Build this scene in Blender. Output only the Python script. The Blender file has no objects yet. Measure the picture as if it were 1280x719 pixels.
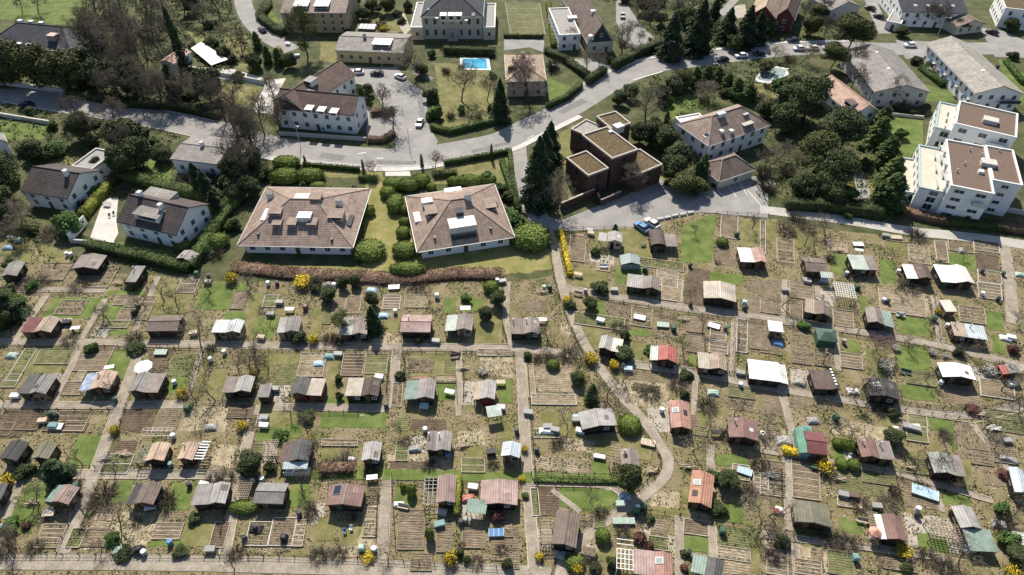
import bpy, math, random
import numpy as np
from mathutils import Vector, Matrix
random.seed(7); RNG = np.random.default_rng(7)
SC = bpy.context.scene; COL = SC.collection
# ------------------------------------------------------------------ camera
F, PITCH, H = 830.0, math.radians(44.0), 100.0
cam_d = bpy.data.cameras.new('camera'); cam = bpy.data.objects.new('camera', cam_d); COL.objects.link(cam)
cam.location = (0, 0, H); cam.rotation_euler = (math.pi/2 - PITCH, 0, 0)
cam_d.sensor_width = 36; cam_d.lens = 36*F/1280; cam_d.clip_start = 1; cam_d.clip_end = 6000
SC.camera = cam
cP, sP = math.cos(PITCH), math.sin(PITCH)
def W(px, py, z=0.0):                       # photograph pixel -> point of the place at height z
    a, b = (px-640)/F, (359.5-py)/F
    d = Vector((a, cP + b*sP, -sP + b*cP)); t = (z-H)/d.z
    return Vector((d.x*t, d.y*t, z))
TX = {'0': 0, '1': 310, '2': 630, '3': 950}; TY = {'A': 0, 'B': 170, 'C': 350, 'D': 529}
K = 1249/330
def pix(t, x, y): return (TX[t[1]] + x/K, TY[t[0]] + y/K)
def T(t, x, y, z=0.0): return W(*pix(t, x, y), z)
# ------------------------------------------------------------------ light
EL = math.radians(46); SHX, SHY = 0.2, -0.98
w = bpy.data.worlds.new('World'); SC.world = w; w.use_nodes = True
nt = w.node_tree; sky = nt.nodes.new('ShaderNodeTexSky'); sky.sky_type = 'NISHITA'; sky.sun_disc = False
sky.sun_elevation = EL; sky.sun_rotation = math.atan2(-SHX, -SHY)
nt.nodes['Background'].inputs['Strength'].default_value = 0.085
nt.links.new(sky.outputs[0], nt.nodes['Background'].inputs[0])
sl = bpy.data.lights.new('sun', 'SUN'); sl.energy = 4.8; sl.angle = math.radians(.53); sl.color = (1, .925, .80)
so = bpy.data.objects.new('sun', sl); COL.objects.link(so)
so.rotation_euler = Vector((SHX*math.cos(EL), SHY*math.cos(EL), -math.sin(EL))).to_track_quat('-Z', 'Y').to_euler()
vs = SC.view_settings; vs.view_transform = 'Standard'; vs.look = 'None'; vs.exposure = 0.74; vs.gamma = 1; vs.use_curve_mapping = False
SC.cycles.max_bounces = 5; SC.cycles.diffuse_bounces = 2; SC.cycles.glossy_bounces = 2; SC.cycles.transparent_max_bounces = 4
# ------------------------------------------------------------------ materials
MATS = {}
def _base(name, rough):
    m = bpy.data.materials.new(name); m.use_nodes = True; n = m.node_tree.nodes; b = n['Principled BSDF']
    b.inputs['Roughness'].default_value = rough; b.inputs['Specular IOR Level'].default_value = .25
    return m, n, m.node_tree.links, b
def _ramp(n, stops):
    r = n.new('ShaderNodeValToRGB'); e = r.color_ramp.elements
    while len(e) > 1: e.remove(e[0])
    e[0].position = stops[0][0]; e[0].color = (*stops[0][1], 1)
    for p, c in stops[1:]:
        q = e.new(p); q.color = (*c, 1)
    return r
def mottled(name, stops, scale=1.0, detail=8, rough=.9, world=False, bump=0, fine=0, finescale=9, jitter=0, dist=.05):
    """noise through a colour ramp, in object (or world) metres; `fine` multiplies a second, finer grain; `jitter` varies value per object"""
    if name in MATS: return MATS[name]
    m, n, l, b = _base(name, rough)
    if world: co = n.new('ShaderNodeNewGeometry').outputs['Position']
    else: co = n.new('ShaderNodeTexCoord').outputs['Object']
    t = n.new('ShaderNodeTexNoise'); t.inputs['Scale'].default_value = scale; t.inputs['Detail'].default_value = detail
    t.inputs['Roughness'].default_value = .62; t.inputs['Distortion'].default_value = dist
    l.new(co, t.inputs['Vector'])
    r = _ramp(n, stops); l.new(t.outputs['Fac'], r.inputs[0]); c = r.outputs[0]
    if fine:
        t2 = n.new('ShaderNodeTexNoise'); t2.inputs['Scale'].default_value = finescale; t2.inputs['Detail'].default_value = 5
        t2.inputs['Roughness'].default_value = .7
        l.new(co, t2.inputs['Vector'])
        mr = n.new('ShaderNodeMapRange'); mr.inputs[1].default_value = .3; mr.inputs[2].default_value = .7
        mr.inputs[3].default_value = 1-fine; mr.inputs[4].default_value = 1+fine
        l.new(t2.outputs['Fac'], mr.inputs[0])
        mx = n.new('ShaderNodeVectorMath'); mx.operation = 'SCALE'; l.new(c, mx.inputs[0]); l.new(mr.outputs[0], mx.inputs['Scale']); c = mx.outputs[0]
    if jitter:
        oi = n.new('ShaderNodeObjectInfo'); hs = n.new('ShaderNodeHueSaturation')
        mr = n.new('ShaderNodeMapRange'); mr.inputs[3].default_value = 1-jitter; mr.inputs[4].default_value = 1+jitter
        l.new(oi.outputs['Random'], mr.inputs[0]); l.new(mr.outputs[0], hs.inputs['Value']); l.new(c, hs.inputs['Color']); c = hs.outputs[0]
    l.new(c, b.inputs['Base Color'])
    if bump:
        bp = n.new('ShaderNodeBump'); bp.inputs['Strength'].default_value = bump; bp.inputs['Distance'].default_value = .1
        l.new(t.outputs['Fac'], bp.inputs['Height']); l.new(bp.outputs[0], b.inputs['Normal'])
    MATS[name] = m; return m
def sc3(c, k): return tuple(min(.95, v*k) for v in c)
def plain(name, c, rough=.6, var=.18, scale=1.3, metal=0):
    m = mottled(name, [(.3, sc3(c, 1-var)), (.7, sc3(c, 1+var))], scale, 6, rough, fine=.12, finescale=7)
    m.node_tree.nodes['Principled BSDF'].inputs['Metallic'].default_value = metal
    return m
def ribbed(name, c, axis=0, period=.5, depth=.3, var=.3, rough=.7, cross=0, stain=None, bump=.4, wob=0):
    """roof covering or boards: ribs every `period` metres along an object axis, weathering from noise, optional cross joints"""
    if name in MATS: return MATS[name]
    m, n, l, b = _base(name, rough)
    co = n.new('ShaderNodeTexCoord').outputs['Object']
    t = n.new('ShaderNodeTexNoise'); t.inputs['Scale'].default_value = .9; t.inputs['Detail'].default_value = 9; t.inputs['Roughness'].default_value = .65
    l.new(co, t.inputs['Vector'])
    s2 = stain or sc3(c, 1+var)
    r = _ramp(n, [(.28, sc3(c, 1-var)), (.5, c), (.72, s2)]); l.new(t.outputs['Fac'], r.inputs[0])
    sep = n.new('ShaderNodeSeparateXYZ'); l.new(co, sep.inputs[0])
    def rib(ax, per):
        src = sep.outputs[ax]
        if wob:
            wn = n.new('ShaderNodeTexNoise'); wn.inputs['Scale'].default_value = 1.1; wn.inputs['Detail'].default_value = 4; l.new(co, wn.inputs['Vector'])
            wa = n.new('ShaderNodeMath'); wa.operation = 'MULTIPLY_ADD'; wa.inputs[1].default_value = wob; l.new(wn.outputs['Fac'], wa.inputs[0]); l.new(src, wa.inputs[2]); src = wa.outputs[0]
        a = n.new('ShaderNodeMath'); a.operation = 'MULTIPLY'; a.inputs[1].default_value = 2*math.pi/per; l.new(src, a.inputs[0])
        s = n.new('ShaderNodeMath'); s.operation = 'SINE'; l.new(a.outputs[0], s.inputs[0])
        return s.outputs[0]
    s = rib(axis, period)
    mr = n.new('ShaderNodeMapRange'); mr.inputs[1].default_value = -1; mr.inputs[2].default_value = .2; mr.inputs[3].default_value = 1-depth; mr.inputs[4].default_value = 1
    l.new(s, mr.inputs[0]); fac = mr.outputs[0]
    if cross:
        s_ = rib(1-axis, cross); m2 = n.new('ShaderNodeMapRange'); m2.inputs[1].default_value = -1; m2.inputs[2].default_value = -.6; m2.inputs[3].default_value = 1-depth; m2.inputs[4].default_value = 1
        l.new(s_, m2.inputs[0]); mm = n.new('ShaderNodeMath'); mm.operation = 'MULTIPLY'; l.new(fac, mm.inputs[0]); l.new(m2.outputs[0], mm.inputs[1]); fac = mm.outputs[0]
    oi = n.new('ShaderNodeObjectInfo'); off = n.new('ShaderNodeVectorMath'); off.operation = 'SCALE'; off.inputs[0].default_value = (37, 91, 53); l.new(oi.outputs['Random'], off.inputs['Scale'])
    ad = n.new('ShaderNodeVectorMath'); ad.operation = 'ADD'; l.new(co, ad.inputs[0]); l.new(off.outputs[0], ad.inputs[1]); l.new(ad.outputs[0], t.inputs['Vector'])
    bn = n.new('ShaderNodeTexNoise'); bn.inputs['Scale'].default_value = .28; bn.inputs['Detail'].default_value = 6; bn.inputs['Roughness'].default_value = .6; l.new(ad.outputs[0], bn.inputs['Vector'])
    bm = n.new('ShaderNodeMapRange'); bm.inputs[1].default_value = .3; bm.inputs[2].default_value = .7; bm.inputs[3].default_value = .74; bm.inputs[4].default_value = 1.22; l.new(bn.outputs['Fac'], bm.inputs[0])
    m3 = n.new('ShaderNodeMath'); m3.operation = 'MULTIPLY'; l.new(fac, m3.inputs[0]); l.new(bm.outputs[0], m3.inputs[1]); fac = m3.outputs[0]
    mx = n.new('ShaderNodeVectorMath'); mx.operation = 'SCALE'; l.new(r.outputs[0], mx.inputs[0]); l.new(fac, mx.inputs['Scale'])
    l.new(mx.outputs[0], b.inputs['Base Color'])
    bp = n.new('ShaderNodeBump'); bp.inputs['Strength'].default_value = bump; bp.inputs['Distance'].default_value = .05
    l.new(s, bp.inputs['Height']); l.new(bp.outputs[0], b.inputs['Normal'])
    MATS[name] = m; return m
def glassy(name, c, rough=.08):
    m = plain(name, c, rough, .1); m.node_tree.nodes['Principled BSDF'].inputs['Specular IOR Level'].default_value = .5; return m
# ------------------------------------------------------------------ mesh builder
class MB:
    def __init__(s): s.v = []; s.f = []
    def add(s, vs, fs):
        o = len(s.v); s.v += [tuple(p) for p in vs]; s.f += [tuple(i+o for i in f) for f in fs]; return s
    def box(s, x0, x1, y0, y1, z0, z1):
        return s.add([(x0,y0,z0),(x1,y0,z0),(x1,y1,z0),(x0,y1,z0),(x0,y0,z1),(x1,y0,z1),(x1,y1,z1),(x0,y1,z1)],
                     [(3,2,1,0),(4,5,6,7),(0,1,5,4),(1,2,6,5),(2,3,7,6),(3,0,4,7)])
    def hull8(s, lo, hi):            # two quads -> closed block
        return s.add(list(lo)+list(hi), [(3,2,1,0),(4,5,6,7),(0,1,5,4),(1,2,6,5),(2,3,7,6),(3,0,4,7)])
    def slab(s, quad, th):           # thick slab hanging below a quad (ccw from above)
        q = [Vector(p) for p in quad]; lo = [p - Vector((0,0,th)) for p in q]
        return s.hull8(lo, q)
    def prism(s, poly, z0, z1):
        n = len(poly); vs = [(x,y,z0) for x,y in poly]+[(x,y,z1) for x,y in poly]
        fs = [tuple(range(n-1,-1,-1)), tuple(range(n,2*n))]+[(i,(i+1)%n,n+(i+1)%n,n+i) for i in range(n)]
        return s.add(vs, fs)
    def tube(s, p0, p1, r0, r1, n=6, cap=True):
        p0, p1 = Vector(p0), Vector(p1); d = (p1-p0)
        if d.length < 1e-6: return s
        d.normalize(); a = d.orthogonal().normalized(); b = d.cross(a); vs = []
        for p, r in ((p0,r0),(p1,r1)):
            for i in range(n):
                t = 2*math.pi*i/n; vs.append(p + a*(r*math.cos(t)) + b*(r*math.sin(t)))
        fs = [(i,(i+1)%n,n+(i+1)%n,n+i) for i in range(n)]
        if cap: fs += [tuple(range(n-1,-1,-1)), tuple(range(n,2*n))]
        return s.add(vs, fs)
    def lathe(s, prof, n=12, c=(0,0,0)):
        vs = []; fs = []
        for r, z in prof:
            for i in range(n):
                t = 2*math.pi*i/n; vs.append((c[0]+r*math.cos(t), c[1]+r*math.sin(t), c[2]+z))
        for k in range(len(prof)-1):
            for i in range(n): fs.append((k*n+i, k*n+(i+1)%n, (k+1)*n+(i+1)%n, (k+1)*n+i))
        fs += [tuple(range(n-1,-1,-1)), tuple(range((len(prof)-1)*n, len(prof)*n))]
        return s.add(vs, fs)
    def build(s, name, mat, parent=None, smooth=False):
        me = bpy.data.meshes.new(name); me.from_pydata(s.v, [], s.f); me.materials.append(mat); me.update()
        if smooth: me.shade_smooth()
        return link(name, me, parent)
def link(name, me, parent=None):
    o = bpy.data.objects.new(name, me); COL.objects.link(o)
    if parent: o.parent = parent
    return o
ALL = []
def tag(o, label=None, cat=None, group=None, kind=None):
    if label: o['label'] = label
    if cat: o['category'] = cat
    if group: o['group'] = group
    if kind: o['kind'] = kind
    if cat: ALL.append(o)
    return o
def empty(name, loc, rz=0, label=None, cat=None, group=None):
    o = bpy.data.objects.new(name, None); COL.objects.link(o); o.location = loc; o.rotation_euler = (0,0,rz); o.empty_display_size = .3
    return tag(o, label, cat, group)
def copy_tree(o, parent=None):
    c = o.copy(); COL.objects.link(c); c.parent = parent
    for ch in list(o.children): copy_tree(ch, c)
    return c
def np_mesh(name, V, Fq, mat, parent=None, smooth=False):     # arrays of quads (or tris)
    me = bpy.data.meshes.new(name); k = Fq.shape[1]
    me.vertices.add(len(V)); me.vertices.foreach_set('co', V.astype(np.float32).ravel())
    me.loops.add(Fq.size); me.loops.foreach_set('vertex_index', Fq.astype(np.int32).ravel())
    me.polygons.add(len(Fq)); me.polygons.foreach_set('loop_start', np.arange(0, Fq.size, k, dtype=np.int32))
    me.update(calc_edges=True); me.materials.append(mat)
    if smooth: me.shade_smooth()
    return link(name, me, parent)
def leaf_arrays(C, size, normal=None, spread=1.0, aspect=1.0):
    """one small quad per centre; normals scattered about `normal`"""
    n = len(C); N = RNG.normal(size=(n,3))
    if normal is not None: N = normal + spread*.5*N
    N /= np.linalg.norm(N, axis=1)[:,None]+1e-9
    R = RNG.normal(size=(n,3)); A = np.cross(N, R); A /= np.linalg.norm(A, axis=1)[:,None]+1e-9; B = np.cross(N, A)
    s = (size*(.6+.8*RNG.random(n)))[:,None] if np.ndim(size)==0 else size[:,None]
    A = A*s*.5*aspect; B = B*s*.5
    V = np.stack([C-A-B*.6, C+A*.7-B, C+A+B*.6, C-A*.7+B], 1).reshape(-1,3)
    return V, np.arange(4*n).reshape(-1,4)
def cat_arrays(parts):
    V = []; Fq = []; o = 0
    for v, f in parts: V.append(v); Fq.append(f+o); o += len(v)
    return np.concatenate(V), np.concatenate(Fq)
# ------------------------------------------------------------------ plants
def leafmat(name, a, b, c): return mottled(name, [(.32, a), (.5, b), (.68, c)], .55, 6, .85, fine=.35, finescale=5, jitter=.22)
LM = {
 'conifer': leafmat('conifer_needles', (.016,.030,.013), (.030,.050,.02), (.055,.08,.03)),
 'olive': leafmat('olive_evergreen', (.038,.048,.014), (.072,.082,.026), (.118,.124,.044)),
 'dark': leafmat('dark_evergreen', (.026,.040,.014), (.052,.068,.024), (.095,.11,.04)),
 'green': leafmat('green_shrub', (.035,.065,.015), (.06,.11,.025), (.10,.16,.045)),
 'clip': leafmat('clipped_leaves', (.085,.122,.022), (.14,.185,.038), (.20,.245,.06)),
 'hedge': leafmat('hedge_leaves', (.03,.052,.014), (.058,.088,.022), (.095,.128,.04)),
 'lime': leafmat('lime_hedge', (.10,.12,.015), (.16,.18,.025), (.22,.23,.05)),
 'rust': leafmat('beech_leaves', (.075,.046,.03), (.135,.085,.058), (.20,.135,.095)),
 'yellow': leafmat('forsythia_flowers', (.30,.22,.02), (.48,.36,.025), (.64,.51,.06)),
 'pink': leafmat('pink_blossom', (.22,.13,.13), (.34,.21,.21), (.45,.31,.30)),
 'white': leafmat('white_blossom', (.30,.28,.24), (.45,.43,.38), (.60,.58,.53)),
 'red': leafmat('red_shrub', (.07,.03,.025), (.12,.055,.045), (.18,.09,.07)),
 'bud': leafmat('fresh_buds', (.06,.075,.02), (.10,.12,.035), (.15,.17,.06)),
}
BARK = mottled('bark', [(.3,(.05,.042,.034)),(.7,(.12,.10,.08))], 2, 6, .95, jitter=.2)
TWIG = mottled('bare_twigs', [(.3,(.075,.064,.05)),(.7,(.15,.13,.10))], .5, 4, .95, jitter=.25)
TWIGP = mottled('pale_twigs', [(.3,(.14,.118,.085)),(.7,(.26,.225,.165))], .5, 4, .95, jitter=.25)
TWIGR = mottled('pinkish_twigs', [(.3,(.12,.082,.075)),(.7,(.22,.16,.145))], .5, 4, .95, jitter=.2)
class Tubes:
    def __init__(s): s.S = []
    def add(s, a, b, r0, r1): s.S.append((tuple(a), tuple(b), r0, r1))
    def build(s, name, mat, parent, n):
        S = s.S; P0 = np.array([q[0] for q in S]); P1 = np.array([q[1] for q in S]); R0 = np.array([q[2] for q in S]); R1 = np.array([q[3] for q in S])
        D = P1-P0; D /= np.linalg.norm(D,axis=1)[:,None]+1e-9
        ref = np.where(np.abs(D[:,2:3])<.9, np.array([[0,0,1.]]), np.array([[1.,0,0]]))
        A = np.cross(D, ref); A /= np.linalg.norm(A,axis=1)[:,None]; B = np.cross(D, A)
        th = 2*np.pi*np.arange(n)/n; cs = np.cos(th)[None,:,None]; sn = np.sin(th)[None,:,None]
        ring = A[:,None,:]*cs + B[:,None,:]*sn
        V = np.concatenate([P0[:,None,:]+ring*R0[:,None,None], P1[:,None,:]+ring*R1[:,None,None]],1)
        i = np.arange(n); q = np.stack([i,(i+1)%n,n+(i+1)%n,n+i],1)
        Fq = (q[None]+ (np.arange(len(S))*2*n)[:,None,None]).reshape(-1,4)
        return np_mesh(name, V.reshape(-1,3), Fq, mat, parent)
def limb_tree(rnd, h, r, trunk, twig, levels=5, kids=(4,4,4,4,4), up=.45, base=.28, trunk_r=None, min_r=.016, gnarl=.18):
    """grows limbs into two tube lists: heavy wood and twigs; crown about 2r wide, h tall"""
    trunk_r = trunk_r or h*.022
    def grow(p, d, L, rad, lvl):
        n = 3 if lvl < 3 else 2; pts = [p]; dd = Vector(d)
        for i in range(n):
            dd = (dd + Vector((rnd.gauss(0,gnarl), rnd.gauss(0,gnarl), rnd.gauss(0,gnarl)*.6+ (.05 if lvl else 0)))).normalized()
            pts.append(pts[-1] + dd*(L/n))
        rr = [rad*(1-.55*i/n) for i in range(n+1)]
        tgt = trunk if lvl <= 1 else twig
        for i in range(n): tgt.add(pts[i], pts[i+1], max(rr[i],min_r), max(rr[i+1],min_r*.7))
        if lvl >= levels: return
        k = kids[min(lvl,len(kids)-1)]; ph = rnd.random()*6.28
        for j in range(k):
            t = (base + (1-base)*(j+.6)/k) if lvl == 0 else (.3+.7*(j+.7)/k)
            t = min(t, 1); x = t*n; i = min(int(x), n-1); q = pts[i].lerp(pts[i+1], x-i)
            ax = (pts[i+1]-pts[i]).normalized(); s = ax.orthogonal().normalized(); ph += 2.4 + rnd.uniform(-.4,.4)
            s = Matrix.Rotation(ph, 3, ax) @ s; tilt = rnd.uniform(.75,1.2) if lvl else rnd.uniform(.8,1.25)*(1.15-.5*t)
            nd = (ax*math.cos(tilt) + s*math.sin(tilt)); nd.z += up*(.3 if lvl else .2); nd.normalize()
            nl = (r*rnd.uniform(.75,1.05)*(1.15-.45*t)) if lvl == 0 else L*rnd.uniform(.42,.62)
            grow(q, nd, nl, rad*(.5 if lvl else .42), lvl+1)
    grow(Vector((0,0,-.15)), Vector((0,0,1)), h*.8, trunk_r, 0)
PROTO = {}
def unlink(o):
    for c in list(o.children): unlink(c)
    if o.users_collection: COL.objects.unlink(o)
def proto(kind, builder, n=1):
    PROTO[kind] = []
    for i in range(n):
        root = empty('plant', (0,0,0)); builder(root, random.Random(hash(kind) % 1000 if 0 else sum(map(ord,kind))*7+i*31)); PROTO[kind].append(root)
def bare(h, r, mat, **kw):
    def b(root, rnd):
        a, t = Tubes(), Tubes(); limb_tree(rnd, h, r, a, t, **kw)
        a.build('trunk', BARK, root, 6); t.build('crown', mat, root, 3)
    return b
def lobes_points(rnd, lobes, n, shell=.35):
    """points through a union of ellipsoid lobes (x,y,z,rx,ry,rz), denser toward their skins; returns centres and outward normals"""
    L = np.array(lobes); wgt = L[:,3]*L[:,4]+L[:,4]*L[:,5]; wgt /= wgt.sum()
    idx = RNG.choice(len(L), n, p=wgt); d = RNG.normal(size=(n,3)); d /= np.linalg.norm(d,axis=1)[:,None]
    k = (1-shell*RNG.random(n)**1.6)[:,None]*(1+.10*RNG.normal(size=(n,1)))
    C = L[idx,:3] + d*L[idx,3:6]*k
    keep = C[:,2] > .05
    return C[keep], d[keep]
def leafy(h, r, mat, n, size, base=.25, nl=9, trunk=True, flat=.55):
    def b(root, rnd):
        lob = [(0,0,h*(base+(1-base)*.5), r*.6, r*.6, h*(1-base)*.42)]
        for i in range(nl):
            a = i*2.4 + rnd.uniform(-.3,.3); q = r*rnd.uniform(.35,.72); z = h*(base+(1-base)*rnd.uniform(.22,.85)); s = r*rnd.uniform(.26,.46)
            if z > h*.75: q *= .55
            lob.append((q*math.cos(a), q*math.sin(a), z, s, s, s*flat*rnd.uniform(.9,1.5)))
        C, d = lobes_points(rnd, lob, n); V, Fq = leaf_arrays(C, size, d*.7+np.array([0,0,.5]), 1.1)
        if trunk:
            a, t = Tubes(), Tubes(); limb_tree(rnd, h*.95, r*.7, a, t, levels=2, kids=(6,3), min_r=.03)
            a.S += t.S; a.build('trunk', BARK, root, 6)
        np_mesh('crown', V, Fq, mat, root)
    return b
def spruce(h, r, mat, n, size, tiers=11, power=.85, base=.04, trunk=True):
    def b(root, rnd):
        z = RNG.random(n)**1.25; z = base+(1-base)*z; saw = 1-((z*tiers) % 1.0)
        ang = RNG.random(n)*2*np.pi; lump = 1+.26*np.sin(ang*3+z*23)+.16*np.sin(ang*7-z*41)
        rad = r*(1-z)**power*(.72+.38*saw)*lump*(1-.55*RNG.random(n)**2.2)+.05
        C = np.stack([rad*np.cos(ang), rad*np.sin(ang), z*h - rad*.18], 1); C[:,2] = np.maximum(C[:,2], .1)
        N = np.stack([np.cos(ang)*.6, np.sin(ang)*.6, np.full(n,.75)],1)
        V, Fq = leaf_arrays(C, size, N, .8, .8)
        if trunk:
            a = Tubes(); a.add((0,0,-.2),(0,0,h*.5),h*.02,h*.012); a.add((0,0,h*.5),(0,0,h*.97),h*.012,.02); a.build('trunk', BARK, root, 6)
        np_mesh('crown', V, Fq, mat, root)
    return b
def shrub_bare(h, r, mat, n=95):
    def b(root, rnd):
        t = Tubes()
        for i in range(n):
            a = rnd.random()*6.283; q = r*.35*math.sqrt(rnd.random()); p = Vector((q*math.cos(a), q*math.sin(a), -.05))
            o = Vector((math.cos(a)*rnd.uniform(.1,1), math.sin(a)*rnd.uniform(.1,1), rnd.uniform(.5,1.3))).normalized()
            L = h*rnd.uniform(.5,1.0); e = p + Vector((o.x*r*.9, o.y*r*.9, o.z*L*.8)); t.add(p, p.lerp(e,.5), .03, .02); m = p.lerp(e,.5)
            for j in range(3):
                d = (e-m) + Vector((rnd.gauss(0,.3),rnd.gauss(0,.3),rnd.gauss(0,.15)))*h*.35; t.add(m, m+d, .018, .01)
        t.build('branches', mat, root, 3)
    return b
def flowering(h, r, mat, n, size, twigmat):
    def b(root, rnd):
        shrub_bare(h, r, twigmat, 90)(root, rnd)
        lob = [(0,0,h*.55,r*.7,r*.7,h*.42)]+[(r*.5*math.cos(i*1.26),r*.5*math.sin(i*1.26),h*rnd.uniform(.4,.75),r*.45,r*.45,h*.3) for i in range(5)]
        C, d = lobes_points(rnd, lob, n, .6); V, Fq = leaf_arrays(C, size, d, 1.5); np_mesh('blossom' if mat in (LM['yellow'],LM['pink'],LM['white']) else 'foliage', V, Fq, mat, root)
    return b
proto('bare', bare(12, 4.6, TWIG, levels=5, kids=(10,5,4,4,4), min_r=.024), 3)
proto('barep', bare(10, 4.4, TWIGP, levels=5, kids=(10,5,4,4,3), min_r=.022), 2)
proto('barer', bare(10, 5.0, TWIGR, levels=5, kids=(10,5,4,4,4), min_r=.024), 1)
proto('orch', bare(6, 3.4, TWIGP, levels=4, kids=(7,5,4,3), base=.3, trunk_r=.13, gnarl=.24, min_r=.022), 3)
proto('fruit', bare(4, 2.3, TWIG, levels=4, kids=(6,4,4,3), base=.3, trunk_r=.11, gnarl=.28, min_r=.02), 3)
def budding(h, r):
    def b(root, rnd):
        a, t = Tubes(), Tubes(); limb_tree(rnd, h, r, a, t, levels=4, kids=(8,4,4,4)); a.build('trunk', BARK, root, 6)
        ends = np.array([s[1] for s in t.S if s[2] < .05]); C = np.repeat(ends, 6, 0)+RNG.normal(size=(len(ends)*6,3))*.35
        V, Fq = leaf_arrays(C, .2); o = t.build('crown', TWIG, root, 3); np_mesh('buds', V, Fq, LM['bud'], root)
    return b
proto('bud', budding(12, 5), 1)
proto('broad', leafy(9, 4.6, LM['dark'], 9000, .36, .05, 14), 2)
proto('olive', leafy(9, 4.8, LM['olive'], 9000, .36, .04, 14), 2)
proto('pine', leafy(13, 7, LM['olive'], 15000, .36, .32, 22, flat=.36), 1)
proto('cedar', leafy(15, 7.5, LM['dark'], 13500, .36, .14, 30, flat=.34), 2)
proto('spruce', spruce(16, 3.9, LM['conifer'], 8000, .5, 12, .72), 2)
proto('cypress', spruce(12, 1.7, LM['conifer'], 5000, .3, 3, .45), 1)
proto('column', spruce(5, 1.1, LM['hedge'], 2600, .22, 2, .4, trunk=False), 1)
proto('shrub', leafy(2.2, 1.5, LM['green'], 2600, .2, .0, 8, trunk=False, flat=.75), 2)
proto('dshrub', leafy(2.4, 1.6, LM['dark'], 2600, .22, .0, 8, trunk=False, flat=.8), 2)
proto('laurel', leafy(4.5, 3.0, LM['green'], 5200, .3, .0, 12, trunk=False, flat=.8), 1)
proto('twigs', shrub_bare(2, 1.5, TWIG, 110), 2)
proto('twigsp', shrub_bare(2, 1.5, TWIGP), 2)
proto('forsythia', flowering(1.7, 1.05, LM['yellow'], 430, .13, TWIGP), 2)
proto('pinkbush', flowering(3, 1.9, LM['pink'], 900, .2, TWIGR), 1)
proto('whitebush', flowering(1.8, 1.5, LM['white'], 650, .16, TWIGP), 1)
proto('redbush', flowering(1.5, 1.1, LM['red'], 900, .2, TWIGR), 1)
def ball(root, rnd):          # clipped evergreen of unit radius, unit height; scaled per plant
    C, d = lobes_points(rnd, [(0,0,.5,.93,.93,.5)], 5200, .06); V, Fq = leaf_arrays(C, .085, d, .9); 
    b = MB(); prof = [(.02,.0),(.7,.02),(.86,.3),(.9,.5),(.82,.74),(.6,.9),(.3,.975),(.02,.99)]; b.lathe(prof, 20)
    bv = np.array(b.v); 
    o = np_mesh('foliage', V, Fq, LM['clip'], root); c = b.build('foliage_core', LM['clip'], root, True)
proto('ball', ball, 1)
DIM = dict(bare=(12,4.6), barep=(10,4.4), barer=(10,5), fruit=(4,2.3), orch=(6,3.4), bud=(12,5), broad=(9,4.6), olive=(9,4.8), pine=(13,7), cedar=(15,7.5), spruce=(16,3.9), cypress=(12,1.7),
  column=(5,1.1), shrub=(2.2,1.5), dshrub=(2.4,1.6), laurel=(4.5,3), twigs=(2,1.5), twigsp=(2,1.5), forsythia=(1.7,1.05), pinkbush=(3,1.9), whitebush=(1.8,1.5), redbush=(1.5,1.1), ball=(1,1))
NAME = dict(bare='bare_tree', barep='bare_tree', barer='bare_tree', fruit='fruit_tree', orch='bare_tree', bud='budding_tree', broad='evergreen_tree', olive='evergreen_tree', pine='pine_tree', cedar='cedar_tree', spruce='spruce_tree',
  cypress='cypress_tree', column='columnar_conifer', shrub='green_shrub', dshrub='dark_shrub', laurel='laurel_bush', twigs='bare_shrub', twigsp='bare_shrub', forsythia='forsythia_bush', pinkbush='blossom_shrub', whitebush='blossom_shrub', redbush='red_shrub', ball='clipped_shrub')
CAT = lambda k: 'tree' if NAME[k].endswith('tree') else ('conifer' if k == 'column' else 'shrub')
PR = random.Random(99)
def plant(kind, p, h=None, r=None, label=None, group=None, ry=None, rz=None):
    src = PR.choice(PROTO[kind]); o = copy_tree(src); dh, dr = DIM[kind]; h = h or dh*PR.uniform(.85,1.15); r = r or dr*h/dh
    o.name = NAME[kind]; o.location = p; o.rotation_euler = (0,0,PR.uniform(0,6.28) if rz is None else rz); o.scale = (r/dr, (ry or r)/dr, h/dh)
    tag(o, label, CAT(kind), group); o['_k'] = kind; return o
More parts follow.
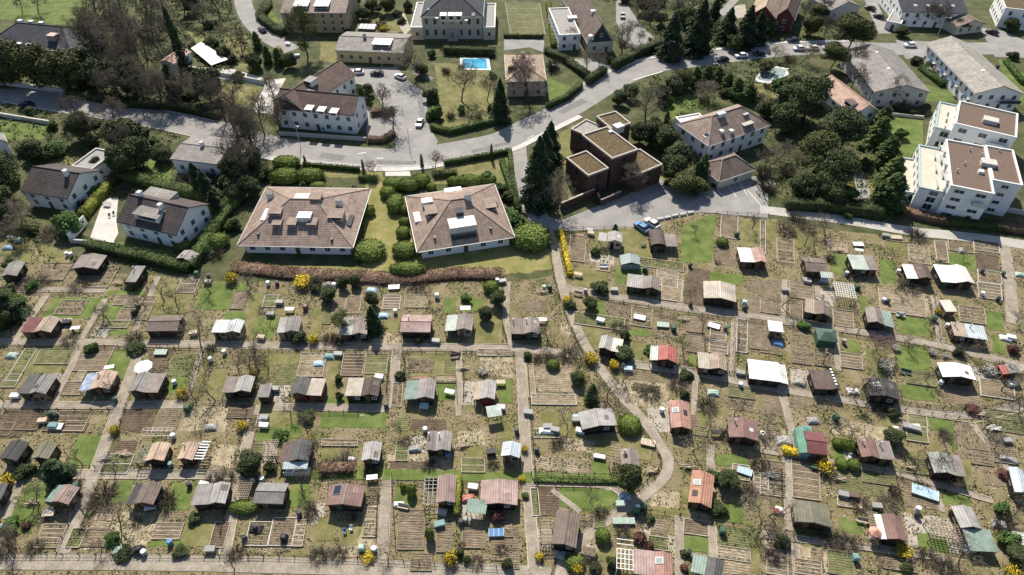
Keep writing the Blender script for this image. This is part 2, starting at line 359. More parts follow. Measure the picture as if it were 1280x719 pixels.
def hedge(pts, width, height, mat, label, group=None, name='hedge', dens=26, leaf=.2):
    """clipped or loose hedge along ground points (world); one mesh: leaf-faced body over a core"""
    P = [Vector((p[0],p[1],0)) for p in pts]; o = P[0].copy(); P = [p-o for p in P]; parts = []
    b = MB()
    for a, c in zip(P[:-1], P[1:]):
        d = (c-a); L = d.length; d.normalize(); n = Vector((-d.y,d.x,0)); hw = width/2
        N = int(L*(width+2*height)*dens); 
        if N < 8: continue
        u = RNG.random(N)*(L+width*.5)-width*.25; s = RNG.random(N)*(width+2*height)
        top = (s>height)&(s<height+width); lft = s<=height
        off = np.where(top, s-height-hw, np.where(lft,-hw,hw)); z = np.where(top, height, np.where(lft, s, s-height-width))
        wob = .1*np.sin(u*1.7)+.07*np.sin(u*4.1+1)
        off = off*(1+wob*.6)+RNG.normal(size=N)*.06; z = z*(1+wob*.5)+RNG.normal(size=N)*.06
        C = np.array(a)[None]+np.outer(u,np.array(d))+np.outer(off,np.array(n)); C[:,2] = np.maximum(z,.05)
        Nn = np.where(top[:,None], np.array([[0,0,1.]]), np.where(lft[:,None], -np.array(n)[None], np.array(n)[None]))
        parts.append(leaf_arrays(C, leaf, Nn, 1.0))
        h2 = hw*.86
        lo = [a-n*h2, c-n*h2, c+n*h2, a+n*h2]; lo = [lo[0],lo[1],lo[2],lo[3]]
        b.hull8([Vector((q.x,q.y,0)) for q in lo], [Vector((q.x,q.y,height*.9)) for q in lo])
    V, Fq = cat_arrays(parts); bv = np.array(b.v); bf = np.array([f for f in b.f])
    V, Fq = cat_arrays([(V,Fq),(bv,bf)])
    ob = np_mesh(name, V, Fq, mat); ob.location = o; return tag(ob, label, 'hedge', group)
# ------------------------------------------------------------------ buildings
WHITE = plain('white_render', (.72,.725,.72), .7, .06); CREAM = plain('cream_render', (.52,.47,.38), .75, .08)
TANW = plain('tan_render', (.42,.32,.19), .8, .1); GREYW = plain('grey_render', (.42,.41,.39), .8, .08); YELW = plain('yellow_render', (.50,.41,.22), .8, .08)
PINKW = plain('pinkish_render', (.46,.34,.28), .8, .1); REDW = ribbed('red_boards', (.15,.042,.036), 2, .3, .25, .2); BRICK = mottled('brick', [(.3,(.055,.032,.026)),(.7,(.10,.058,.046))], 3, 6, .9, fine=.3, finescale=12)
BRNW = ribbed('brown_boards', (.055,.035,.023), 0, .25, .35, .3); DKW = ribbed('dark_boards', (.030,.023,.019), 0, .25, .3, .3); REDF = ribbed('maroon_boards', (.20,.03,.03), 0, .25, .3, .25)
GRNF = ribbed('green_boards', (.05,.09,.06), 0, .25, .3, .25); BLUF = ribbed('blue_boards', (.10,.17,.28), 0, .25, .3, .2); PALEW = ribbed('pale_boards', (.34,.28,.21), 0, .25, .25, .2)
CONC = mottled('concrete', [(.3,(.36,.34,.31)),(.7,(.52,.50,.46))], 1.2, 7, .9, fine=.15); FRAME = plain('white_paint', (.66,.66,.64), .5, .05)
PANE = glassy('window_glass', (.025,.032,.04)); GLASS = glassy('greenish_glass', (.24,.30,.29), .1); DARKM = plain('dark_metal', (.035,.037,.04), .5); WOOD = plain('weathered_wood', (.26,.21,.15), .85, .3, 2); WOODP = plain('pale_wood', (.46,.38,.28), .85, .22, 2)
DOOR = plain('door_wood', (.13,.075,.04), .6); METAL = plain('galvanised_metal', (.42,.43,.44), .4, .12); BROWNDOOR = DOOR
R = {}
def grey_(c, k=.26): m_ = .3*c[0]+.59*c[1]+.11*c[2]; return tuple(v+(m_-v)*k for v in c)
def rf(k, c, axis=0, period=.42, depth=.24, var=.28, **kw):
    c = grey_(c); R[k] = ribbed('roof_'+k, c, axis, period, depth, var, **kw)
rf('grey', (.21,.195,.18)); rf('lgrey', (.34,.325,.30)); rf('dgrey', (.10,.097,.098)); rf('charcoal', (.058,.056,.055)); rf('brown', (.175,.125,.098)); rf('dbrown', (.095,.066,.054))
rf('taupe', (.235,.19,.165)); rf('rose', (.29,.19,.165)); rf('pink', (.36,.235,.205)); rf('tan', (.36,.27,.19)); rf('beige', (.42,.355,.275)); rf('orange', (.42,.185,.10)); rf('terra', (.36,.175,.125))
rf('ltan', (.45,.30,.20)); rf('red', (.40,.09,.075)); rf('maroon', (.19,.05,.055)); rf('redbrown', (.22,.115,.095)); rf('teal', (.17,.26,.215)); rf('mint', (.40,.46,.40)); rf('green', (.20,.29,.235)); rf('olive', (.16,.155,.095))
rf('white', (.74,.74,.73), var=.08, depth=.14); rf('pwhite', (.60,.585,.55), var=.22); rf('silver', (.50,.52,.54), var=.14); rf('pblue', (.42,.50,.55), var=.1); rf('blue', (.22,.30,.44), var=.5, stain=(.5,.53,.58)); rf('cream', (.55,.51,.41), var=.14)
rf('choc', (.115,.072,.062)); rf('salmon', (.44,.26,.19)); rf('earth', (.19,.145,.115)); rf('mauve', (.27,.235,.225)); rf('emerald', (.07,.25,.165), var=.2); rf('dgreen', (.055,.12,.085)); rf('gstain', (.33,.32,.285), stain=(.20,.34,.24))
def house_tiles(k, c, **kw): R[k] = ribbed('tiles_'+k, c, 1, .40, .13, .34, cross=1.1, bump=.25, **kw)
house_tiles('h_brown', (.245,.182,.15)); house_tiles('h_dark', (.065,.052,.05)); house_tiles('h_slate', (.045,.048,.058)); house_tiles('h_grey', (.20,.185,.17)); house_tiles('h_tan', (.33,.25,.18)); house_tiles('h_choc', (.12,.08,.066)); house_tiles('h_salmon', (.40,.26,.205)); house_tiles('h_mid', (.165,.125,.105)); house_tiles('h_lgrey', (.27,.25,.225))
SEDUM = mottled('sedum_roof', [(.3,(.055,.04,.022)),(.5,(.095,.068,.036)),(.7,(.15,.115,.062))], 1.6, 9, .95, fine=.3); GRAVELR = mottled('gravel_roof', [(.3,(.10,.07,.055)),(.7,(.165,.12,.095))], 3, 8, .95, fine=.25); GREYR = mottled('grey_flat_roof', [(.3,(.22,.21,.2)),(.7,(.32,.31,.29))], 1, 7, .95)
def rect(t, FL, FR, B, z, bl=0):
    a, b, c = T(t,*FL,z), T(t,*FR,z), (B if isinstance(B, Vector) else T(t,*B,z)); u = b-a
    if bl: v_ = (c-a).normalized(); u = (Vector((u.x,u.y,0)).normalized()*(1-bl)+Vector((v_.y,-v_.x,0))*bl).normalized()*u.length; c = a+(c-a)
    b = a+u; Wd = u.length; u.normalize(); v = Vector((-u.y,u.x,0)); D = max((c-a).dot(v), .8)
    ctr = a + u*(Wd/2) + v*(D/2); return Vector((ctr.x,ctr.y,0)), math.atan2(u.y,u.x), Wd, D
def gable_slabs(x0,x1,y0,y1,z,rise,axis,th=.09):
    m = MB()
    if axis == 'v':
        xm = (x0+x1)/2; m.slab([(x0,y0,z),(xm,y0,z+rise),(xm,y1,z+rise),(x0,y1,z)], th); m.slab([(xm+.004,y0,z+rise),(x1,y0,z),(x1,y1,z),(xm+.004,y1,z+rise)], th)
    else:
        ym = (y0+y1)/2; m.slab([(x0,y0,z),(x1,y0,z),(x1,ym,z+rise),(x0,ym,z+rise)], th); m.slab([(x0,ym+.004,z+rise),(x1,ym+.004,z+rise),(x1,y1,z),(x0,y1,z)], th)
    return m
def gable_walls(x0,x1,y0,y1,z,rise,axis,ov=.3):
    """walls under a gable roof; the gable ends rise to just under the slabs"""
    m = MB(); ax0,ax1,ay0,ay1 = x0+ov,x1-ov,y0+ov,y1-ov
    if axis == 'v':
        xm = (x0+x1)/2; half = (x1-x0)/2; ze = z + rise*ov/half - .10; zr = z+rise-.10
        pr = [(ax0,-.1),(ax1,-.1),(ax1,ze),(xm,zr),(ax0,ze)]
        vs = [(x,ay0,q) for x,q in pr]+[(x,ay1,q) for x,q in pr]
    else:
        ym = (y0+y1)/2; half = (y1-y0)/2; ze = z + rise*ov/half - .10; zr = z+rise-.10
        pr = [(ay1,-.1),(ay0,-.1),(ay0,ze),(ym,zr),(ay1,ze)][::1]
        vs = [(ax0,y,q) for y,q in pr]+[(ax1,y,q) for y,q in pr]
        
    fs = [(0,1,2,3,4),(9,8,7,6,5)]+[(i,5+i,5+(i+1)%5,(i+1)%5) for i in range(5)]
    return m.add(vs, fs)
def pane_part(root, x, y, z, w, h, side, frame=FRAME, pane=PANE, name='window', dep=.05, bars=True):
    """window on the wall plane: frame mesh with its pane as a sub-part. side f/b: wall faces -y/+y; l/r: -x/+x"""
    def bx(m, a0, a1, z0, z1, d0, d1):
        if side == 'f': m.box(a0,a1,y-d1,y-d0,z0,z1)
        elif side == 'b': m.box(a0,a1,y+d0,y+d1,z0,z1)
        elif side == 'l': m.box(x-d1,x-d0,a0,a1,z0,z1)
        else: m.box(x+d0,x+d1,a0,a1,z0,z1)
    c = x if side in 'fb' else y; t = .08; m = MB()
    bx(m,c-w/2,c+w/2,z,z+t,-.02,dep+.04); bx(m,c-w/2,c+w/2,z+h-t,z+h,-.02,dep); bx(m,c-w/2,c-w/2+t,z+t,z+h-t,-.02,dep); bx(m,c+w/2-t,c+w/2,z+t,z+h-t,-.02,dep)
    if bars: bx(m,c-.03,c+.03,z+t,z+h-t,.0,dep)
    f = m.build(name, frame, root); p = MB(); bx(p,c-w/2+t,c+w/2-t,z+t,z+h-t,-.02,dep*.5); p.build('pane', pane, f); return f
SHEDS = []
def shed(t, FL, FR, B, secs, short, extra, wall=BRNW, eave=2.15, rise=.55, stove=False, skylight=False, solar=False, front=None, porch=False, posts=WOOD, cat='shed', ridgecap=None):
    """secs: (share of width, kind, roof) left to right; g gable with ridge running back, h ridge across, l lean-to on posts, f flat, o open lattice on posts, c curved"""
    ctr, rz, Wd, D = rect(t, FL, FR, B, eave)
    root = empty('garden_shed', ctr, rz, f'{short}, {extra}' if extra else short, cat, 'garden sheds on the allotments')
    x = -Wd/2; y0, y1 = -D/2, D/2; rnd = random.Random(len(SHEDS)*13+5); tot = sum(s[0] for s in secs)
    mains = [s for s in secs if s[1] in 'ghfc']
    for i, (fr, kd, mk) in enumerate(secs):
        w_ = Wd*fr/tot; x0, x1 = x+(.02 if i else 0), x+w_; x += w_; mt = R[mk]
        if kd in 'gh':
            ax = 'v' if kd == 'g' else 'h'; rs = rise*(1 if kd == 'h' else min(1, (x1-x0)/3.2)+.15)
            gable_walls(x0,x1,y0,y1,eave,rs,ax,.28).build('wall', wall, root); gable_slabs(x0,x1,y0,y1,eave,rs,ax).build('roof', mt, root)
            rc = MB(); zr = eave+rs
            if ax == 'v': rc.tube(((x0+x1)/2,y0,zr),((x0+x1)/2,y1,zr),.09,.09,6)
            else: rc.tube((x0,0,zr),(x1,0,zr),.09,.09,6)
            rc.build('ridge_cap', ridgecap or mt, root)
            fb = MB()                                                   # bargeboards under the front roof edge
            if ax == 'v':
                xm = (x0+x1)/2; fb.hull8([(x0,y0-.03,eave-.22),(xm,y0-.03,zr-.22),(xm,y0+.02,zr-.22),(x0,y0+.02,eave-.22)],[(x0,y0-.03,eave-.095),(xm,y0-.03,zr-.095),(xm,y0+.02,zr-.095),(x0,y0+.02,eave-.095)])
                fb.hull8([(xm,y0-.03,zr-.22),(x1,y0-.03,eave-.22),(x1,y0+.02,eave-.22),(xm,y0+.02,zr-.22)],[(xm,y0-.03,zr-.095),(x1,y0-.03,eave-.095),(x1,y0+.02,eave-.095),(xm,y0+.02,zr-.095)])
            else: fb.box(x0,x1,y0-.03,y0+.02,eave-.22,eave-.095)
            fb.build('bargeboard', WOOD if rnd.random()<.4 else DOOR, root)
            inset = .28
        elif kd == 'f':
            sl = .18; MB().hull8([(x0+.2,y0+.2,-.1),(x1-.2,y0+.2,-.1),(x1-.2,y1-.2,-.1),(x0+.2,y1-.2,-.1)],[(x0+.2,y0+.2,eave-.1),(x1-.2,y0+.2,eave-.1),(x1-.2,y1-.2,eave-.1),(x0+.2,y1-.2,eave-.1)]).build('wall', wall, root)
            MB().slab([(x0,y0,eave),(x1,y0,eave),(x1,y1,eave+sl),(x0,y1,eave+sl)],.1).build('roof', mt, root); inset = .2
        elif kd == 'c':
            MB().box(x0+.2,x1-.2,y0+.2,y1-.2,-.1,eave-.05).build('wall', wall, root); m = MB(); n = 8
            for k in range(n):
                a0, a1 = math.pi*k/n, math.pi*(k+1)/n; cx = (x0+x1)/2; rr = (x1-x0)/2
                m.slab([(cx-rr*math.cos(a0),y0,eave-.1+.8*math.sin(a0)),(cx-rr*math.cos(a1),y0,eave-.1+.8*math.sin(a1)),(cx-rr*math.cos(a1),y1,eave-.1+.8*math.sin(a1)),(cx-rr*math.cos(a0),y1,eave-.1+.8*math.sin(a0))],.06)
            m.build('roof', mt, root); inset = .2
        elif kd in 'lo':
            left = i < len(secs)/2 and len(secs) > 1; dz = .28; za, zb = (eave-.12-dz, eave-.12) if left else (eave-.12, eave-.12-dz)
            if kd == 'l': MB().slab([(x0,y0,za),(x1,y0,zb),(x1,y1,zb),(x0,y1,za)],.06).build('side_roof', mt, root)
            else:
                m = MB(); nx = max(3,int((x1-x0)/.6)); ny = max(4,int(D/.6)); zc = min(za,zb)
                for k in range(nx+1): q = x0+(x1-x0-.08)*k/nx; m.box(q,q+.08,y0,y1,zc-.06,zc)
                for k in range(ny+1): q = y0+(D-.08)*k/ny; m.box(x0,x1,q,q+.08,zc+.003,zc+.07)
                m.build('pergola_lattice', mt, root)
            xo = x0+.12 if left else x1-.12; pm = MB()
            for q in (y0+.15, 0, y1-.15): MB().box(xo-.06,xo+.06,q-.06,q+.06,-.1,(min(za,zb))-.065).build('post', posts, root)
            if rnd.random()<.55:
                xw0, xw1 = (x0+.12,x1-.05) if left else (x0+.05,x1-.12); MB().box(xw0,xw1,y1-.3,y1-.22,-.1,eave-.5).build('back_panel', wall, root)
            if rnd.random()<.5:
                tm = MB(); cx = (x0+x1)/2; tm.box(cx-.45,cx+.45,-.8,.6,.7,.76); tm.box(cx-.06,cx+.06,-.7,.5,-.05,.7); tm.build('table', WOODP, root)
        if kd in 'ghfc':
            wd = x1-x0; fw = front or wall
            if wd > 1.8:
                dm = MB(); dx = x0+wd*.34; dm.box(dx-.42,dx+.42,y0+inset-.05,y0+inset+.02,0,1.9); d = dm.build('door', rnd.choice([DOOR,DOOR,GRNF,DKW]) if not front else front, root)
                MB().box(dx+.28,dx+.34,y0+inset-.1,y0+inset-.05,.95,1.1).build('handle', METAL, d)
                pane_part(root, x0+wd*.72, y0+inset, .95, min(.95,wd*.3), .75, 'f', FRAME if rnd.random()<.25 else DOOR)
                if front: MB().box(x0+inset+.01,x1-inset-.01,y0+inset-.03,y0+inset-.004,.0,.9).build('front_panel', front, root)
            pane_part(root, x0+inset, 0, .95, min(1,D*.3), .7, 'l', WOOD); pane_part(root, x1-inset, 0, .95, min(1,D*.3), .7, 'r', WOOD)
            zt = eave+ (rise*.7 if kd in 'g' else .35)
            if stove: MB().lathe([(.1,eave-.1),(.1,eave+1.1),(.17,eave+1.12),(.17,eave+1.22)],8,(x0+wd*.22,D*.22,0)).build('stove_pipe', METAL, root)
    def on_slope(xc, yc, wx, wy, dz=.1):     # panel lying on the gable of the first gabled section
        xx = -Wd/2
        for fr, kd, mk in secs:
            w_ = Wd*fr/tot
            if kd == 'g':
                xm = xx+w_/2; rs = rise*(min(1,w_/3.2)+.15); q = lambda a: eave+rs*(1-abs(a-xm)/(w_/2))+dz
                a0,a1 = xx+w_*xc-wx/2, xx+w_*xc+wx/2; b0,b1 = D*yc-wy/2, D*yc+wy/2; return [(a0,b0,q(a0)),(a1,b0,q(a1)),(a1,b1,q(a1)),(a0,b1,q(a0))]
            xx += w_
    if rnd.random() < .5 and any(s[1] == 'g' for s in secs):
        pc = rnd.choice(['charcoal','lgrey','rose','brown','silver']); sx_ = rnd.choice([.24,.76]); MB().slab(on_slope(sx_, rnd.uniform(-.25,.25), rnd.uniform(.6,1.0), rnd.uniform(.6,1.3), .05), .045).build('roof_patch', R[pc], root)
    if skylight:
        f = MB().slab(on_slope(.27,.12,1.1,1.0,.12),.14).build('skylight', FRAME, root); MB().slab(on_slope(.27,.12,.9,.8,.15),.04).build('pane', GLASS if skylight == 2 else PANE, f)
    if solar:
        f = MB().slab(on_slope(.25,.2,1.3,1.6,.13),.12).build('solar_panel', METAL, root); MB().slab(on_slope(.25,.2,1.2,1.5,.15),.03).build('cells', PANE, f)
    if porch:
        m = MB(); m.box(-.5*Wd+Wd*.2,.5*Wd,y0-1.5,y0-.0,.0,.25); m.build('porch_floor', FRAME, root); m = MB(); xa, xb = -.3*Wd, .5*Wd
        for q in np.arange(xa, xb, .22): m.box(q,q+.09,y0-1.5,y0-1.44,.25,1.05)
        m.box(xa,xb,y0-1.52,y0-1.42,1.052,1.14); m.build('porch_railing', FRAME, root); MB().slab([(xa,y0-1.3,1.9),(xb,y0-1.3,1.9),(xb,y0-.02,2.05),(xa,y0-.02,2.05)],.06).build('porch_awning', R['pblue'], root)
    SHEDS.append(dict(id=len(SHEDS), c=ctr, short=short, W=Wd, D=D, root=root)); return root
HOUSES = {}
def house(key, t, FL, FR, B, z, typ, rise, wall, roof, label, over=.5, sides='flr', storeys=None, win=(1.25,1.45), gap=3.0, parapet=CONC, name='house', frame=FRAME, base=0, cat='house', group=None, door=True, nowin=False, bl=0):
    ctr, rz, Wd, D = rect(t, FL, FR, B, z, bl); root = HOUSES[key]['root'] if isinstance(label, str) and label == '+' else None
    new = root is None
    if new: root = empty(name, ctr, rz, label, cat, group)
    holder = root
    if not new:                                                         # a further wing: built in the first wing's frame
        off = Matrix.Rotation(-HOUSES[key]['rz'],4,'Z') @ Matrix.Translation(ctr-HOUSES[key]['ctr']) @ Matrix.Rotation(rz,4,'Z')
        c0 = HOUSES[key]['ctr']; rel = Matrix.Rotation(-HOUSES[key]['rz'],4,'Z') @ (ctr-c0); before = set(root.children)
    x0,x1,y0,y1 = -Wd/2,Wd/2,-D/2,D/2; o = over if typ != 'flat' else 0
    wx0,wx1,wy0,wy1 = x0+o,x1-o,y0+o,y1-o
    if typ in ('gv','gh'):
        ax = 'v' if typ == 'gv' else 'h'; gable_walls(x0,x1,y0,y1,z,rise,ax,o).build('wall', wall, root); rp = gable_slabs(x0,x1,y0,y1,z,rise,ax,.22).build('roof', roof, root)
        zf = (lambda x,y: z+rise*(1-abs(x)/(Wd/2))) if ax == 'v' else (lambda x,y: z+rise*(1-abs(y)/(D/2)))
        m = MB(); m.tube((0,y0,z+rise),(0,y1,z+rise),.16,.16) if ax == 'v' else m.tube((x0,0,z+rise),(x1,0,z+rise),.16,.16); m.build('ridge_tiles', roof, root)
        g = MB()                                                         # gutters along the eaves
        if ax == 'v': g.box(x0-.14,x0-.01,y0,y1,z-.3,z-.17); g.box(x1+.01,x1+.14,y0,y1,z-.3,z-.17)
        else: g.box(x0,x1,y0-.14,y0-.01,z-.3,z-.17); g.box(x0,x1,y1+.01,y1+.14,z-.3,z-.17)
        g.build('gutter', METAL, root)
    elif typ == 'hip':
        MB().box(wx0,wx1,wy0,wy1,-.2,z-.15).build('wall', wall, root); hx, hy = Wd/2, D/2
        if Wd >= D: a, b_ = (-(hx-hy*.9),0), (hx-hy*.9,0)
        else: a, b_ = (0,-(hy-hx*.9)), (0,hy-hx*.9)
        A, Bq = (a[0],a[1],z+rise), (b_[0],b_[1],z+rise); m = MB()
        vs = [(x0,y0,z),(x1,y0,z),(x1,y1,z),(x0,y1,z),A,Bq,(x0,y0,z-.22),(x1,y0,z-.22),(x1,y1,z-.22),(x0,y1,z-.22)]
        fs = [(0,1,5,4),(1,2,5),(2,3,4,5),(3,0,4)] if Wd >= D else [(0,1,4),(1,2,5,4),(2,3,5),(3,0,4,5)]
        fs += [(6,7,1,0),(7,8,2,1),(8,9,3,2),(9,6,0,3),(9,8,7,6)]; m.add(vs,fs).build('roof', roof, root)
        rt = MB(); cn = [(x0,y0,z),(x1,y0,z),(x1,y1,z),(x0,y1,z)]; en = [A,Bq,Bq,A] if Wd >= D else [A,A,Bq,Bq]
        for p, q in zip(cn, en): rt.tube(p,q,.15,.15)
        rt.tube(A,Bq,.15,.15); rt.build('ridge_tiles', R['h_tan'] if roof in (R['h_brown'],R['h_mid']) else roof, root)
        def zf(x, y):
            if Wd >= D: return z+rise*max(0,min(1, 1-abs(y)/hy, (hx-abs(x))/(hy*.9)))
            return z+rise*max(0,min(1, 1-abs(x)/hx, (hy-abs(y))/(hx*.9)))
        g = MB(); g.box(x0-.14,x1+.14,y0-.14,y0-.01,z-.16,z-.03); g.box(x0-.14,x1+.14,y1+.01,y1+.14,z-.16,z-.03); g.box(x0-.14,x0-.01,y0,y1,z-.16,z-.03); g.box(x1+.01,x1+.14,y0,y1,z-.16,z-.03); g.build('gutter', METAL, root)
    elif typ == 'flat':
        MB().box(x0,x1,y0,y1,-.2,z-.5).build('wall', wall, root); MB().box(x0+.35,x1-.35,y0+.35,y1-.35,z-.498,z-.35).build('roof', roof, root)
        p = MB(); p.box(x0-.06,x1+.06,y0-.06,y0+.34,z-.497,z); p.box(x0-.06,x1+.06,y1-.34,y1+.06,z-.497,z); p.box(x0-.06,x0+.34,y0+.342,y1-.342,z-.497,z); p.box(x1-.34,x1+.06,y0+.342,y1-.342,z-.497,z); p.build('parapet', parapet, root)
        zf = lambda x,y: z-.35
    st = storeys or max(1, round((z-.4)/2.8)); sh = (z-.3)/st
    for s in sides if not nowin else '':
        L = (wx1-wx0) if s in 'fb' else (wy1-wy0); n = max(1,int((L-1)/gap))
        for k in range(st):
            for i in range(n):
                c = (i+.5)/n*L - L/2; zz = k*sh+sh*.32
                if door and s == 'f' and k == 0 and i == n//2 and new:
                    d = MB().box(c-.5,c+.5,wy0-.06,wy0+.02,0,2.1).build('door', DOOR, root); MB().box(c+.36,c+.42,wy0-.12,wy0-.06,1,1.12).build('handle', METAL, d); continue
                ww = min(win[0], L/n*.7)
                if s == 'f': pane_part(root, c, wy0, zz, ww, win[1], s, frame)
                elif s == 'b': pane_part(root, c, wy1, zz, ww, win[1], s, frame)
                elif s == 'l': pane_part(root, wx0, c, zz, ww, win[1], s, frame)
                else: pane_part(root, wx1, c, zz, ww, win[1], s, frame)
    hh = dict(root=root, ctr=ctr, rz=rz, W=Wd, D=D, z=z, zf=zf)
    if not new:
        for ch in root.children:
            if ch not in before: ch.location = rel; ch.rotation_euler = (0,0,rz-HOUSES[key]['rz'])
        hh['rel'] = (rel, rz-HOUSES[key]['rz'])
        return hh
    if typ != 'flat':
        for sx in (-1,1):
            d = MB(); d.tube((sx*(wx1+.08),wy0-.07,0),(sx*(wx1+.08),wy0-.07,z-.25),.06,.06,6); d.build('downpipe', METAL, root)
    HOUSES[key] = hh; return hh
def on_roof(h, t, x, y):
    zz = h['z']
    for i in range(8):
        p = T(t,x,y,zz); q = Matrix.Rotation(-h['rz'],3,'Z') @ (p-h['ctr']); zz = h['zf'](q.x,q.y)
    return q.x, q.y, zz
def roofbox(h, t, x, y, w, d, up, mat, name, cap=None, down=.8, dx=0):
    lx, ly, zz = on_roof(h,t,x,y); o = MB().box(lx-w/2,lx+w/2,ly-d/2,ly+d/2,zz-down,zz+up).build(name, mat, h['root'])
    if 'rel' in h: o.location = h['rel'][0]; o.rotation_euler = (0,0,h['rel'][1])
    if cap: c = MB().box(lx-w/2-.1,lx+w/2+.1,ly-d/2-.1,ly+d/2+.1,zz+up+.003,zz+up+.12).build('cap', cap, o)
    return o
def chimney(h, t, x, y, mat=WHITE, w=.9, d=.9, up=1.3): return roofbox(h,t,x,y,w,d,up,mat,'chimney',DARKM if mat is not WHITE else METAL)
def dormer(h, t, x, y, w, d, hgt, wall, roof, front=True):
    lx, ly, zz = on_roof(h,t,x,y); zt = zz+hgt; parts = []
    a = MB().box(lx-w/2,lx+w/2,ly-.3,ly+d,zz-.6,zt-.1).build('dormer', wall, h['root']); MB().slab([(lx-w/2-.2,ly-.6,zt-.096+.12),(lx+w/2+.2,ly-.6,zt-.096+.12),(lx+w/2+.2,ly+d+.2,zt+.2),(lx-w/2-.2,ly+d+.2,zt+.2)],.1).build('dormer_roof', roof, a)
    MB().box(lx-w*.38,lx+w*.38,ly-.34,ly-.302,zz+.1,zt-.3).build('pane', PANE, a)
    if 'rel' in h: a.location = h['rel'][0]; a.rotation_euler = (0,0,h['rel'][1])
    return a
def skylight(h, t, x, y, w=.8, d=1.1, mat=PANE):
    lx, ly, _ = on_roof(h,t,x,y); zf = h['zf']; q = lambda e,dz: [(lx-w/2-e,ly-d/2-e,zf(lx-w/2,ly-d/2)+dz),(lx+w/2+e,ly-d/2-e,zf(lx+w/2,ly-d/2)+dz),(lx+w/2+e,ly+d/2+e,zf(lx+w/2,ly+d/2)+dz),(lx-w/2-e,ly+d/2+e,zf(lx-w/2,ly+d/2)+dz)]
    a = MB().slab(q(.09,.1),.12).build('skylight', METAL, h['root']); MB().slab(q(0,.13),.04).build('pane', mat, a)
    if 'rel' in h: a.location = h['rel'][0]; a.rotation_euler = (0,0,h['rel'][1])
# ------------------------------------------------------------------ cars
CP = {k: plain('car_paint_'+k, c, .25, .03) for k, c in dict(white=(.72,.72,.72), dark=(.03,.033,.04), silver=(.45,.46,.48), blue=(.13,.25,.40), navy=(.02,.035,.06), teal=(.35,.46,.47)).items()}
TYRE = plain('tyre_rubber', (.02,.02,.02), .8); RIM = plain('rim_alloy', (.4,.4,.42), .3); LAMP = glassy('lamp_glass', (.6,.6,.58)); TAIL = glassy('tail_lamp', (.35,.02,.02)); CGLASS = glassy('car_glass', (.015,.02,.025), .05)
def car_proto():
    root = empty('parked_car', (0,0,0))
    prof = [(-2.15,.35),(-2.2,.62),(-2.12,.88),(-1.25,.95),(.9,1.0),(1.95,.96),(2.12,.7),(2.1,.35)]          # nose at -x
    m = MB(); ys = [(-.86,1),(-.89,.97),(.89,.97),(.86,1)]; n = len(prof)
    def loft(m, prof, secs):
        n = len(prof); vs = [];
        for y, k, dz in secs: vs += [(x*k, y, z+dz) for x,z in prof]
        fs = [tuple(range(n)), tuple(range(len(secs)*n-1,(len(secs)-1)*n-1,-1))]
        for s in range(len(secs)-1):
            for i in range(n): fs.append((s*n+i, (s+1)*n+i, (s+1)*n+(i+1)%n, s*n+(i+1)%n))
        return m.add(vs, [f[::-1] for f in fs][::1])
    loft(m, prof, [(-.88,.97,-.04),(-.8,1,0),(.8,1,0),(.88,.97,-.04)]); body = m.build('body', CP['white'], root)
    cab = [(-1.2,.94),(-.45,1.42),(.9,1.45),(1.75,.99)]
    loft(MB(), cab, [(-.80,1,-.02),(-.62,.98,.0),(.62,.98,.0),(.80,1,-.02)]).build('windows', CGLASS, root)
    loft(MB(), [(-.5,1.40),(-.42,1.475),(.85,1.50),(1.05,1.42)], [(-.66,1,-.01),(-.55,1,.02),(.55,1,.02),(.66,1,-.01)]).build('roof', CP['white'], root)
    for sx in (-1.35,1.3):
        for sy in (-1,1):
            wm = MB(); wm.tube((sx,sy*.70,.32),(sx,sy*.90,.32),.32,.32,14); wl = wm.build('wheel', TYRE, root); MB().tube((sx,sy*.80,.32),(sx,sy*.915,.32),.19,.19,10).build('rim', RIM, wl)
    for sy in (-.6,.6):
        MB().box(-2.19,-2.1,sy-.17,sy+.17,.62,.78).build('headlight', LAMP, root); MB().box(2.04,2.13,sy-.17,sy+.17,.72,.88).build('tail_light', TAIL, root)
        MB().box(-1.0,-.85,sy*1.5-.06,sy*1.5+.06,.95,1.06).build('wing_mirror', CP['dark'], root)
    return root
CARP = car_proto(); CARS = []
def car(t, x, y, deg, col, label, group='cars parked along the streets', s=1.0, mk=None):
    o = copy_tree(CARP); o.name = 'parked_car'; o.location = T(t,x,y); o.location.z = ROADZ(o.location); o.rotation_euler = (0,0,math.radians(deg)); o.scale = (s,s,s)
    for c in o.children:
        if c.name.startswith(('body','roof')):
            c.material_slots[0].link = 'OBJECT'; c.material_slots[0].material = CP[col]
    tag(o, label, 'car', group); return o
def ROADZ(p): return .09
# ------------------------------------------------------------------ ground
G_OUT = mottled('rough_ground', [(.30,(.030,.042,.014)),(.45,(.055,.066,.024)),(.58,(.085,.085,.04)),(.74,(.135,.118,.072))], .25, 12, .95, True, .5, .35, 2.2)
G_GARD = mottled('allotment_ground', [(.24,(.055,.072,.018)),(.34,(.10,.108,.034)),(.43,(.155,.135,.065)),(.56,(.19,.155,.09)),(.72,(.245,.20,.125)),(.82,(.33,.275,.185))], .28, 12, .95, True, .5, .34, 3.2)
G_LAWN = mottled('fresh_lawn', [(.28,(.052,.08,.018)),(.5,(.095,.132,.032)),(.72,(.16,.18,.062))], .35, 11, .95, True, .3, .3, 5)
G_DULL = mottled('dull_lawn', [(.28,(.085,.09,.028)),(.5,(.145,.138,.054)),(.72,(.22,.195,.10))], .35, 11, .95, True, .3, .32, 5)
G_DRY = mottled('dry_lawn', [(.28,(.115,.122,.034)),(.5,(.19,.178,.062)),(.72,(.29,.24,.115))], .25, 11, .95, True, .3, .25, 5)
